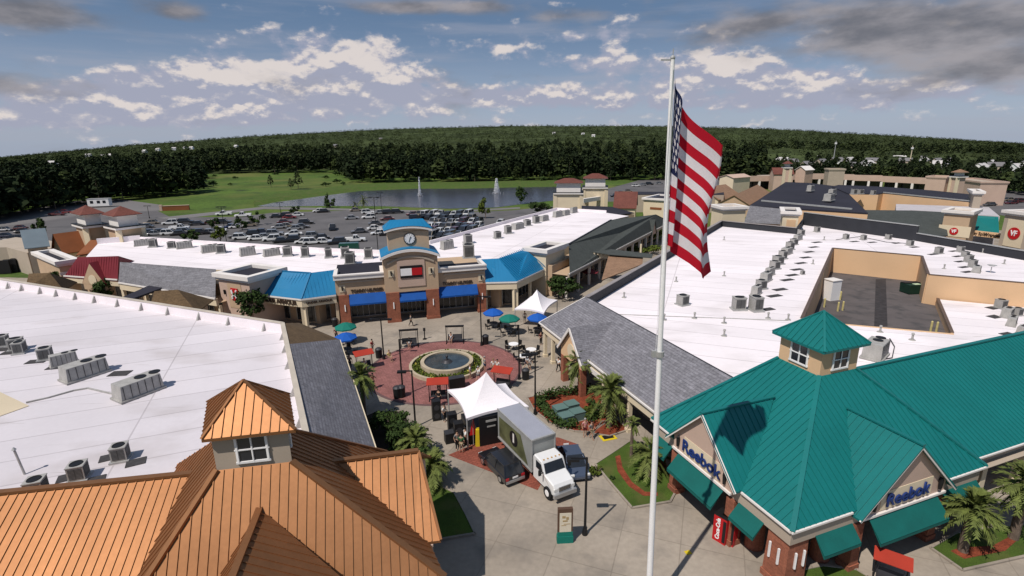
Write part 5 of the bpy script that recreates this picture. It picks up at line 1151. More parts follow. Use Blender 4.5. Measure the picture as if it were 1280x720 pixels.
# ================================================================== rooftop air conditioners
def condenser(name, label, group=None):
    t = thing(name, label, 'air conditioner', (0, 0, 0), 0, group)
    m = MB(); m.box((0, 0, .58), (.9, .9, .9)); m.box((0, 0, 1.05), (.96, .96, .06)); build('casing', m, M['ac'], t, local=True)
    m = MB(); m.lathe((0, 0, 1.05), [(.34, .03), (.36, .07), (.38, .03)], 16); m.cyl((0, 0, 1.0), (0, 0, 1.085), .34, .34, 16); build('fan_guard', m, M['black'], t, local=True)
    m = MB(); m.box((0, 0, .06), (1.15, 1.15, .12)); m.box((-.3, 0, .12), (.1, .9, .06)); m.box((.3, 0, .12), (.1, .9, .06)); build('base_frame', m, M['galv'], t, local=True)
    m = MB(); m.box((0, -.46, .58), (.72, .03, .7)); m.box((.46, 0, .58), (.03, .72, .7)); build('grille', m, M['acgrille'], t, local=True)
    return t
def packaged(name, label, group=None, L_=3.4, w=1.7, h=1.25):
    t = thing(name, label, 'air conditioner', (0, 0, 0), 0, group)
    m = MB(); m.box((0, 0, .2 + h / 2), (L_, w, h), taper=.93); m.box((0, 0, .12), (L_ + .25, w + .25, .16)); build('casing', m, M['ac'], t, local=True)
    m = MB()
    for x in (.25, .6): m.cyl((L_ * x - L_ * .15, 0, .2 + h), (L_ * x - L_ * .15, 0, .26 + h), w * .27, w * .27, 14)
    build('fan_guard', m, M['black'], t, local=True)
    m = MB()
    for k in range(6): m.box((-L_ * .42 + L_ * .84 * k / 5, -w / 2 * .985, .2 + h / 2), (.04, .05, h * .9))
    build('panel_seams', m, M['darkgrey'], t, local=True); return t
GA = 'condensers on the white roofs'
ca_ = condenser('rooftop_condenser', 'grey square condenser with a round fan on top, in front of the copper cupola', GA)
pa_ = packaged('rooftop_air_handler', 'long grey air handler on the left white roof, nearer and right of its pair')
pa_.scale = (.86, .86, .86); pa_.location = G(174, 492, LDZ); pa_.rotation_euler[2] = 1.05
b = dup(pa_, G(107, 470, LDZ), 1.05, 'long grey air handler on the left white roof, farther and left of its pair')
ca_.scale = (.88, .88, .88); ca_.location = G(152, 574, LDZ); ca_.rotation_euler[2] = .35
dup(ca_, G(100, 598, LDZ), .35, 'grey square condenser with a round fan, second from the copper cupola'); dup(ca_, G(48, 618, LDZ), .35, 'grey condenser half hidden by the copper wing ridge at far left')
def acs(lst, z, rz, label, scale=1.0, group=None, src=None):
    for (x, y) in lst: 
        big = random.random() < .34 and scale > .9; k = scale * (.5 if big else 1) * random.uniform(.88, 1.1)
        dup(pa_ if big else ca_, G(x, y, z), rz + random.uniform(-.1, .1) + (.4 if big else 0), label, group or GA, scale=(k * random.uniform(.85, 1.15), k * random.uniform(.85, 1.15), k * random.uniform(.85, 1.2) * (1.25 if big else 1)))
acs([(4, 433), (22, 437), (26, 441)], LDZ, .4, 'small grey condenser in the cluster at the left edge of the left white roof')
acs([(58, 449), (81, 456)], LDZ, .4, 'small grey condenser between the left edge cluster and the long air handlers')
WZ = 6.3
acs([(177, 307), (192, 309), (215, 310), (231, 310), (262, 315), (277, 316), (310, 319), (340, 319.5), (360, 320), (382, 321), (411, 322)], WZ, .25, 'grey condenser along the car park edge of the white roof left of the clock', 1.35)
acs([(432, 322), (438, 330), (461, 323)], WZ, .25, 'large grey condenser close to the left side of the clock tower', 1.5)
acs([(559, 311), (585, 304), (586, 323)], WZ, .25, 'large grey condenser close to the right side of the clock tower', 1.6)
acs([(622, 298), (635, 292), (647, 286), (659, 282), (670, 279), (680, 276), (697, 271), (707, 269), (717, 266)], WZ, .5, 'grey condenser along the pond side of the white roof right of the clock', 1.35)
acs([(923, 387), (944, 388)], DZ, .1, 'one of two pale condensers side by side at the near end of the long row', 1.35)
acs([(945, 368), (951, 361), (957, 351), (962, 344), (968, 336), (972, 330), (978, 323.5), (983, 317.5), (987, 312), (992, 306), (997, 300), (1001, 294)], DZ, .35, 'grey condenser in the long row across the middle of the right white roof', 1.1)
acs([(853, 381)], DZ, .5, 'grey unit standing alone beside the flagpole on the right white roof', 1.25); acs([(1093, 446)], DZ, .3, 'tall grey unit just right of the teal cupola', 1.5)
acs([(1021, 290)], DZ, .3, 'grey condenser near the cream block at the top corner of the right roof'); acs([(1003, 343)], DZ, .3, 'small vent box alone beside the loading yard', .5)
acs([(1173, 317)], DZ, .3, 'grey condenser left of the right-hand row above the yard'); acs([(1197, 309), (1200, 315), (1206, 321), (1210, 327.5), (1215, 334), (1220, 340)], DZ, .3, 'grey condenser in the short row behind the tan yard wall', .95)
acs([(1057, 299), (1079, 300), (1110, 299), (1137, 307)], DZ, .3, 'grey condenser in the spread-out row above the peach yard wall', .8)
acs([(1250, 385), (1258, 396), (1264, 406), (1271, 394), (1277, 416)], 2.9, .3, 'grey condenser in the cluster on the lowest white roof at the right edge', 1.0)
acs([(1013, 239), (1036, 251), (1040, 244)], 8.3, .4, 'pale rooftop unit on the near-black roof', 1.8); acs([(1067, 243), (1075, 242.5), (1091, 243.5)], 8.4, .2, 'white vent box at the edge of the second near-black roof', 1.2)
pg = 'dark walk pads on the white roofs'
def padq(x, y, z, w, d, rz, lab):
    m = MB(); m.box((0, 0, .02), (w, d, .04)); o = build('roof_pad', m, M['pad'], loc=G(x, y, z), local=True); o.rotation_euler[2] = rz; tag(o, lab, 'roof pad', pg)
for (x, y) in ((14, 441), (46, 452), (72, 459), (6, 437)): padq(x, y, LDZ, 1.5, .9, .2, 'dark walk pad beside the small condensers on the left white roof')
padq(150, 467, LDZ, 1.5, 1, .1, 'dark walk pad between the two long air handlers')
for (x, y) in ((137, 572), (170, 578)): padq(x, y, LDZ, 1.0, .8, .5, 'dark walk pad beside the condenser nearest the copper cupola')
for (x, y) in ((85, 597), (118, 601)): padq(x, y, LDZ, 1.0, .8, .5, 'dark walk pad beside the second condenser from the copper cupola')
for (x, y) in ((955, 388), (965, 371), (972, 363), (981, 351), (987, 345), (993, 338), (998, 330), (1004, 323), (1008, 316), (1014, 310), (1018, 304)): padq(x + 3, y - 1, DZ, 1.9, .8, .35, 'dark walk pad beside the long row of condensers on the right white roof')
for (x, y) in ((1166, 318), (1190, 308), (1192, 314), (1197, 320.5), (1200, 327), (1205, 334), (1209, 340), (1068, 302), (1090, 303), (1121, 304), (1143, 309)): padq(x, y, DZ, 1.7, .7, .3, 'dark walk pad beside the units above the loading yard')
for (x, y) in ((1241, 385), (1243, 396), (1260, 418)): padq(x, y, 2.9, 1.5, 1, .3, 'dark walk pad on the lowest white roof at the right edge')
dsh = thing('satellite_dish', 'small grey satellite dish on the right white roof', 'dish', G(1238, 341, DZ)); m = MB(); m.cyl((0, 0, 0), (0, 0, .8), .05, .05, 6); build('mast', m, M['galv'], dsh, local=True)
m = MB(); m.lathe((0, 0, .9), [(.0, 0), (.3, .05), (.55, .18)], 14); build('dish', m, M['galv'], dsh, local=True)
st = MB(); st.cyl((0, 0, 0), (0, 0, 1.6), .06, .06, 8); st.cyl((0, 0, 1.6), (0, 0, 1.75), .12, .04, 8); o = build('vent_pipe', st, M['galv'], loc=G(31, 593, LDZ), local=True); o.rotation_euler[1] = -.12; tag(o, 'thin grey vent pipe standing alone on the left white roof', 'pipe')
m = MB(); pts = [G(x, y, LDZ) + V(0, 0, .06) for (x, y) in ((165, 499), (140, 493), (110, 486), (92, 489), (60, 498), (33, 504))]
for i in range(5): m.bar(pts[i], pts[i + 1], .1)
o = build('conduit', m, M['ac'], loc=pts[2]); tag(o, 'grey conduit snaking across the left white roof from the air handlers', 'conduit')
hm = MB(); a_, b_, c_ = G(-6, 487, 7.2), G(36, 507, LDZ + .05), G(-6, 522, LDZ + .05); hm.add([a_, b_, c_, a_ - V(0, 0, 1.2), b_ - V(0, 0, .1), c_ - V(0, 0, .1)], [(0, 2, 1), (3, 4, 5), (0, 1, 4, 3), (1, 2, 5, 4), (2, 0, 3, 5)])
tag(build('roof_hatch', hm, M['cream'], loc=b_), 'tan triangular roof upstand at the left edge of the left white roof', 'roof upstand')
# loading yard contents
db = thing('dumpster', 'dark green dumpster in the loading yard with a pale sheet on its lid', 'dumpster', G(1139, 366, YF), .1); m = MB(); m.box((0, 0, .75), (2.3, 1.7, 1.3), taper=1.06); build('bin', m, mat('dark_green_steel', (.01, .035, .022), .6, var=.2), db, local=True)
m = MB(); m.box((0, .42, 1.47), (2.4, .85, .06)); build('lid', m, M['black'], db, local=True); m = MB(); m.box((.1, -.5, 1.44), (.9, .6, .05)); build('pale_sheet', m, mat('pale_green_sheet', (.5, .62, .42), .7), db, local=True)
lk = thing('storage_tank', 'row of white upright gas tanks against the peach yard wall', 'tank', G(1115, 343, YF)); m = MB()
for k in range(4):
    m = MB(); m.cyl((k * .65 - .9, 0, 0), (k * .65 - .9, 0, 1.5), .26, .26, 10); m.ball((k * .65 - .9, 0, 1.5), .25); build('tank', m, M['white'], lk, local=True)
m = MB(); m.box((-1.7, 0, .7), (.8, .7, 1.4)); m.box((-1.7, -.36, .7), (.6, .03, 1.1)); tag(build('utility_cabinet', m, M['black'], loc=G(1110, 343, YF) + V(.3, 0, 0), local=True), 'black cabinet beside the white tanks in the loading yard', 'cabinet')
lk = thing('loading_hut', 'white tall loading hut by the left wall of the yard', 'hut', G(1038, 374, YF), .3); m = MB(); m.box((0, 0, 1.4), (1.6, 1.4, 2.8)); build('body', m, M['white'], lk, local=True); m = MB(); m.box((0, 0, 2.85), (1.75, 1.55, .1)); build('roof', m, M['trim'], lk, local=True); m = MB(); m.box((.82, 0, 1.0), (.04, .9, 1.9)); build('door', m, M['galv'], lk, local=True)
bo = None
for (x, y) in ((1047, 389), (1053, 388), (1050, 375), (1154, 374), (1157, 374), (1163, 414), (1170, 415), (1030, 384)):
    if bo is None:
        m = MB(); m.cyl((0, 0, 0), (0, 0, 1.15), .12, .12, 8); m.ball((0, 0, 1.15), .12); bo = tag(build('bollard', m, M['pale_yellow'], loc=G(x, y, YF), local=True), 'yellow steel bollard in the loading yard', 'bollard', 'yellow bollards in the loading yard')
    else: dup(bo, G(x, y, YF))

# ================================================================== flagpole and flag
PB0, PT = G(812, 720, 0), None
base = G(810, 768, 0.0); dtop = ray(841, 73); top = CAM + dtop * (base.y / dtop.y)
fp = thing('flagpole', 'tall white tapered flagpole rising past the horizon', 'flagpole', base)
m = MB(); m.cyl(base, top, .165, .08, 16); build('pole', m, M['white'], fp)
m = MB(); m.ball(top + V(0, 0, .02), .1); m.bar(top, top + V(0, 0, .35), .03); m.bar(top - V(.45, 0, .05), top + V(.05, 0, -.05), .07, .06); build('truck_cap', m, M['galv'], fp)
m = MB(); m.cyl(base, base + V(0, 0, .12), .6, .55, 20); m.cyl(base + V(0, 0, .12), base + V(0, 0, .6), .3, .22, 16); build('base_collar', m, M['galv'], fp)
pa = (base - top).normalized(); q = top + (base - top) * .455; m = MB(); m.cyl(q - pa * .12, q + pa * .12, .2, .2, 14); m.box(q + V(-.25, 0, 0), (.22, .16, .3)); build('halyard_cleat', m, M['galv'], fp)
m = MB(); m.bar(top + V(-.02, -.14, -.3), q + V(-.2, -.05, 0), .014); build('halyard', m, M['white'], fp)
# hanging flag: s along the fly, t down the hoist
hs, ht = 130, 78
def along(px, py):      # point at pole distance
    d = ray(px, py); return CAM + d * (base.y / d.y)
kk = (base.y / ray(850, 200).y) / F            # metres per pixel at the pole
def flag_pt(s, t):
    # pixel-space drape guides turned into metres on a curved, folded cloth with real depth
    X = np.interp(s, [0, .12, .24, .40, .52, .64, .76, .90, 1.0], [0, 4, 8, 14 - 5 * t, 26, 38, 49 - 5 * t, 64, 59 - 4 * t])
    top_ = np.interp(s, [0, .40, .76, .90, 1.0], [22, 54, 100, 100, 120]); bot_ = np.interp(s, [0, .30, .40, .76, .90, 1.0], [226, 228, 236, 268, 266, 277])
    Yp = top_ * (1 - t) + bot_ * t
    Yp += 3.0 * math.sin(PI * t * 2.2) * math.sin(PI * s)
    X = X * (1 + .06 * math.sin(t * 6.2 + .7) * (s > .3) * min(1, (s - .3) * 4))
    dep = .30 * math.sin(s * 14 + t * 2.1 + .6) * min(1, s * 5) + .25 * math.sin(s * 5 - t * 4.0) * s + np.interp(s, [0, .4, .76, .9, 1], [0, .35, -.55, .35, .8])
    return V(X * kk, dep, -Yp * kk)
vs = []; m = MB()
axis = (base - top).normalized()
for j in range(ht + 1):
    for i in range(hs + 1):
        p = flag_pt(i / hs, j / ht); m.v.append(top + axis * (-p.z) + V(p.x + .12, p.y, 0))
stars = []
for r in range(9):
    for c in range(6 if r % 2 == 0 else 5): stars.append(((.40 * (2 * c + 1 + (r % 2)) / 12), (7 / 13) * (r + 1) / 10))
for j in range(ht):
    for i in range(hs):
        s, t = (i + .5) / hs, (j + .5) / ht; mi = 0 if int(t * 13) % 2 == 0 else 1
        if s < .40 and t < 7 / 13:
            mi = 2
            for (a, b) in stars:
                if ((s - a) / .017) ** 2 + ((t - b) / .022) ** 2 < 1: mi = 1
        m.f.append([j * (hs + 1) + i, (j + 1) * (hs + 1) + i, (j + 1) * (hs + 1) + i + 1, j * (hs + 1) + i + 1]); m.m.append(mi)
tag(build('flag', m, [M['flag_red'], M['flag_white'], M['flag_blue']], loc=top, smooth=True), 'large red, white and blue striped flag with stars hanging limp from the pole', 'flag')

# ================================================================== vehicles
PAINT = {'white': paint('white_car_paint', (.72, .72, .71)), 'silver': paint('silver_car_paint', (.38, .385, .39), .5), 'grey': paint('grey_car_paint', (.12, .122, .13), .5), 'black': paint('black_car_paint', (.010, .010, .013)),
         'red': paint('red_car_paint', (.2, .012, .015)), 'blue': paint('blue_car_paint', (.015, .04, .14), .3), 'tan': paint('tan_car_paint', (.30, .25, .19), .4), 'navy': paint('navy_car_paint', (.012, .018, .045), .3), 'green': paint('green_car_paint', (.01, .07, .05)), 'maroon': paint('maroon_car_paint', (.09, .012, .016)), 'slate': paint('slate_blue_car_paint', (.10, .125, .18), .5)}
SHAPE = {'sedan': (4.3, 1.65, 1.35, [(-.5, .30), (-.49, .62), (-.33, .72), (.22, .70), (.47, .58), (.5, .30)], (-.36, -.22, .10, .27)), 'suv': (4.3, 1.72, 1.6, [(-.5, .34), (-.495, .80), (-.4, .84), (.20, .82), (.47, .72), (.5, .34)], (-.48, -.40, .08, .24)),
         'hatchback': (3.9, 1.62, 1.42, [(-.5, .30), (-.49, .70), (-.4, .76), (.2, .73), (.47, .6), (.5, .3)], (-.46, -.34, .08, .27)), 'pickup': (5.0, 1.75, 1.65, [(-.5, .36), (-.5, .88), (-.1, .88), (.22, .86), (.48, .80), (.5, .36)], (-.10, -.06, .12, .24)),
         'van': (4.7, 1.75, 1.75, [(-.5, .32), (-.5, .85), (-.4, .88), (.26, .86), (.48, .66), (.5, .32)], (-.49, -.46, .20, .38))}
def vehicle(typ, col, label, group=None, detail=False):
    L_, w, h, prof, cab = SHAPE[typ]; t = thing('parked_car', label, 'car' if typ not in ('pickup', 'van') else {'pickup': 'pickup truck', 'van': 'van'}[typ], (0, 0, 0), 0, group)
    m = MB(); n = len(prof); rows = []
    for (yy, k) in ((-.5, .95), (-.47, 1.0), (.47, 1.0), (.5, .95)):
        rows.append([V(x * L_ * (1 if abs(yy) < .49 else .985), yy * w, z if abs(yy) < .49 else z - .05 * (z > .5)) for (x, z) in prof])
    for r in range(3):
        for i in range(n - 1): m.add([rows[r][i], rows[r][i + 1], rows[r + 1][i + 1], rows[r + 1][i]], [(0, 3, 2, 1)][:1])
    m.add(rows[0], [tuple(range(n))]); m.add(rows[3], [tuple(range(n))[::-1]]); m.add([rows[0][0], rows[0][-1], rows[3][-1], rows[3][0]], [(0, 1, 2, 3)])
    zb = max(z for _, z in prof) - .03; x0, x1, x2, x3 = [c * L_ for c in cab]; rw = w * .40; bw = w * .475
    # roof with pillars
    m.add([V(x1, -rw, h), V(x2, -rw, h), V(x2, rw, h), V(x1, rw, h), V(x1, -rw, h - .07), V(x2, -rw, h - .07), V(x2, rw, h - .07), V(x1, rw, h - .07)], [(0, 1, 2, 3), (7, 6, 5, 4), (0, 4, 5, 1), (1, 5, 6, 2), (2, 6, 7, 3), (3, 7, 4, 0)])
    for sy in (-1, 1):
        for (xa, xb) in ((x0, x1), (x3, x2), ((x0 + x3) / 2, (x1 + x2) / 2)): m.bar(V(xa, sy * bw, zb), V(xb, sy * rw, h - .02), .07)
    if typ == 'pickup':
        m.box((-.3 * L_, -w * .45, .98), (.38 * L_, .08, .22)); m.box((-.3 * L_, w * .45, .98), (.38 * L_, .08, .22)); m.box((-.49 * L_, 0, .98), (.08, w * .9, .22))
    build('body', m, PAINT[col], t, local=True)
    g = MB(); e = .012; lo = [V(x0, -bw, zb), V(x3, -bw, zb), V(x3, bw, zb), V(x0, bw, zb)]; hi = [V(x1, -rw, h - .05), V(x2, -rw, h - .05), V(x2, rw, h - .05), V(x1, rw, h - .05)]
    g.add(lo + hi, [(0, 1, 5, 4), (1, 2, 6, 5), (2, 3, 7, 6), (3, 0, 4, 7)]); build('windows', g, M['glass'], t, local=True)
    wr = .33 if typ in ('suv', 'pickup') else .30
    for sx in (-.31, .32):
        for sy in (-1, 1):
            k = MB(); k.cyl((sx * L_, sy * w * .40, wr), (sx * L_, sy * w * .505, wr), wr, wr, 14); wo = build('wheel', k, M['rubber'], t, local=True)
            if detail: k = MB(); k.cyl((sx * L_, sy * w * .5, wr), (sx * L_, sy * w * .515, wr), wr * .62, wr * .6, 12); build('rim', k, M['chrome'], wo, local=True)
    if detail:
        for sy in (-1, 1):
            k = MB(); k.box((-L_ * .496, sy * w * .39, prof[1][1] - .13), (.08, .26, .2)); build('tail_light', k, M['red_light'], t, local=True)
            k = MB(); k.box((L_ * .478, sy * w * .37, .60), (.14, .34, .14)); build('headlight', k, M['lamp_glass'], t, local=True)
            k = MB(); k.box((x3 - .15, sy * (w * .5 + .07), zb + .05), (.14, .18, .12)); build('wing_mirror', k, PAINT[col], t, local=True)
        k = MB(); k.box((-L_ * .503, 0, .42), (.1, w * .92, .2)); build('rear_bumper', k, PAINT['silver'], t, local=True); k = MB(); k.box((-L_ * .502, 0, .68), (.03, .45, .13)); build('number_plate', k, M['white'], t, local=True)
        k = MB(); k.box((L_ * .5, 0, .40), (.08, w * .9, .18)); build('front_bumper', k, PAINT[col], t, local=True)
    return t
def head(p, q): d = q - p; return math.atan2(d.y, d.x)
hT = head(G(640, 520, 0), G(690, 606, 0))
c = vehicle('suv', 'black', 'black car parked on the red brick apron beside the box truck', None, True); c.location = xy(G(626, 588, .0), .02); c.rotation_euler[2] = head(G(634, 592), G(614, 572)); c.scale = (.98,) * 3
c = vehicle('sedan', 'slate', 'slate blue sedan tucked behind the cab of the box truck', None, True); c.location = xy(G(716, 583, 0), .02); c.rotation_euler[2] = head(G(709, 566), G(720, 590)); c.scale = (.95,) * 3
# box truck
tk = thing('box_truck', 'box truck with a white cab and a grey cargo box, beside the white tent', 'truck', xy(G(668, 575, 0), .018))
fl_, fr_, bl_, br_ = G(663, 549, 3.5), G(695, 543, 3.5), G(620.5, 509, 3.5), G(650.5, 505, 3.5)
ctr = (fl_ + fr_) / 2; ax = (ctr - (bl_ + br_) / 2); BLn = ax.length; ax = xy(ax.normalized(), 0).normalized(); tw_ = (fr_ - fl_).length * 1.0
tk.location = xy(ctr, .018); tk.rotation_euler[2] = math.atan2(ax.y, ax.x); W2 = tw_ / 2
def tp(name, mb, mt, par=tk, **k): return build(name, mb, mt, par, local=True, **k)
m = MB(); m.box((-BLn / 2, 0, 2.15), (BLn, tw_, 2.5)); bx_ = tp('cargo_box', m, mat('cargo_box_aluminium', (.33, .34, .33), .5, .2, var=.08, scale=.7))
m = MB(); m.box((-BLn / 2, 0, 3.42), (BLn + .02, tw_ + .02, .06)); tp('box_roof', m, mat('grey_box_roof', (.30, .31, .36), .6, var=.05), bx_)
m = MB()
for sy in (-1, 1): m.bar((-BLn, sy * W2, 3.47), (.02, sy * W2, 3.47), .09, .09); m.bar((-BLn, sy * W2, .95), (.02, sy * W2, .95), .07, .14); m.bar((.02, sy * W2, .92), (.02, sy * W2, 3.5), .09)
m.bar((.03, -W2, 3.49), (.03, W2, 3.49), .12, .1); tp('corner_rails', m, M['galv'], bx_)
# side artwork: a plain green and brown landscape wash with a dark oval
gm = mat('box_side_wash', (.10, .105, .05), .6, var=.5, scale=.8, fine=.1, fscale=3); m = MB(); yy = -W2 - .012
for sy in (-1, 1): m.quad(V(-BLn + .25, sy * (W2 + .012), 1.2), V(-.5, sy * (W2 + .012), 1.15), V(-1.6, sy * (W2 + .012), 3.1), V(-BLn + .25, sy * (W2 + .012), 2.9))
tp('side_wash', m, gm, bx_); m = MB(); m.cyl((-BLn * .5, -W2 - .03, 2.2), (-BLn * .5, -W2 - .014, 2.2), .62, .62, 22); ov = tp('side_emblem', m, M['black'], bx_); m = MB(); m.box((-BLn * .5, -W2 - .035, 2.25), (.22, .01, .75)); tp('emblem_bar', m, M['trim'], ov)
m = MB(); m.box((-BLn / 2 + .2, 0, .75), (BLn + 1.5, .8, .22)); m.box((-BLn - .05, 0, .6), (.15, tw_ * .95, .18)); tp('chassis', m, M['black'])
cw_ = W2 * .92
cabp = [(.12, .62), (.12, 2.35), (.22, 2.47), (1.18, 2.42), (1.28, 2.30), (1.62, 1.62), (2.62, 1.38), (2.78, 1.15), (2.80, .62)]
m = MB(); n = len(cabp); rows = []
for (yy, kx) in ((-1, 0), (-.9, 1), (.9, 1), (1, 0)):
    rows.append([V(x if kx else min(x, 2.70), yy * cw_ * (1.0 if x < 1.7 else .93), z - (0 if kx else .06 * (z > 1))) for (x, z) in cabp])
for r in range(3):
    for i in range(n - 1): m.add([rows[r][i], rows[r][i + 1], rows[r + 1][i + 1], rows[r + 1][i]], [(0, 3, 2, 1)])
m.add(rows[0], [tuple(range(n))]); m.add(rows[3], [tuple(range(n))[::-1]]); m.add([rows[0][0], rows[0][-1], rows[3][-1], rows[3][0]], [(0, 1, 2, 3)]); cabo = tp('cab', m, PAINT['white'])
m = MB(); 
P_ = lambda u, v: V(1.285 + (1.615 - 1.285) * u + .02, v, 2.28 + (1.64 - 2.28) * u + .012); m.quad(P_(0.02, -cw_ * .84), P_(.98, -cw_ * .9), P_(.98, cw_ * .9), P_(.02, cw_ * .84)); tp('windscreen', m, M['glass'], cabo)
for sy in (-1, 1):
    m = MB(); y_ = sy * (cw_ + .012); q = [V(.5, y_, 1.62), V(1.45, y_, 1.62), V(1.18, y_, 2.2), V(.5, y_, 2.2)]; m.add(q if sy < 0 else q[::-1], [(0, 1, 2, 3)]); tp('side_window', m, M['glass'], cabo)
    m = MB(); m.bar((1.5, sy * cw_, 1.75), (1.55, sy * (cw_ + .3), 1.75), .04); m.box((1.55, sy * (cw_ + .33), 1.85), (.1, .2, .42)); tp('wing_mirror', m, M['black'], cabo)
    m = MB(); m.box((2.745, sy * cw_ * .76, 1.02), (.1, .3, .2)); tp('headlight', m, M['lamp_glass'], cabo)
    for (x, r_) in ((2.05, .46), (-BLn * .72, .46)):
        m = MB(); m.cyl((x, sy * W2 * .70, .46), (x, sy * W2 * .98, .46), r_, r_, 18); w_ = tp('wheel', m, M['rubber']); m = MB(); m.cyl((x, sy * W2 * .97, .46), (x, sy * W2 * 1.0, .46), r_ * .55, r_ * .5, 14); tp('rim', m, M['white'], w_)
m = MB(); m.box((2.80, 0, 1.02), (.05, cw_ * 1.05, .36)); gr_ = tp('grille', m, M['chrome'], cabo); m = MB()
for k in range(4): m.box((2.83, 0, .9 + k * .08), (.02, cw_ * 1.0, .03))
tp('grille_slats', m, M['black'], gr_); m = MB(); m.box((2.86, 0, .62), (.2, cw_ * 2.02, .3)); tp('bumper', m, PAINT['silver'], cabo)
for k in range(5): m = MB(); m.box((1.12, (k - 2) * .32, 2.45), (.1, .1, .06)); tp('marker_light', m, mat('amber_lens', (.5, .3, .1), .4) if k == 0 else bpy.data.materials['amber_lens'], cabo)
# cars in the car parks, each one by itself
CARS = [(190, 279, 'tan', 'sedan'), (213, 279.5, 'white', 'suv'), (233, 278, 'black', 'suv'), (246, 280.5, 'black', 'sedan'), (182, 284, 'grey', 'sedan'), (185, 291.5, 'navy', 'sedan'), (195, 293, 'silver', 'sedan'), (205, 292, 'black', 'suv'), (213, 292.5, 'white', 'suv'), (225, 286, 'white', 'pickup'), (223, 293, 'black', 'sedan'),
        (232, 290.5, 'silver', 'suv'), (243, 291, 'grey', 'sedan'), (252, 292, 'black', 'suv'), (263, 291, 'silver', 'sedan'), (273, 288.5, 'white', 'sedan'), (280, 268, 'white', 'pickup'), (304, 270, 'white', 'pickup'), (280, 278.5, 'black', 'suv'), (291, 284, 'blue', 'sedan'), (297, 284, 'white', 'sedan'), (312, 282, 'tan', 'suv'), (262, 279, 'maroon', 'sedan'),
        (303, 298, 'white', 'suv'), (297, 296, 'black', 'sedan'), (313, 294, 'black', 'suv'), (322, 299, 'white', 'sedan'), (331, 297, 'silver', 'sedan'), (340, 300, 'white', 'suv'), (344, 293, 'silver', 'suv'), (353, 302, 'black', 'sedan'), (364, 301, 'black', 'suv'), (367, 293, 'white', 'sedan'), (326, 291, 'navy', 'sedan'),
        (346, 271, 'black', 'sedan'), (355, 270, 'black', 'suv'), (362, 272, 'red', 'sedan'), (371, 269, 'white', 'sedan'), (349, 284.5, 'silver', 'sedan'), (359, 283, 'tan', 'sedan'), (369, 286, 'silver', 'sedan'), (377, 284, 'grey', 'sedan'), (383, 279, 'black', 'suv'), (356, 278, 'maroon', 'sedan'),
        (380, 303, 'white', 'sedan'), (391, 304, 'white', 'suv'), (404, 303, 'white', 'sedan'), (393, 296, 'silver', 'suv'), (401, 298, 'black', 'sedan'), (421, 304, 'black', 'suv'), (444, 301, 'white', 'pickup'), (416, 286, 'black', 'pickup'), (449, 290, 'grey', 'sedan'), (440, 273, 'silver', 'sedan'), (445, 263, 'tan', 'sedan'), (460, 266, 'white', 'suv'), (461, 272, 'white', 'suv'),
        (399, 264, 'white', 'sedan'), (404, 264.5, 'black', 'sedan'), (469, 286, 'white', 'sedan'), (474, 292, 'white', 'sedan'), (483, 287, 'silver', 'sedan'), (484, 293, 'black', 'sedan'), (476, 266, 'silver', 'sedan'), (486, 266, 'black', 'suv'), (497, 265.5, 'black', 'suv'), (484, 274, 'maroon', 'sedan'), (627, 278.5, 'white', 'sedan'), (470, 280, 'grey', 'sedan'),
        (8, 296, 'navy', 'sedan'), (18, 300, 'grey', 'suv'), (30, 290, 'black', 'sedan'), (24, 286, 'maroon', 'sedan'), (4, 288, 'silver', 'sedan'), (12, 304, 'silver', 'sedan'), (72, 268.5, 'maroon', 'pickup'), (82, 265.5, 'red', 'sedan'),
        (776, 241, 'silver', 'sedan'), (785, 239, 'tan', 'sedan'), (795, 232, 'white', 'suv'), (803, 231, 'silver', 'sedan'), (812, 230, 'black', 'suv'), (824, 229, 'silver', 'sedan'), (769, 245, 'black', 'suv'),
        (1238, 248, 'black', 'sedan'), (1246, 253, 'black', 'suv'), (1237, 256, 'grey', 'sedan'), (1260, 250, 'tan', 'sedan'), (1264, 254, 'maroon', 'sedan'), (1275, 252, 'maroon', 'suv')]
cols = ['black', 'grey', 'white', 'black', 'silver', 'navy', 'silver', 'white', 'black', 'grey', 'maroon', 'white', 'tan']; typs = ['sedan', 'suv', 'sedan', 'suv', 'sedan', 'hatchback', 'van', 'pickup']
for r, (y, x0, x1, n) in enumerate([(268, 516, 586, 9), (272.5, 520, 592, 9), (278, 541, 598, 8), (283.5, 540, 598, 8), (289.5, 541, 590, 6), (295.5, 540, 574, 4), (301, 540, 560, 2)]):
    for k in range(n): CARS.append((x0 + (x1 - x0) * k / max(1, n - 1) + random.uniform(-.8, .8), y + .45 * (k - n / 2) * -.1 + random.uniform(-.3, .3), random.choice(cols), random.choice(typs)))
PROTO = {}
def where(x, y):
    if x < 120: return 'at the far left edge of the car park'
    if x > 1200: return 'in the lot at the far right'
    if x > 750: return 'in the rear lot left of the flagpole'
    if x > 510: return 'in the packed rows right of the clock'
    if y < 275: return 'in the row nearest the pond'
    if x < 300: return 'near the twin entry towers'
    if y < 288: return 'in the middle of the car park'
    return 'behind the white roof left of the clock'
seen = {}; placed = []
for (x, y, c, ty) in CARS: seen.setdefault((where(x, y), c, ty), []).append(x)
ordn = ['first', 'second', 'third', 'fourth', 'fifth', 'sixth', 'seventh', 'eighth', 'ninth', 'tenth']
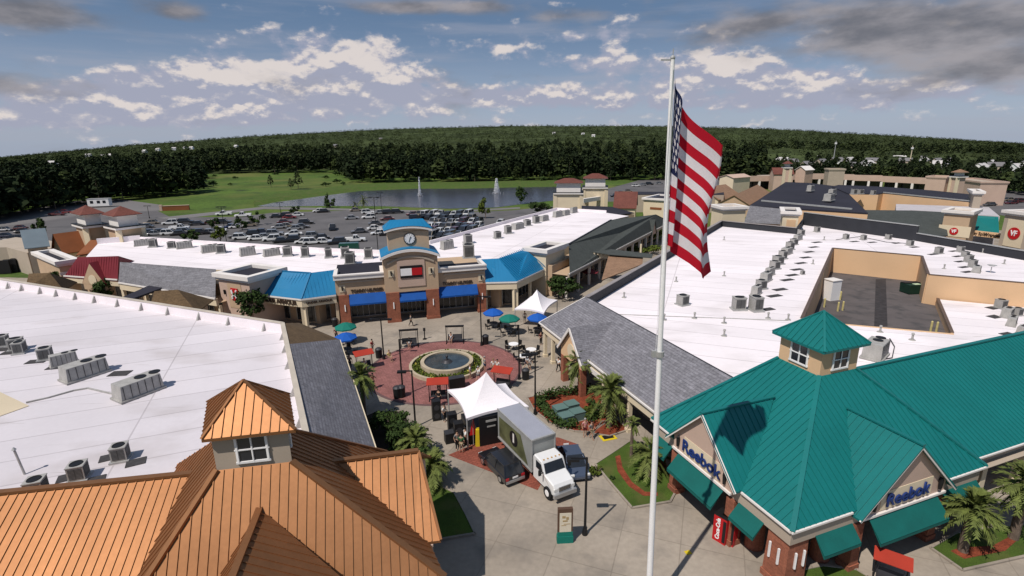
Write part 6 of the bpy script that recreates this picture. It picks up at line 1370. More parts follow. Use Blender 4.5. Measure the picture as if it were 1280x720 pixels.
for (x, y, c, ty) in CARS:
    w_ = where(x, y); grp = sorted(seen[(w_, c, ty)]); k = grp.index(x)
    lab = f'{c} {ty} {w_}' if len(grp) == 1 else f'{ordn[k]} {c} {ty} from the left {w_}'
    lab = ' '.join(lab.split()[:16])
    g = xy(G(x, y + 1.2, 0), .022); hd = (.32 if x < 520 else 1.2 if x < 700 else .1) + random.choice((0, PI)) + random.uniform(-.05, .05)
    if ty == 'pickup' and x > 400 and y < 290 and x < 430: hd = -1.3
    if (c, ty) not in PROTO: o = PROTO[(c, ty)] = vehicle(ty, c, lab, 'cars in the car parks')
    else: o = dup(PROTO[(c, ty)], label=lab)
    o.location = g; o.rotation_euler[2] = hd; o.scale = (1.06, 1.06, 1.06) if 120 < x < 700 else (1, 1, 1)
gv = thing('parked_trailer', 'long dark green trailer just behind the white roof left of the clock', 'trailer', xy(G(437, 314, 0), .02), .2); m = MB(); m.box((0, 0, 1.1), (4.6, 2.0, 1.5), taper=.95); m.box((0, 0, 1.9), (4.2, 1.7, .12)); build('body', m, PAINT['green'], gv, local=True)
for sx in (-1.2, 1.2):
    for sy in (-1, 1): m = MB(); m.cyl((sx, sy * .8, .35), (sx, sy * 1.02, .35), .35, .35, 12); build('wheel', m, M['rubber'], gv, local=True)
wt = thing('site_trailer', 'small white office trailer at the wood edge behind the entry towers', 'trailer', xy(G(126, 259, 0), .04), .25); m = MB(); m.box((0, 0, 2.0), (7.5, 3, 2.8)); build('body', m, M['white'], wt, local=True); m = MB(); m.box((0, 0, 3.45), (7.8, 3.2, .12)); build('roof', m, M['galv'], wt, local=True)
for sx in (-2.2, .2, 2.2): m = MB(); m.box((sx, -1.51, 2.2), (1.1, .04, 1.1)); build('window', m, M['glass'], wt, local=True)
bs = thing('entrance_sign', 'low brick-red entrance sign wall on the verge by the car park', 'sign', xy(G(219, 263, 0), 0), .25); m = MB(); m.box((0, 0, .9), (10, .8, 1.8)); build('wall', m, M['rust_roof'], bs, local=True); m = MB(); m.box((-4.6, 0, 1.1), (.9, 1.0, 2.3)); m.box((0, 0, 1.86), (10.2, 1, .12)); build('coping', m, M['pink_stucco'], bs, local=True)

# small roof penetrations on the big right-hand deck
vp = None
for (x, y) in ((905, 300), (880, 330), (845, 352), (905, 345), (1016, 330), (1030, 300), (1075, 288), (1180, 336), (1228, 316), (1255, 330), (830, 400), (868, 398), (905, 404), (960, 398), (985, 400), (1100, 415), (1140, 425), (1070, 425), (905, 420), (780, 372)):
    if vp is None:
        m = MB(); m.cyl((0, 0, 0), (0, 0, .55), .09, .09, 8); m.cyl((0, 0, 0), (0, 0, .06), .3, .25, 10); m.cyl((0, 0, .55), (0, 0, .68), .15, .1, 8); vp = tag(build('vent_pipe', m, M['ac'], loc=G(x, y, DZ), local=True), 'small grey vent pipe on the right-hand white roof', 'pipe', 'small vent pipes on the right-hand white roof')
    else: dup(vp, G(x, y, DZ))
m = MB()
for k in range(26): m.cyl(G(762 + k * 9.2, 393 + k * .28, DZ), G(762 + k * 9.2, 393 + k * .28, DZ) + V(0, 0, .05), .11, .11, 8)
m = MB(); m.bar(G(765, 393, DZ) + V(0, 0, .02), G(985, 401, DZ) + V(0, 0, .02), .14, .05); tag(build('roof_seam_strip', m, M['ac'], loc=G(870, 397, DZ)), 'thin grey seam strip across the near part of the right-hand white roof', 'seam strip')
for (pts, lab) in (([(1094, 452), (1115, 448), (1118, 434), (1112, 424)], 'thin bent conduit on the white roof right of the teal cupola'), ([(1045, 300), (1075, 296), (1108, 303), (1140, 305)], 'thin conduit linking the spread-out units above the peach yard wall')):
    m = MB(); P = [G(x, y, DZ) + V(0, 0, .06) for (x, y) in pts]
    for i in range(len(P) - 1): m.bar(P[i], P[i + 1], .07)
    tag(build('conduit', m, M['darkgrey'], loc=P[0]), lab, 'conduit')
# ================================================================== plaza fountain
FC = G(559, 458); ft = thing('plaza_fountain', 'round stone plaza fountain with a planted ring, in the middle of the brick circle', 'fountain', FC)
m = MB(); m.lathe((0, 0, 0), [(2.9, 0), (2.9, .75), (2.5, .75), (2.5, .2)], 48); build('basin_wall', m, M['stone'], ft, local=True)
m = MB(); m.lathe((0, 0, 0), [(4.15, 0), (4.15, .4), (3.85, .4), (3.85, .05)], 48); build('outer_wall', m, M['stone'], ft, local=True)
m = MB(); m.cyl((0, 0, .1), (0, 0, .56), 2.5, 2.5, 40); build('basin_water', m, M['basin'], ft, local=True)
m = MB(); m.cyl((0, 0, .02), (0, 0, .22), 3.86, 3.86, 40); m.cyl((0, 0, .0), (0, 0, .2), 2.9, 2.9, 40); build('planting_soil', m, bpy.data.materials['dark_soil'], ft, local=True)
m = MB()
for i in range(900):
    a, r = random.uniform(0, 6.28), random.uniform(2.98, 3.8); c = V(r * math.cos(a), r * math.sin(a), random.uniform(.22, .5)); d1 = Vector((random.gauss(0, 1), random.gauss(0, 1), random.gauss(0, 1))).normalized() * .14; d2 = d1.orthogonal().normalized() * .1
    m.add([c - d1, c + d2, c + d1, c - d2], [(0, 1, 2, 3)], 0 if random.random() < .86 or (a * 3.5) % 2 < 1 else 1)
build('ring_planting', m, [M['leaf2'], mat('yellow_flowers', (.5, .42, .08), .8, var=.2)], ft, local=True)
m = MB(); m.cyl((0, 0, .5), (0, 0, .8), .7, .35, 14); m.cyl((0, 0, .8), (0, 0, 1.15), .12, .08, 8); m.ball((0, 0, 1.2), .16); build('nozzle_stand', m, M['darkgrey'], ft, local=True)

# ================================================================== lamp posts
def lamp(label, bpx, ytop, arms=1, side=-1, group='black plaza lamp posts'):
    b_ = G(*bpx, 0); zt = zat(b_, ytop); t = thing('lamp_post', label, 'lamp post', b_, 0, group)
    m = MB(); m.cyl((0, 0, 0), (0, 0, .5), .19, .13, 10); m.cyl((0, 0, .5), (0, 0, zt), .085, .065, 10); build('post', m, M['black'], t, local=True)
    for s in ([side] if arms == 1 else [-1, 1]):
        m = MB(); m.bar((0, 0, zt - .05), (s * .95, 0, zt - .05), .08, .1); a_ = build('arm', m, M['black'], t, local=True)
        m = MB(); m.box((s * .85, 0, zt - .12), (.75, .34, .16)); build('lamp_head', m, M['black'], a_, local=True)
    return t
lamp('black lamp post on the left rim of the brick circle, beside a yellow shirt', (480, 449), 398, 2)
lamp('black lamp post at the left front of the brick circle, beside two bins', (504, 495), 424, 1, 1)
lamp('black lamp post in front of the brick circle, left of the white tent', (519.5, 534), 463, 1, -1)
lamp('black lamp post at the top right rim of the brick circle, beside a bin', (602, 432), 370, 2)
lamp('black lamp post at the right rim of the brick circle', (649, 474), 406, 1, -1)
lamp('black lamp post at the corner of the hedged mulch bed, right of the tent', (669, 518), 442, 1, -1)
lamp('black lamp post in the foreground right of the truck, above the map sign', (731, 668), 572, 1, -1)
lamp('black double lamp post in front of the cream tower block', (690, 352), 329, 2)
lamp('black lamp post among the trees below the red letter sign', (284, 398), 370, 2)
lamp('black double lamp post before the grey shingle slope behind the right roof', (958, 290), 262, 2)
lamp('tall car park lamp post left of the clock', (473, 318), 246, 2, group='tall car park lamp posts'); lamp('tall car park lamp post above the middle of the car rows at left', (284, 307), 258, 2, group='tall car park lamp posts')
lamp('tall car park lamp post near the grass verge', (352, 275), 253, 2, group='tall car park lamp posts'); lamp('tall car park lamp post behind the brick-red entrance sign', (187, 273), 257, 2, group='tall car park lamp posts')
lamp('tall car park lamp post nearest the pond', (477, 263), 240, 2, group='tall car park lamp posts')

# ================================================================== bins
def bin_(label, px):
    t = thing('litter_bin', label, 'litter bin', G(*px)); m = MB(); m.cyl((0, 0, 0), (0, 0, 1.0), .36, .40, 14); build('body', m, M['black'], t, local=True); m = MB(); m.lathe((0, 0, 1.0), [(.42, 0), (.42, .08), (.25, .22), (.0, .25)], 14); build('lid', m, M['darkgrey'], t, local=True); return t
bin_('black litter bin beside the left rim lamp post', (474, 447)); bin_('left one of two black bins at the front lamp of the brick circle', (497, 497)); bin_('right one of two black bins at the front lamp of the brick circle', (502, 496))
bin_('black litter bin beside the top right rim lamp post', (607, 430)); bin_('black litter bin at the right of the brick circle', (657, 474)); bin_('black bin beside the left brick pier of the clock building', (419, 408)); bin_('dark bin at the brick column of the nearest gable store', (865, 612))
# ================================================================== umbrella tables
def utable(label, px, mt, open_=True):
    t = thing('cafe_table', label, 'table set', G(*px), random.uniform(0, 3)); m = MB(); m.cyl((0, 0, .7), (0, 0, .76), .6, .6, 16); build('tabletop', m, M['white'] if not open_ else M['darkgrey'], t, local=True)
    m = MB(); m.cyl((0, 0, 0), (0, 0, .7), .05, .05, 8); m.cyl((0, 0, 0), (0, 0, .05), .35, .3, 12); build('pedestal', m, M['darkgrey'], t, local=True)
    for k in range(4):
        a = k * PI / 2; c = V(math.cos(a), math.sin(a), 0); o = c * .95; s = V(-c.y, c.x, 0) * .24; m = MB()
        m.prism([o - s - c * .22, o + s - c * .22, o + s + c * .22, o - s + c * .22], .42, .47); q = o + c * .22; m.add([q - s + V(0, 0, .47), q + s + V(0, 0, .47), q + s + c * .08 + V(0, 0, .9), q - s + c * .08 + V(0, 0, .9)], [(0, 1, 2, 3)])
        for (i, j) in ((-1, -1), (1, -1), (1, 1), (-1, 1)): p = o + s * i * .9 + c * .2 * j; m.bar(p, p + V(0, 0, .44), .035)
        build('chair', m, M['black'], t, local=True)
    if open_:
        u = thing('parasol', label.replace('cafe table under', 'parasol:').split(':')[0] if False else label + ' (parasol)', 'parasol', G(*px))
        m = MB(); m.cyl((0, 0, .76), (0, 0, 2.65), .03, .03, 6); build('pole', m, M['galv'], u, local=True)
        m = MB(); n = 8; top_ = V(0, 0, 2.75); ring = [V(1.35 * math.cos(2 * PI * i / n), 1.35 * math.sin(2 * PI * i / n), 2.15) for i in range(n)]; mid = [V(.7 * math.cos(2 * PI * i / n), .7 * math.sin(2 * PI * i / n), 2.52) for i in range(n)]
        for i in range(n):
            j = (i + 1) % n; m.add([top_, mid[i], mid[j]], [(0, 1, 2)]); m.add([mid[i], ring[i], ring[j], mid[j]], [(0, 1, 2, 3)]); m.add([ring[i], ring[i] - V(0, 0, .16), ring[j] - V(0, 0, .16), ring[j]], [(0, 1, 2, 3)])
        build('canopy', m, M[mt], u, local=True); return t, u
    return t, None
for (lab, px, mt, pl) in (('outdoor table under the green parasol near the left brick pier', (434, 429), 'green_cloth', 'green parasol near the left brick pier, behind a blue one'), ('outdoor table under the blue parasol at the end of the grey shingle eave', (434, 443), 'umb_blue', 'blue parasol in front of a green one, left side of the plaza'),
                          ('outdoor table under the blue parasol below the right blue roof', (617, 410), 'umb_blue', 'blue parasol nearest the right brick pier of the clock building'), ('outdoor table under the green parasol beside the small white tent', (637, 418), 'green_cloth', 'green parasol between two blue ones, right side of the plaza'),
                          ('outdoor table under the blue parasol at the corner column of the grey eave', (672, 417), 'umb_blue', 'blue parasol in front of the small white tent')):
    t, u = utable(lab, px, mt); u['label'] = pl
utable('white round table with chairs in the open, right of the brick circle', (642, 437), 'x', False); utable('white round table with chairs close to the lamp at the brick circle right rim', (664, 444), 'x', False); utable('white round table near the leftmost lamp of the mulch bed', (655, 452), 'x', False)
# ================================================================== swing benches and red-canopied ride carts
def swing(label, px, rz, canopy='darkgrey', red=False, cat='bench', name='canopy_bench'):
    t = thing(name, label, cat, G(*px), rz); m = MB()
    for sx in (-1, 1):
        m.bar((sx * 1.05, -.1, 0), (sx * 1.05, -.1, 2.2), .1); m.bar((sx * 1.05, -.6, .05), (sx * 1.05, .6, .05), .1)
    m.bar((-1.05, -.1, 2.1), (1.05, -.1, 2.1), .1)
    build('frame', m, M['black'], t, local=True)
    m = MB(); (m.slab([V(-1.3, -.75, 2.12), V(1.3, -.75, 2.12), V(1.3, .6, 2.42), V(-1.3, .6, 2.42)], .05) if red else m.bar((-1.15, -.1, 2.2), (1.15, -.1, 2.2), .35, .1)); build('canopy', m, M['red_cloth'] if red else M['black'], t, local=True)
    m = MB(); m.box((0, -.1, .48), (1.8, .5, .06)); m.add([V(-.9, .15, .5), V(.9, .15, .5), V(.9, .3, 1.0), V(-.9, .3, 1.0)], [(0, 1, 2, 3), (3, 2, 1, 0)][:1])
    for s in (-.85, .85): m.bar((s, -.1, .5), (s, -.1, 2.15), .03)
    build('seat', m, M['darkgrey'], t, local=True)
    if red: t.scale = (.8, .8, .86)
    return t
swing('black frame swing bench in front of the middle brick piers', (512, 433), .15); swing('black frame swing bench directly behind the brick circle', (569, 428), .05)
swing('red-canopied bench at the left rim of the brick circle', (456, 461), .5, red=True); swing('red-canopied bench in front of the fountain, left of the large tent', (548, 499), .1, red=True)
swing('red-canopied bench behind the peak of the large white tent', (628, 484), -.35, red=True); b = swing('red-canopied bench in the foreground by the corner store entrance', (1110, 729), -.62, red=True); b.scale = (.68, .68, .75)
# ================================================================== tents and stage
def tent(label, cs, zc, apex, za, sag=.35):
    """four-cornered high peak tent"""
    t = thing('tent', label, 'tent', xy(sum(cs, V(0, 0, 0)) / 4, 0)); m = MB(); n = 10
    for i in range(4):
        a, b = cs[i], cs[(i + 1) % 4]; g = []
        for r in range(n + 1):
            u = r / n; row = []
            for k in range(9):
                v = k / 8; e = a * (1 - v) + b * v; e = e + (apex - e) * 0; e = xy(e + (xy(apex, e.z) - e) * (.10 * 4 * v * (1 - v)), zc + .12 * 4 * v * (1 - v)); p = xy(e * (1 - u) + xy(apex, e.z) * u, 0); h = e.z + (za - e.z) * (u ** 2.1) + .10 * math.sin(PI * u); row.append(xy(p, h))
            g.append(row)
        for r in range(n):
            for k in range(8): m.add([g[r][k], g[r][k + 1], g[r + 1][k + 1], g[r + 1][k]], [(0, 1, 2, 3)])
        for k in range(8): m.add([g[0][k], g[0][k] - V(0, 0, .22), g[0][k + 1] - V(0, 0, .22), g[0][k + 1]], [(0, 1, 2, 3)])
    build('canopy', m, M['tent'], t, smooth=False)
    for c in cs: m = MB(); m.cyl(xy(c, 0) + (xy(apex, 0) - xy(c, 0)) * .02, xy(c, zc - .05) + (xy(apex, 0) - xy(c, 0)) * .02, .06, .06, 8); build('leg', m, M['galv'], t)
    return t
A4 = [G(559, 487, 2.8), G(583, 523, 2.8), G(661, 508, 2.8), G(632, 479, 2.8)]; apx_ = sum(A4, V(0, 0, 0)) / 4; tent('large white high-peak tent over the stage beside the box truck', A4, 2.8, apx_, zat(apx_, 465))
D4 = [G(624, 483, 2.6), G(640, 479, 2.6), G(662, 506, 2.5), G(648, 509, 2.5)]
A5 = [G(643, 386, 2.6), G(680, 391, 2.6), G(697, 375, 2.6), G(664, 370, 2.6)]; apx_ = sum(A5, V(0, 0, 0)) / 4; tent('small white high-peak tent near the corner of the grey shingle eave', A5, 2.6, apx_, zat(apx_, 362))
c0 = xy(sum(A4, V(0, 0, 0)) / 4, 0); ex = (xy(A4[2], 0) - xy(A4[1], 0)).normalized(); ey = (xy(A4[0], 0) - xy(A4[1], 0)).normalized(); ra = math.atan2(ex.y, ex.x)
sg = thing('stage', 'low black stage with a dark backdrop curtain under the large white tent', 'stage', c0); m = MB(); m.box(c0 + ex * .3 + V(0, 0, .3), (4.2, 4.4, .6), ra); build('platform', m, M['black'], sg); m = MB(); m.box(c0 + ex * .5 - ey * 2.55 + V(0, 0, 1.3), (4.2, .08, 2.6), ra); bd = build('backdrop', m, M['black'], sg)
for (u, z, w, h) in ((-1.1, 2.2, .9, .18), (-1.1, 1.7, .7, .12), (.2, 2.1, .6, .3), (.3, 1.5, .5, .35)): m = MB(); m.box(c0 + ex * (.5 + u) - ey * 2.61 + V(0, 0, z), (w, .03, h), ra); build('pale_patch', m, M['ac'], bd)
def spk(label, px, rz=.3):
    t = thing('loudspeaker', label, 'loudspeaker', G(*px), rz); m = MB(); m.box((0, 0, .95), (.75, .7, 1.9)); build('cabinet', m, M['black'], t, local=True); m = MB()
    for z in (.5, 1.3): m.cyl((0, -.36, z), (0, -.38, z), .26, .26, 14)
    build('speaker_cone', m, M['darkgrey'], t, local=True)
spk('black loudspeaker stack at the left of the large tent', (546, 524)); spk('black loudspeaker stack against the near left leg of the large tent', (566, 541)); spk('black equipment case stack in front of the stage', (574, 553))
for (lab, px, h, w) in (('low black flight case on the paving left of the tent', (563, 552), .9, .9), ('black flight case at the front of the stage near the yellow sign', (585, 553), 1.1, .8), ('black counter stand between the fountain and the tent', (571, 484), 1.1, 1.6)):
    t = thing('flight_case', lab, 'case', G(*px), .35); m = MB(); m.box((0, 0, h / 2), (w, .7, h)); build('body', m, M['black'], t, local=True); m = MB(); m.box((0, 0, h + .02), (w * 1.02, .72, .05)); build('lid', m, M['darkgrey'], t, local=True)
ys = thing('floor_sign', 'bright yellow upright plastic sign beside the dark stage curtain', 'sign', G(598, 557), .2); m = MB(); m.box((0, 0, .75), (.46, .34, 1.5), taper=.72); build('body', m, M['yellow'], ys, local=True); m = MB(); m.box((0, 0, 1.55), (.2, .1, .14)); build('handle', m, M['yellow'], ys, local=True)
pn = thing('pennant', 'narrow red pennant banner standing beside the yellow plastic sign', 'banner', G(592, 556), .2); m = MB(); m.cyl((0, 0, 0), (0, 0, 2.6), .03, .02, 6); build('pole', m, M['galv'], pn, local=True); m = MB(); m.add([V(-.3, 0, .9), V(.25, .02, .9), V(.03, 0, 2.5), V(-.3, .03, .9), V(.25, .05, .9), V(.03, .03, 2.5)], [(0, 1, 2), (5, 4, 3), (0, 3, 4, 1), (1, 4, 5, 2), (2, 5, 3, 0)]); build('cloth', m, M['sign_red'], pn, local=True)
# ================================================================== map sign, vending machines, utility boxes, posts
ms_ = thing('map_sign', 'upright plaza map sign with a green base and brown frame', 'sign', G(706, 677), .06); m = MB(); m.box((0, 0, .25), (1.0, .34, .5)); m.box((0, 0, .62), (.92, .26, .4)); build('base', m, M['green_cloth'], ms_, local=True)
m = MB(); m.box((0, 0, 1.6), (.92, .22, 1.7)); build('frame', m, mat('brown_frame', (.10, .055, .035), .6), ms_, local=True); m = MB(); m.box((0, -.12, 1.5), (.72, .02, 1.35)); pz_ = build('map_panel', m, mat('cream_panel', (.62, .56, .44), .6, var=.05), ms_, local=True)
m = MB()
for (x, z, w, h) in ((-.1, 1.9, .2, .16), (.12, 1.8, .16, .2), (-.02, 1.62, .3, .1), (.1, 1.4, .4, .04), (-.1, 1.3, .3, .04)): m.box((x, -.135, z), (w, .01, h))
build('map_marks', m, mat('map_tan', (.35, .25, .12), .6), pz_, local=True)
for (px, lab) in (((902, 674), 'left one of the two red drink machines by the brick column'), ((912, 676), 'right one of the two red drink machines by the brick column')):
    vm_ = thing('vending_machine', lab, 'vending machine', G(*px), math.atan2(RB_.y, RB_.x) - 1.25); m = MB(); m.box((0, 0, .9), (.85, .8, 1.8)); build('cabinet', m, M['sign_red'], vm_, local=True); m = MB(); m.box((0, 0, 1.83), (.87, .82, .06)); build('top', m, M['black'], vm_, local=True)
    m = MB(); m.box((.3, -.41, .9), (.2, .02, 1.5)); build('selection_panel', m, M['black'], vm_, local=True)
    o = textobj('lettering', 'Coca-Cola', .36, V(-.1, -.42, .95), V(0, 0, 1), V(-1, 0, 0), M['white'], None, .01, bold=.012, sx=.95); o.parent = vm_
for (x, y) in ((706, 520), (718, 514), (697, 530), (721, 528)) if False else ((700, 519), (714, 514), (707, 529), (721, 524)):
    ub = thing('utility_box', 'grey-green utility box, one of four set together in the hedged mulch bed', 'utility box', G(x, y), .42, 'grey-green utility boxes in the hedged bed'); m = MB(); m.box((0, 0, .45), (1.15, 1.0, .75)); build('cabinet', m, mat('grey_green_steel', (.10, .17, .155), .6, var=.1) if 'grey_green_steel' not in bpy.data.materials else bpy.data.materials['grey_green_steel'], ub, local=True); m = MB(); m.box((0, 0, .85), (1.2, 1.05, .06)); build('lid', m, bpy.data.materials['grey_green_steel'], ub, local=True); m = MB(); m.box((0, 0, .05), (1.3, 1.15, .1)); build('slab', m, M['concrete'], ub, local=True)
pst = thing('post', 'slim dark signpost standing alone between the swing bench and the piers', 'post', G(531, 424)); m = MB(); m.cyl((0, 0, 0), (0, 0, 1.5), .07, .07, 8); m.cyl((0, 0, 0), (0, 0, .08), .28, .25, 12); build('post', m, M['black'], pst, local=True); m = MB(); m.box((0, 0, 1.3), (.3, .06, .4)); build('plate', m, M['darkgrey'], pst, local=True)
ga = thing('awning_stall', 'green cloth stall roof half hidden by trees below the red letter sign', 'stall', G(264, 398), .2); m = MB(); m.slab([V(-2.2, -1.4, 2.6), V(2.2, -1.4, 2.6), V(1.4, 1.0, 3.5), V(-1.4, 1.0, 3.5)], .06); build('roof', m, M['green_cloth'], ga, local=True)
for sx in (-2, 2): m = MB(); m.bar((sx, -1.2, 0), (sx, -1.2, 2.6), .1); build('post', m, M['black'], ga, local=True)
pg_ = thing('pergola', 'dark flat pergola roof between the two brown canopy roofs', 'pergola', G(178, 377), .25); e = [G(147, 374, 4.6), G(166, 373, 4.6), G(207, 358, 4.6), G(190, 355, 4.6)]; m = MB(); m.slab(e, .25); build('roof', m, M['navy_roof'], pg_)
pg_.rotation_euler[2] = 0
for q in e: m = MB(); m.cyl(xy(q, 0) * .997, xy(q * .997, 4.4), .15, .15, 8); build('post', m, M['grey_stucco'], pg_)
rt = thing('parasol', 'red and white parasol on the far court between the roofs', 'parasol', G(737, 354)); m = MB(); m.cyl((0, 0, 0), (0, 0, 2.4), .04, .04, 6); build('pole', m, M['galv'], rt, local=True); m = MB(); m.cyl((0, 0, 2.0), (0, 0, 2.7), 1.5, .05, 8); build('canopy', m, M['maroon'], rt, local=True)
# ================================================================== pond jets
for (px, h, w, lab) in (((525, 245), 8.5, .6, 'tall narrow water jet in the left half of the pond'), ((621, 242), 7, 1.5, 'wider arching water jet in the right half of the pond')):
    g = G(*px); t = thing('water_jet', lab, 'fountain jet', g); m = MB()
    for i in range(1800):
        q = random.random(); a = random.uniform(0, 6.28); r = (w * (.3 + .8 * (1 - q)) if q > .16 else w * (2.6 if w < 1 else 2.0) * (1.3 - q * 4) * random.random()) * random.random() ** .5; c = V(r * math.cos(a), r * math.sin(a), q * h); d1 = Vector((random.gauss(0, 1), random.gauss(0, 1), random.gauss(0, 1.5))).normalized() * .15; d2 = d1.orthogonal().normalized() * .09; m.add([c - d1, c + d2, c + d1, c - d2], [(0, 1, 2, 3)])
    build('spray', m, M['spray'], t, local=True)
    m = MB(); m.cyl((0, 0, .05), (0, 0, .35), .8, .6, 12); build('float', m, M['darkgrey'], t, local=True)

# ================================================================== palms, shrubs and broad-leaved trees
def palm(label, px, ytop, r, n=44, mt='frond', group='palms in the plaza beds', trunk=.17):
    b_ = G(*px); zt = max(1.2, zat(b_, ytop)); t = thing('palm_tree', label, 'palm', b_, random.uniform(0, 3), group)
    m = MB(); m.cyl((0, 0, 0), (.05, 0, zt * .5), trunk * 1.15, trunk, 9); m.cyl((.05, 0, zt * .5), (0, 0, zt), trunk, trunk * .95, 9); build('trunk', m, M['bark'], t, local=True)
    m = MB()
    for i in range(n):
        a = i * 2.399 + random.uniform(-.2, .2); up = random.uniform(-1.05, 1.4); L_ = r * random.uniform(.8, 1.15); d = V(math.cos(a), math.sin(a), 0); sd = V(-d.y, d.x, 0); pts = []
        for k in range(7):
            u = k / 6; pts.append(V(0, 0, zt) + d * (L_ * u * math.cos(up) * (1 - .08 * u)) + V(0, 0, L_ * (math.sin(up) * u - (.42 * u * u))))
        for k in range(6): m.bar(pts[k], pts[k + 1], .03, .03)
        for k in range(1, 7):
            for sg_ in (-1, 1):
                for w_ in (0, .5):
                    p = pts[k - 1] + (pts[k] - pts[k - 1]) * (w_ + .3); ln = r * .30 * (1 - abs(k / 6 - .55)) * random.uniform(.8, 1.2); f = (pts[k] - pts[k - 1]).normalized()
                    e_ = p + sd * sg_ * ln * .62 + f * ln * .8 + V(0, 0, ln * random.uniform(-.25, .15)); q = f * .10; m.add([p - q, p + q, e_], [(0, 1, 2)])
    build('crown', m, M[mt], t, local=True); return t
palm('palm with a round crown beside the end of the left grey eave', (456, 522), 469, 1.7); palm('slim palm in front of the small entrance gable of the grey eave', (724, 492), 451, 1.9)
palm('broad full palm standing in the red mulch diamond', (761, 534), 487, 2.1, 64, trunk=.26); palm('thin palm with a tiny crown on the curved lawn bed', (789, 572), 528, .75, 22, trunk=.12)
palm('low full palm beside the flagpole on the curved lawn bed', (812, 596), 566, 1.75, 44, trunk=.2); palm('large palm left of its neighbour on the corner lawn at lower right', (1203, 690), 634, 1.75, 76, trunk=.24); palm('large palm at the right edge on the corner lawn', (1266, 674), 604, 1.85, 76, trunk=.24)
palm('palm crown rising right of the copper gable, lower front', (540, 606), 580, 1.7, 60); palm('palm in the middle of the shrub bed by the copper roof', (520, 575), 549, 1.6, 56); 
palm('small dark palm at the car park edge near the pond', (455, 262), 250, 2.6, 26, group='palms near the pond'); palm('shorter dark palm left of the other one near the pond', (444, 262), 256, 2.0, 22, group='palms near the pond')
def shrub(name, label, px, rad, n, size, mt, cat='shrub', trunk=0, group=None, zlift=0):
    b_ = G(*px); t = thing(name, label, cat, b_, 0, group); m = MB(); m.leaves((0, 0, trunk + rad[2] * .9), rad, n, size, clumps=max(7, n // 60)); build('crown' if trunk else 'foliage', m, M[mt], t, local=True)
    m = MB(); m.cyl((0, 0, 0), (0, 0, trunk + rad[2] * .7), .12 if trunk else .06, .05, 7)
    for k in range(4): a = k * 1.7; m.cyl((0, 0, trunk * .8 + .1), (rad[0] * .5 * math.cos(a), rad[1] * .5 * math.sin(a), trunk + rad[2]), .06, .02, 5)
    build('trunk' if trunk else 'stems', m, M['bark'], t, local=True); return t
shrub('shrub', 'rounded olive shrub at the top of the shrub bed, left of the plaza', (487, 541), (2.0, 1.6, 1.3), 1400, .30, 'hedge'); shrub('shrub', 'dense shrub in the middle of the shrub bed below the first palm', (510, 563), (1.9, 1.8, 1.5), 1500, .30, 'leaf'); shrub('shrub', 'dark spreading shrub at the lower end of the shrub bed', (532, 594), (1.6, 1.5, 1.2), 1200, .28, 'hedge')
shrub('shrub', 'small bright clump at the left tip of the curved lawn bed', (746, 592), (.7, .7, .5), 350, .24, 'leaf2'); shrub('shrub', 'low dark shrub on the curved lawn bed below the bright clump', (765, 600), (.25, .25, .22), 90, .15, 'hedge')
shrub('shrub', 'yellow-green ground shrub under the broad mulch palm', (738, 520), (1.5, 1.1, .7), 700, .26, 'leaf2')
def hedge(label, pts, w, h):
    P = [G(*p) for p in pts]; m = MB()
    for i in range(len(P) - 1):
        L_ = (P[i + 1] - P[i]).length
        for k in range(int(L_ * 120)):
            c = P[i] + (P[i + 1] - P[i]) * random.random() + V(random.uniform(-w, w) / 2, random.uniform(-w, w) / 2, h * random.random() ** .5); d1 = Vector((random.gauss(0, 1), random.gauss(0, 1), random.gauss(0, 1))).normalized() * .13; d2 = d1.orthogonal().normalized() * .08; m.add([c - d1, c + d2, c + d1, c - d2], [(0, 1, 2, 3)])
    tag(build('hedge', m, M['hedge'], loc=P[0]), label, 'hedge')
hedge('clipped dark hedge along the far side of the utility boxes', [(672, 502), (700, 495), (740, 490)], .9, .8); hedge('clipped dark hedge along the near left side of the utility boxes', [(672, 504), (684, 522), (700, 535), (722, 536)], .9, .8); hedge('short dark hedge right of the utility boxes', [(735, 507), (750, 515), (738, 530)], .7, .7)
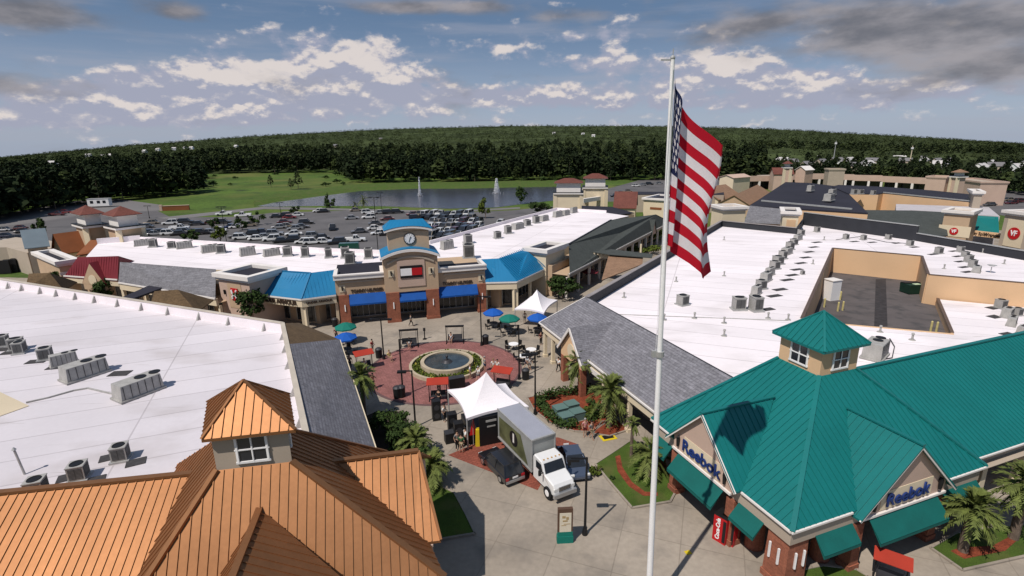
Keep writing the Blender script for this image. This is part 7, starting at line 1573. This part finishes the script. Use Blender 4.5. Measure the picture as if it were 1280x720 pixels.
for (lab, px, rad, n, s, mt, tr) in (('large dark tree in front of the red letter sign tower', (316, 413), (2.7, 2.0, 1.8), 2000, .5, 'leaf', 2.3), ('round dark tree beside the corner of the right blue roof', (703, 374), (2.7, 2.4, 1.5), 1500, .5, 'leaf', .9),
                                     ('dark tree under the maroon gable, right of its centre', (138, 383), (2.4, 1.8, 1.6), 1300, .5, 'leaf', 1.7), ('dark tree at the left corner of the maroon roof', (80, 372), (2.0, 1.6, 1.6), 1000, .5, 'leaf', 1.6), ('small green tree below the right brown canopy roof', (232, 381), (2, 1.6, 1.1), 600, .45, 'leaf2', .6),
                                     ('light green tree inside the far court beside the columns', (737, 341), (1.9, 1.8, 1.3), 800, .5, 'leaf2', 1.2), ('yellow-green shrub row by the far colonnade', (806, 318), (5, 2.5, 1.0), 900, .5, 'leaf2', .3), ('green tree at the far end of the dark colonnade', (822, 302), (3, 2.5, 1.8), 800, .6, 'leaf2', .8),
                                     ('bright shrub under the entrance gable of the dark roof', (789, 312), (2.2, 1.6, 1.2), 500, .5, 'leaf2', .3), ('round green tree on the pond side beyond the right car rows', (607, 273), (2.4, 2.4, 3.0), 500, .8, 'leaf2', 1.2), ('round dark tree on the near pond bank left of the cream towers', (651, 255), (3.6, 3.6, 3.0), 600, .9, 'leaf', 1.2),
                                     ('wide dark bush at the foot of the nearer cream tower', (676, 267), (4.4, 3.5, 2.3), 700, .9, 'leaf', .4), ('small round bush on the verge left of the bank', (413, 260), (2.4, 2.4, 2.2), 300, .8, 'leaf', .3), ('small conical tree on the pond side verge', (409, 258), (1.4, 1.4, 3), 250, .7, 'leaf', .6), ('round bush in a car park island near the verge', (369, 268), (2, 2, 1.7), 260, .7, 'leaf', .3),
                                     ('round tree in the island at the middle of the left rows', (323, 281), (2.4, 2.4, 2.0), 400, .7, 'leaf', .6), ('dark tree in the island close to the white roof, left lot', (240, 303), (2.6, 2.2, 1.9), 450, .7, 'leaf', .6), ('lighter tree in the island near the tall lamp, left lot', (276, 304), (2.4, 2.2, 2.0), 450, .7, 'leaf2', .6), ('round tree in the island left of the lamp, left lot', (268, 286), (2, 2, 1.7), 300, .7, 'leaf', .6),
                                     ('round tree in the island right of the lamp, left lot', (303, 288), (2.2, 2.2, 1.9), 300, .7, 'leaf', .6), ('dark conical tree between the blue-grey gable and the road', (54, 302), (2.0, 2, 3.2), 400, .8, 'leaf', .6), ('shrubs in the court left of the near-black deck', (930, 252), (3, 2, 1.2), 300, .7, 'leaf2', .3)):
    shrub('tree' if tr >= .5 else 'shrub', lab, px, rad, n, s, mt, 'tree' if tr >= .5 else 'shrub', trunk=tr)

# ================================================================== houses and trees beyond
HP = None; hs_ = [(978, 203, 0), (990, 206, 1), (1020, 200, 0), (1027, 207, 1), (1040, 198, 0), (1046, 204, 1), (1053, 212, 0), (1062, 205, 0), (1070, 214, 1), (1078, 200, 0), (1090, 206, 1), (1098, 201, 1), (1118, 198, 0), (1124, 202, 0), (1132, 207, 1), (1155, 206, 0), (1158, 203, 1), (1177, 214, 0), (1186, 208, 1), (1228, 219, 0), (1240, 214, 0), (1246, 217, 1), (1262, 216, 1), (1276, 220, 0), (1283, 214, 1), (1010, 211, 1), (1085, 212, 0), (1172, 208, 1)]
HM = [M['white'], M['grey_stucco']]; RFm = [mat('pale_house_roof', (.50, .48, .47), .8), mat('grey_house_roof', (.17, .165, .17), .9)]
def house(k, w, d, h):
    t = thing('house', 'x', 'house', (0, 0, 0)); m = MB(); m.box((0, 0, h / 2), (w, d, h)); m.add([V(-w / 2, -d / 2, h), V(-w / 2, d / 2, h), V(-w / 2, 0, h + d * .32)], [(0, 1, 2)]); m.add([V(w / 2, -d / 2, h), V(w / 2, d / 2, h), V(w / 2, 0, h + d * .32)], [(0, 1, 2)]); build('wall', m, HM[k], t, local=True)
    m = MB(); m.slab([V(-w / 2 - .5, -d / 2 - .5, h - .2), V(w / 2 + .5, -d / 2 - .5, h - .2), V(w / 2 + .5, 0, h + d * .36), V(-w / 2 - .5, 0, h + d * .36)], .25); m.slab([V(-w / 2 - .5, d / 2 + .5, h - .2), V(w / 2 + .5, d / 2 + .5, h - .2), V(w / 2 + .5, 0, h + d * .36), V(-w / 2 - .5, 0, h + d * .36)], .25); build('roof', m, RFm[k], t, local=True)
    for x in (-w * .3, 0, w * .3): m = MB(); m.box((x, -d / 2 - .03, h * .55), (1.4, .08, 1.6)); build('window', m, M['glass'], t, local=True)
    return t
hp = [house(0, 13, 9, 6), house(1, 12, 9, 5.5)]; usedh = [0, 0]
for (x, y, k) in hs_:
    r = 330 + (222 + (x - 960) * .03 - y) * 11; a = azof(x); o = hp[k] if not usedh[k] else dup(hp[k]); usedh[k] = 1; z0 = 24 + r * ray(x, y).z / math.hypot(ray(x, y).x, ray(x, y).y) - 7
    o.location = (r * math.sin(a), r * math.cos(a), max(0, min(z0, 4))); o.rotation_euler[2] = random.uniform(-.9, .9); o.scale = (.72, .72, .72); o['label'] = ('white house with a pale roof among the trees beyond the far arcade' if k == 0 else 'beige house with a grey roof among the trees beyond the far arcade'); o['group'] = 'houses among the trees at the right'
for (x, y, k) in [(62, 201, 0), (75, 204, 0), (112, 192, 0), (132, 193, 0), (140, 192, 0), (82, 202, 1), (183, 187, 0), (200, 185, 0), (220, 184, 0), (234, 183, 0), (242, 183, 0), (298, 181, 0), (15, 211, 1), (30, 209, 1), (42, 208, 1), (421, 180, 1), (692, 165, 0), (728, 166, 0), (741, 168, 0), (478, 172, 1), (1118, 197, 0), (955, 213, 1)]:
    a = azof(x); d = ray(x, y); sl = d.z / math.hypot(d.x, d.y); rr_ = 600
    while rr_ < RM and 24 + rr_ * sl > tz(rr_ * math.sin(a), rr_ * math.cos(a)) + 14: rr_ += 20
    o = dup(hp[k]); o.location = (rr_ * math.sin(a), rr_ * math.cos(a), 24 + rr_ * sl - 5); o.scale = (.5, .5, .55); o.rotation_euler[2] = random.uniform(-.6, .6); o['label'] = 'pale house showing above the far wood on the rising land' if k == 0 else 'greyish house showing above the far wood on the rising land'; o['group'] = 'houses above the far wood'
for (x, yb, yt) in ((1038, 207, 176), (1133, 204, 182)):
    b_ = xy(G(x, 226, 0), 0) * 1.5; t = thing('radio_mast', 'thin pale radio mast among the right-hand houses' if x < 1100 else 'thin yellowish radio mast right of the other one', 'mast', b_); m = MB(); m.cyl((0, 0, 0), (0, 0, zat(b_, yt)), .45, .2, 6); build('mast', m, M['galv'] if x < 1100 else M['cream'], t, local=True); m = MB(); m.box((0, 0, zat(b_, yt) - 2), (1.2, 1.2, 1.4)); build('antenna', m, M['white'], t, local=True)

# ================================================================== people
CLO = {'red': (.3, .02, .03), 'white': (.7, .7, .68), 'black': (.015, .015, .017), 'yellow': (.6, .5, .18), 'blue': (.03, .06, .2), 'grey': (.2, .2, .2), 'pink': (.55, .25, .25), 'khaki': (.3, .24, .15), 'navy': (.02, .025, .06), 'denim': (.06, .09, .16), 'maroon': (.12, .015, .02), 'green': (.04, .12, .05)}
CM = {k: mat('cloth_' + k, c, .9, var=.08, scale=4) for k, c in CLO.items()}; HAIR = {'dark': mat('dark_hair', (.02, .013, .01), .7), 'fair': mat('fair_hair', (.22, .14, .06), .7), 'grey': mat('grey_hair', (.3, .29, .28), .7)}
def skin_mesh(name, joints, edges, mtl, parent, lev=1):
    me = bpy.data.meshes.new(name); me.from_pydata([j[0] for j in joints], edges, []); ob = bpy.data.objects.new(name + '_tmp', me); COL.objects.link(ob)
    sk = ob.modifiers.new('s', 'SKIN'); sk.use_smooth_shade = True
    for i, j in enumerate(joints): me.skin_vertices[0].data[i].radius = (j[1], j[2] if len(j) > 2 else j[1])
    me.skin_vertices[0].data[0].use_root = True
    sb = ob.modifiers.new('d', 'SUBSURF'); sb.levels = lev; sb.render_levels = lev
    ev = ob.evaluated_get(bpy.context.evaluated_depsgraph_get()); out = bpy.data.meshes.new_from_object(ev); COL.objects.unlink(ob); bpy.data.objects.remove(ob)
    out.materials.clear(); out.materials.append(mtl); out.name = name; o = bpy.data.objects.new(name, out); COL.objects.link(o); o.parent = parent; return o
def person(label, px, rz, shirt, legs, hair='dark', pose='stand', shorts=True, z=0.02, h=1.7):
    t = thing('person', label, 'person', xy(G(*px), z), rz); k = h / 1.72; ph = random.uniform(.12, .22); sit = pose == 'sit'
    hipz = .52 if sit else .92; dz = hipz - .92
    def Jp(x, y, zz): return (x * k, y * k, (zz + dz) * k)
    if sit: kn = [(-.1, -.42, .95), (.1, -.42, .95)]; an = [(-.1, -.45, .48), (.1, -.45, .48)]; toe = [(-.1, -.6, .44), (.1, -.6, .44)]
    elif pose == 'walk': kn = [(-.1, -ph, .5), (.1, ph * .5, .49)]; an = [(-.1, -ph * 1.2, .08), (.1, ph * 1.6, .14)]; toe = [(-.1, -ph * 1.2 - .16, .03), (.1, ph * 1.6 - .12, .04)]
    else: kn = [(-.1, -.02, .5), (.11, -.01, .5)]; an = [(-.11, .02, .07), (.12, .02, .07)]; toe = [(-.13, -.15, .03), (.14, -.15, .03)]
    sw = ph if pose == 'walk' else .05
    el = [(-.27, .06 + sw * .4, 1.12), (.27, .06 - sw * .5, 1.12)]; wr = [(-.27, -.10 + sw * .6, .90), (.28, -.12 - sw * .8, .92)]
    if sit: wr = [(-.16, -.32, 1.02), (.16, -.32, 1.02)]
    b = [(Jp(0, 0, .92), .12, .10), (Jp(0, -.01, 1.15), .12, .09), (Jp(0, 0, 1.36), .14, .09), (Jp(0, 0, 1.47), .055), (Jp(0, -.015, 1.56), .085, .09), (Jp(0, -.01, 1.66), .075, .085),
         (Jp(-.18, 0, 1.38), .055), (Jp(*el[0]), .04), (Jp(*wr[0]), .03), (Jp(.18, 0, 1.38), .055), (Jp(*el[1]), .04), (Jp(*wr[1]), .03),
         (Jp(-.1, 0, .86), .085), (Jp(*kn[0]), .055), (Jp(*an[0]), .038), (Jp(*toe[0]), .035), (Jp(.1, 0, .86), .085), (Jp(*kn[1]), .055), (Jp(*an[1]), .038), (Jp(*toe[1]), .035)]
    ed = [(0, 1), (1, 2), (2, 3), (3, 4), (4, 5), (2, 6), (6, 7), (7, 8), (2, 9), (9, 10), (10, 11), (0, 12), (12, 13), (13, 14), (14, 15), (0, 16), (16, 17), (17, 18), (18, 19)]
    hd_ = [(w_, (w_[0] * 1.02, w_[1] - .07, w_[2] - .07)) for w_ in wr]
    for i, (w_, e_) in zip((8, 11), hd_): b.append((Jp(*e_), .028)); ed.append((i, len(b) - 1))
    b = [(j[0],) + tuple(r * k for r in j[1:]) for j in b]
    skin_mesh('body', b, ed, M['skin'], t)
    q = .018 * k
    def up(i, e=q): return (b[i][0], b[i][1] + e) + ((b[i][2] + e,) if len(b[i]) > 2 else ())
    mid = lambda i, j, f: tuple(a + (c - a) * f for a, c in zip(b[i][0], b[j][0]))
    skin_mesh('shirt', [up(0), up(1), up(2), up(6), (mid(6, 7, .8), .055 * k), up(9), (mid(9, 10, .8), .055 * k)], [(0, 1), (1, 2), (2, 3), (3, 4), (2, 5), (5, 6)], CM[shirt], t)
    f = .75 if shorts else 1.0
    js = [(b[0][0], .135 * k, .118 * k), up(12), (mid(12, 13, f), .075 * k), up(16), (mid(16, 17, f), .075 * k)]; es = [(0, 1), (1, 2), (0, 3), (3, 4)]
    if not shorts: js += [(mid(13, 14, .95), .055 * k), (mid(17, 18, .95), .055 * k)]; es += [(2, 5), (4, 6)]
    skin_mesh('shorts' if shorts else 'trousers', js, es, CM[legs], t)
    m = MB(); c = Vector(b[5][0]); m.ball(c + V(0, .015 * k, .02 * k), (.10 * k, .105 * k, .09 * k), n=12, m=8); build('hair', m, HAIR[hair], t, local=True, smooth=True)
    m = MB(); hc = Vector(b[4][0])
    for sx in (-1, 1): m.ball(hc + V(sx * .035 * k, -.088 * k, .035 * k), .011 * k, n=6, m=4)
    build('eyes', m, M['black'], t, local=True); m = MB(); m.box(hc + V(0, -.082 * k, -.045 * k), (.045 * k, .012 * k, .01 * k)); build('mouth', m, CM['maroon'], t, local=True)
    m = MB(); m.cyl(hc + V(0, -.085 * k, .03 * k), hc + V(0, -.11 * k, -.005 * k), .01 * k, .017 * k, 6); build('nose', m, M['skin'], t, local=True)
    return t
person('person in dark maroon clothes behind the blue parasol', (421, 425), .5, 'maroon', 'black', shorts=False); person('person in black walking beside the end of the grey eave', (438, 462), .3, 'black', 'black', pose='walk', shorts=False)
person('person in a red shirt behind the red-canopied bench at left', (466, 441), 1.2, 'red', 'grey'); person('person in a pale yellow shirt sitting by the left rim lamp post', (487, 451), .8, 'yellow', 'khaki', 'fair', 'sit', z=.02)
person('person in grey walking near the entrance between the piers', (514, 408), 1.9, 'grey', 'black', pose='walk', shorts=False); person('person in a white shirt seated on the left swing bench', (512, 435), .15, 'white', 'navy', pose='sit', z=.02); person('person in a white shirt seated on the swing bench behind the circle', (564, 428), .05, 'white', 'denim', pose='sit', z=.02)
person('person in a white top and dark trousers walking below the right eave columns', (698, 465), 2.4, 'white', 'black', pose='walk', shorts=False); person('person in a pink shirt on the path beside the mulch bed', (731, 546), .4, 'pink', 'maroon', 'grey'); person('person in a grey shirt walking beside the pink shirt', (739, 549), .9, 'grey', 'khaki', pose='walk')
person('person in white on the circle between the fountain and tent peak, nearer one', (588, 474), 1.5, 'white', 'khaki', 'fair'); person('person in white close to the left side of the tent peak', (598, 477), 2.6, 'white', 'grey', 'grey', 'walk'); person('person in white, left of a pair right of the fountain', (617, 467), .3, 'white', 'khaki', 'fair'); person('person in white, right of a pair right of the fountain', (622, 468), -.6, 'white', 'khaki')
person('person in grey at the right end of the fountain', (606, 464), 2.0, 'grey', 'denim', 'grey'); person('person in black under the red canopy before the fountain', (549, 492), .2, 'black', 'black', shorts=False); person('person in black standing in front of the red-canopied bench', (549, 507), 2.8, 'black', 'black', shorts=False)
person('person in a white shirt and black trousers beside the loudspeakers', (556, 527), 1.1, 'white', 'black', shorts=False); person('person in dark maroon at the left brick rim near the palm', (467, 486), 2.2, 'maroon', 'black', shorts=False); person('person in a white shirt under the small white tent', (656, 404), .2, 'white', 'grey')
person('person in white near the seats at the right of the circle', (658, 462), 1.8, 'white', 'navy', pose='walk'); person('person in white, second of two near the right rim seats', (662, 463), .5, 'white', 'grey'); person('person in grey working at the stage beside the truck', (572, 562), .7, 'grey', 'black', shorts=False); person('person in a white shirt at the front of the stage', (582, 558), 2.1, 'white', 'black', pose='walk', shorts=False)
person('person in white seated on the left red-canopied bench', (456, 462), .5, 'white', 'navy', pose='sit', z=.02); person('person in dark clothes below the cream columns of the far court', (676, 431), .7, 'maroon', 'black', shorts=False)
person('person in khaki at the front edge of the stage, on the brick apron', (577, 566), 3.0, 'green', 'khaki')

gd_ = thing('drain_grate', 'black drain grate in a yellow painted frame beside the mulch diamond', 'drain', G(760, 547), .3); m = MB(); m.box((0, 0, .03), (1.3, .9, .05)); build('frame', m, M['yellow'], gd_, local=True); m = MB(); m.box((0, 0, .07), (.9, .5, .04)); build('grate', m, M['black'], gd_, local=True)
fl2 = thing('floor_plate', 'small yellow floor plate set in the paving right of the flagpole', 'floor plate', G(860, 691), .3); m = MB(); m.box((0, 0, .022), (.36, .3, .03)); build('plate', m, M['yellow'], fl2, local=True)
bpy.context.view_layer.update()
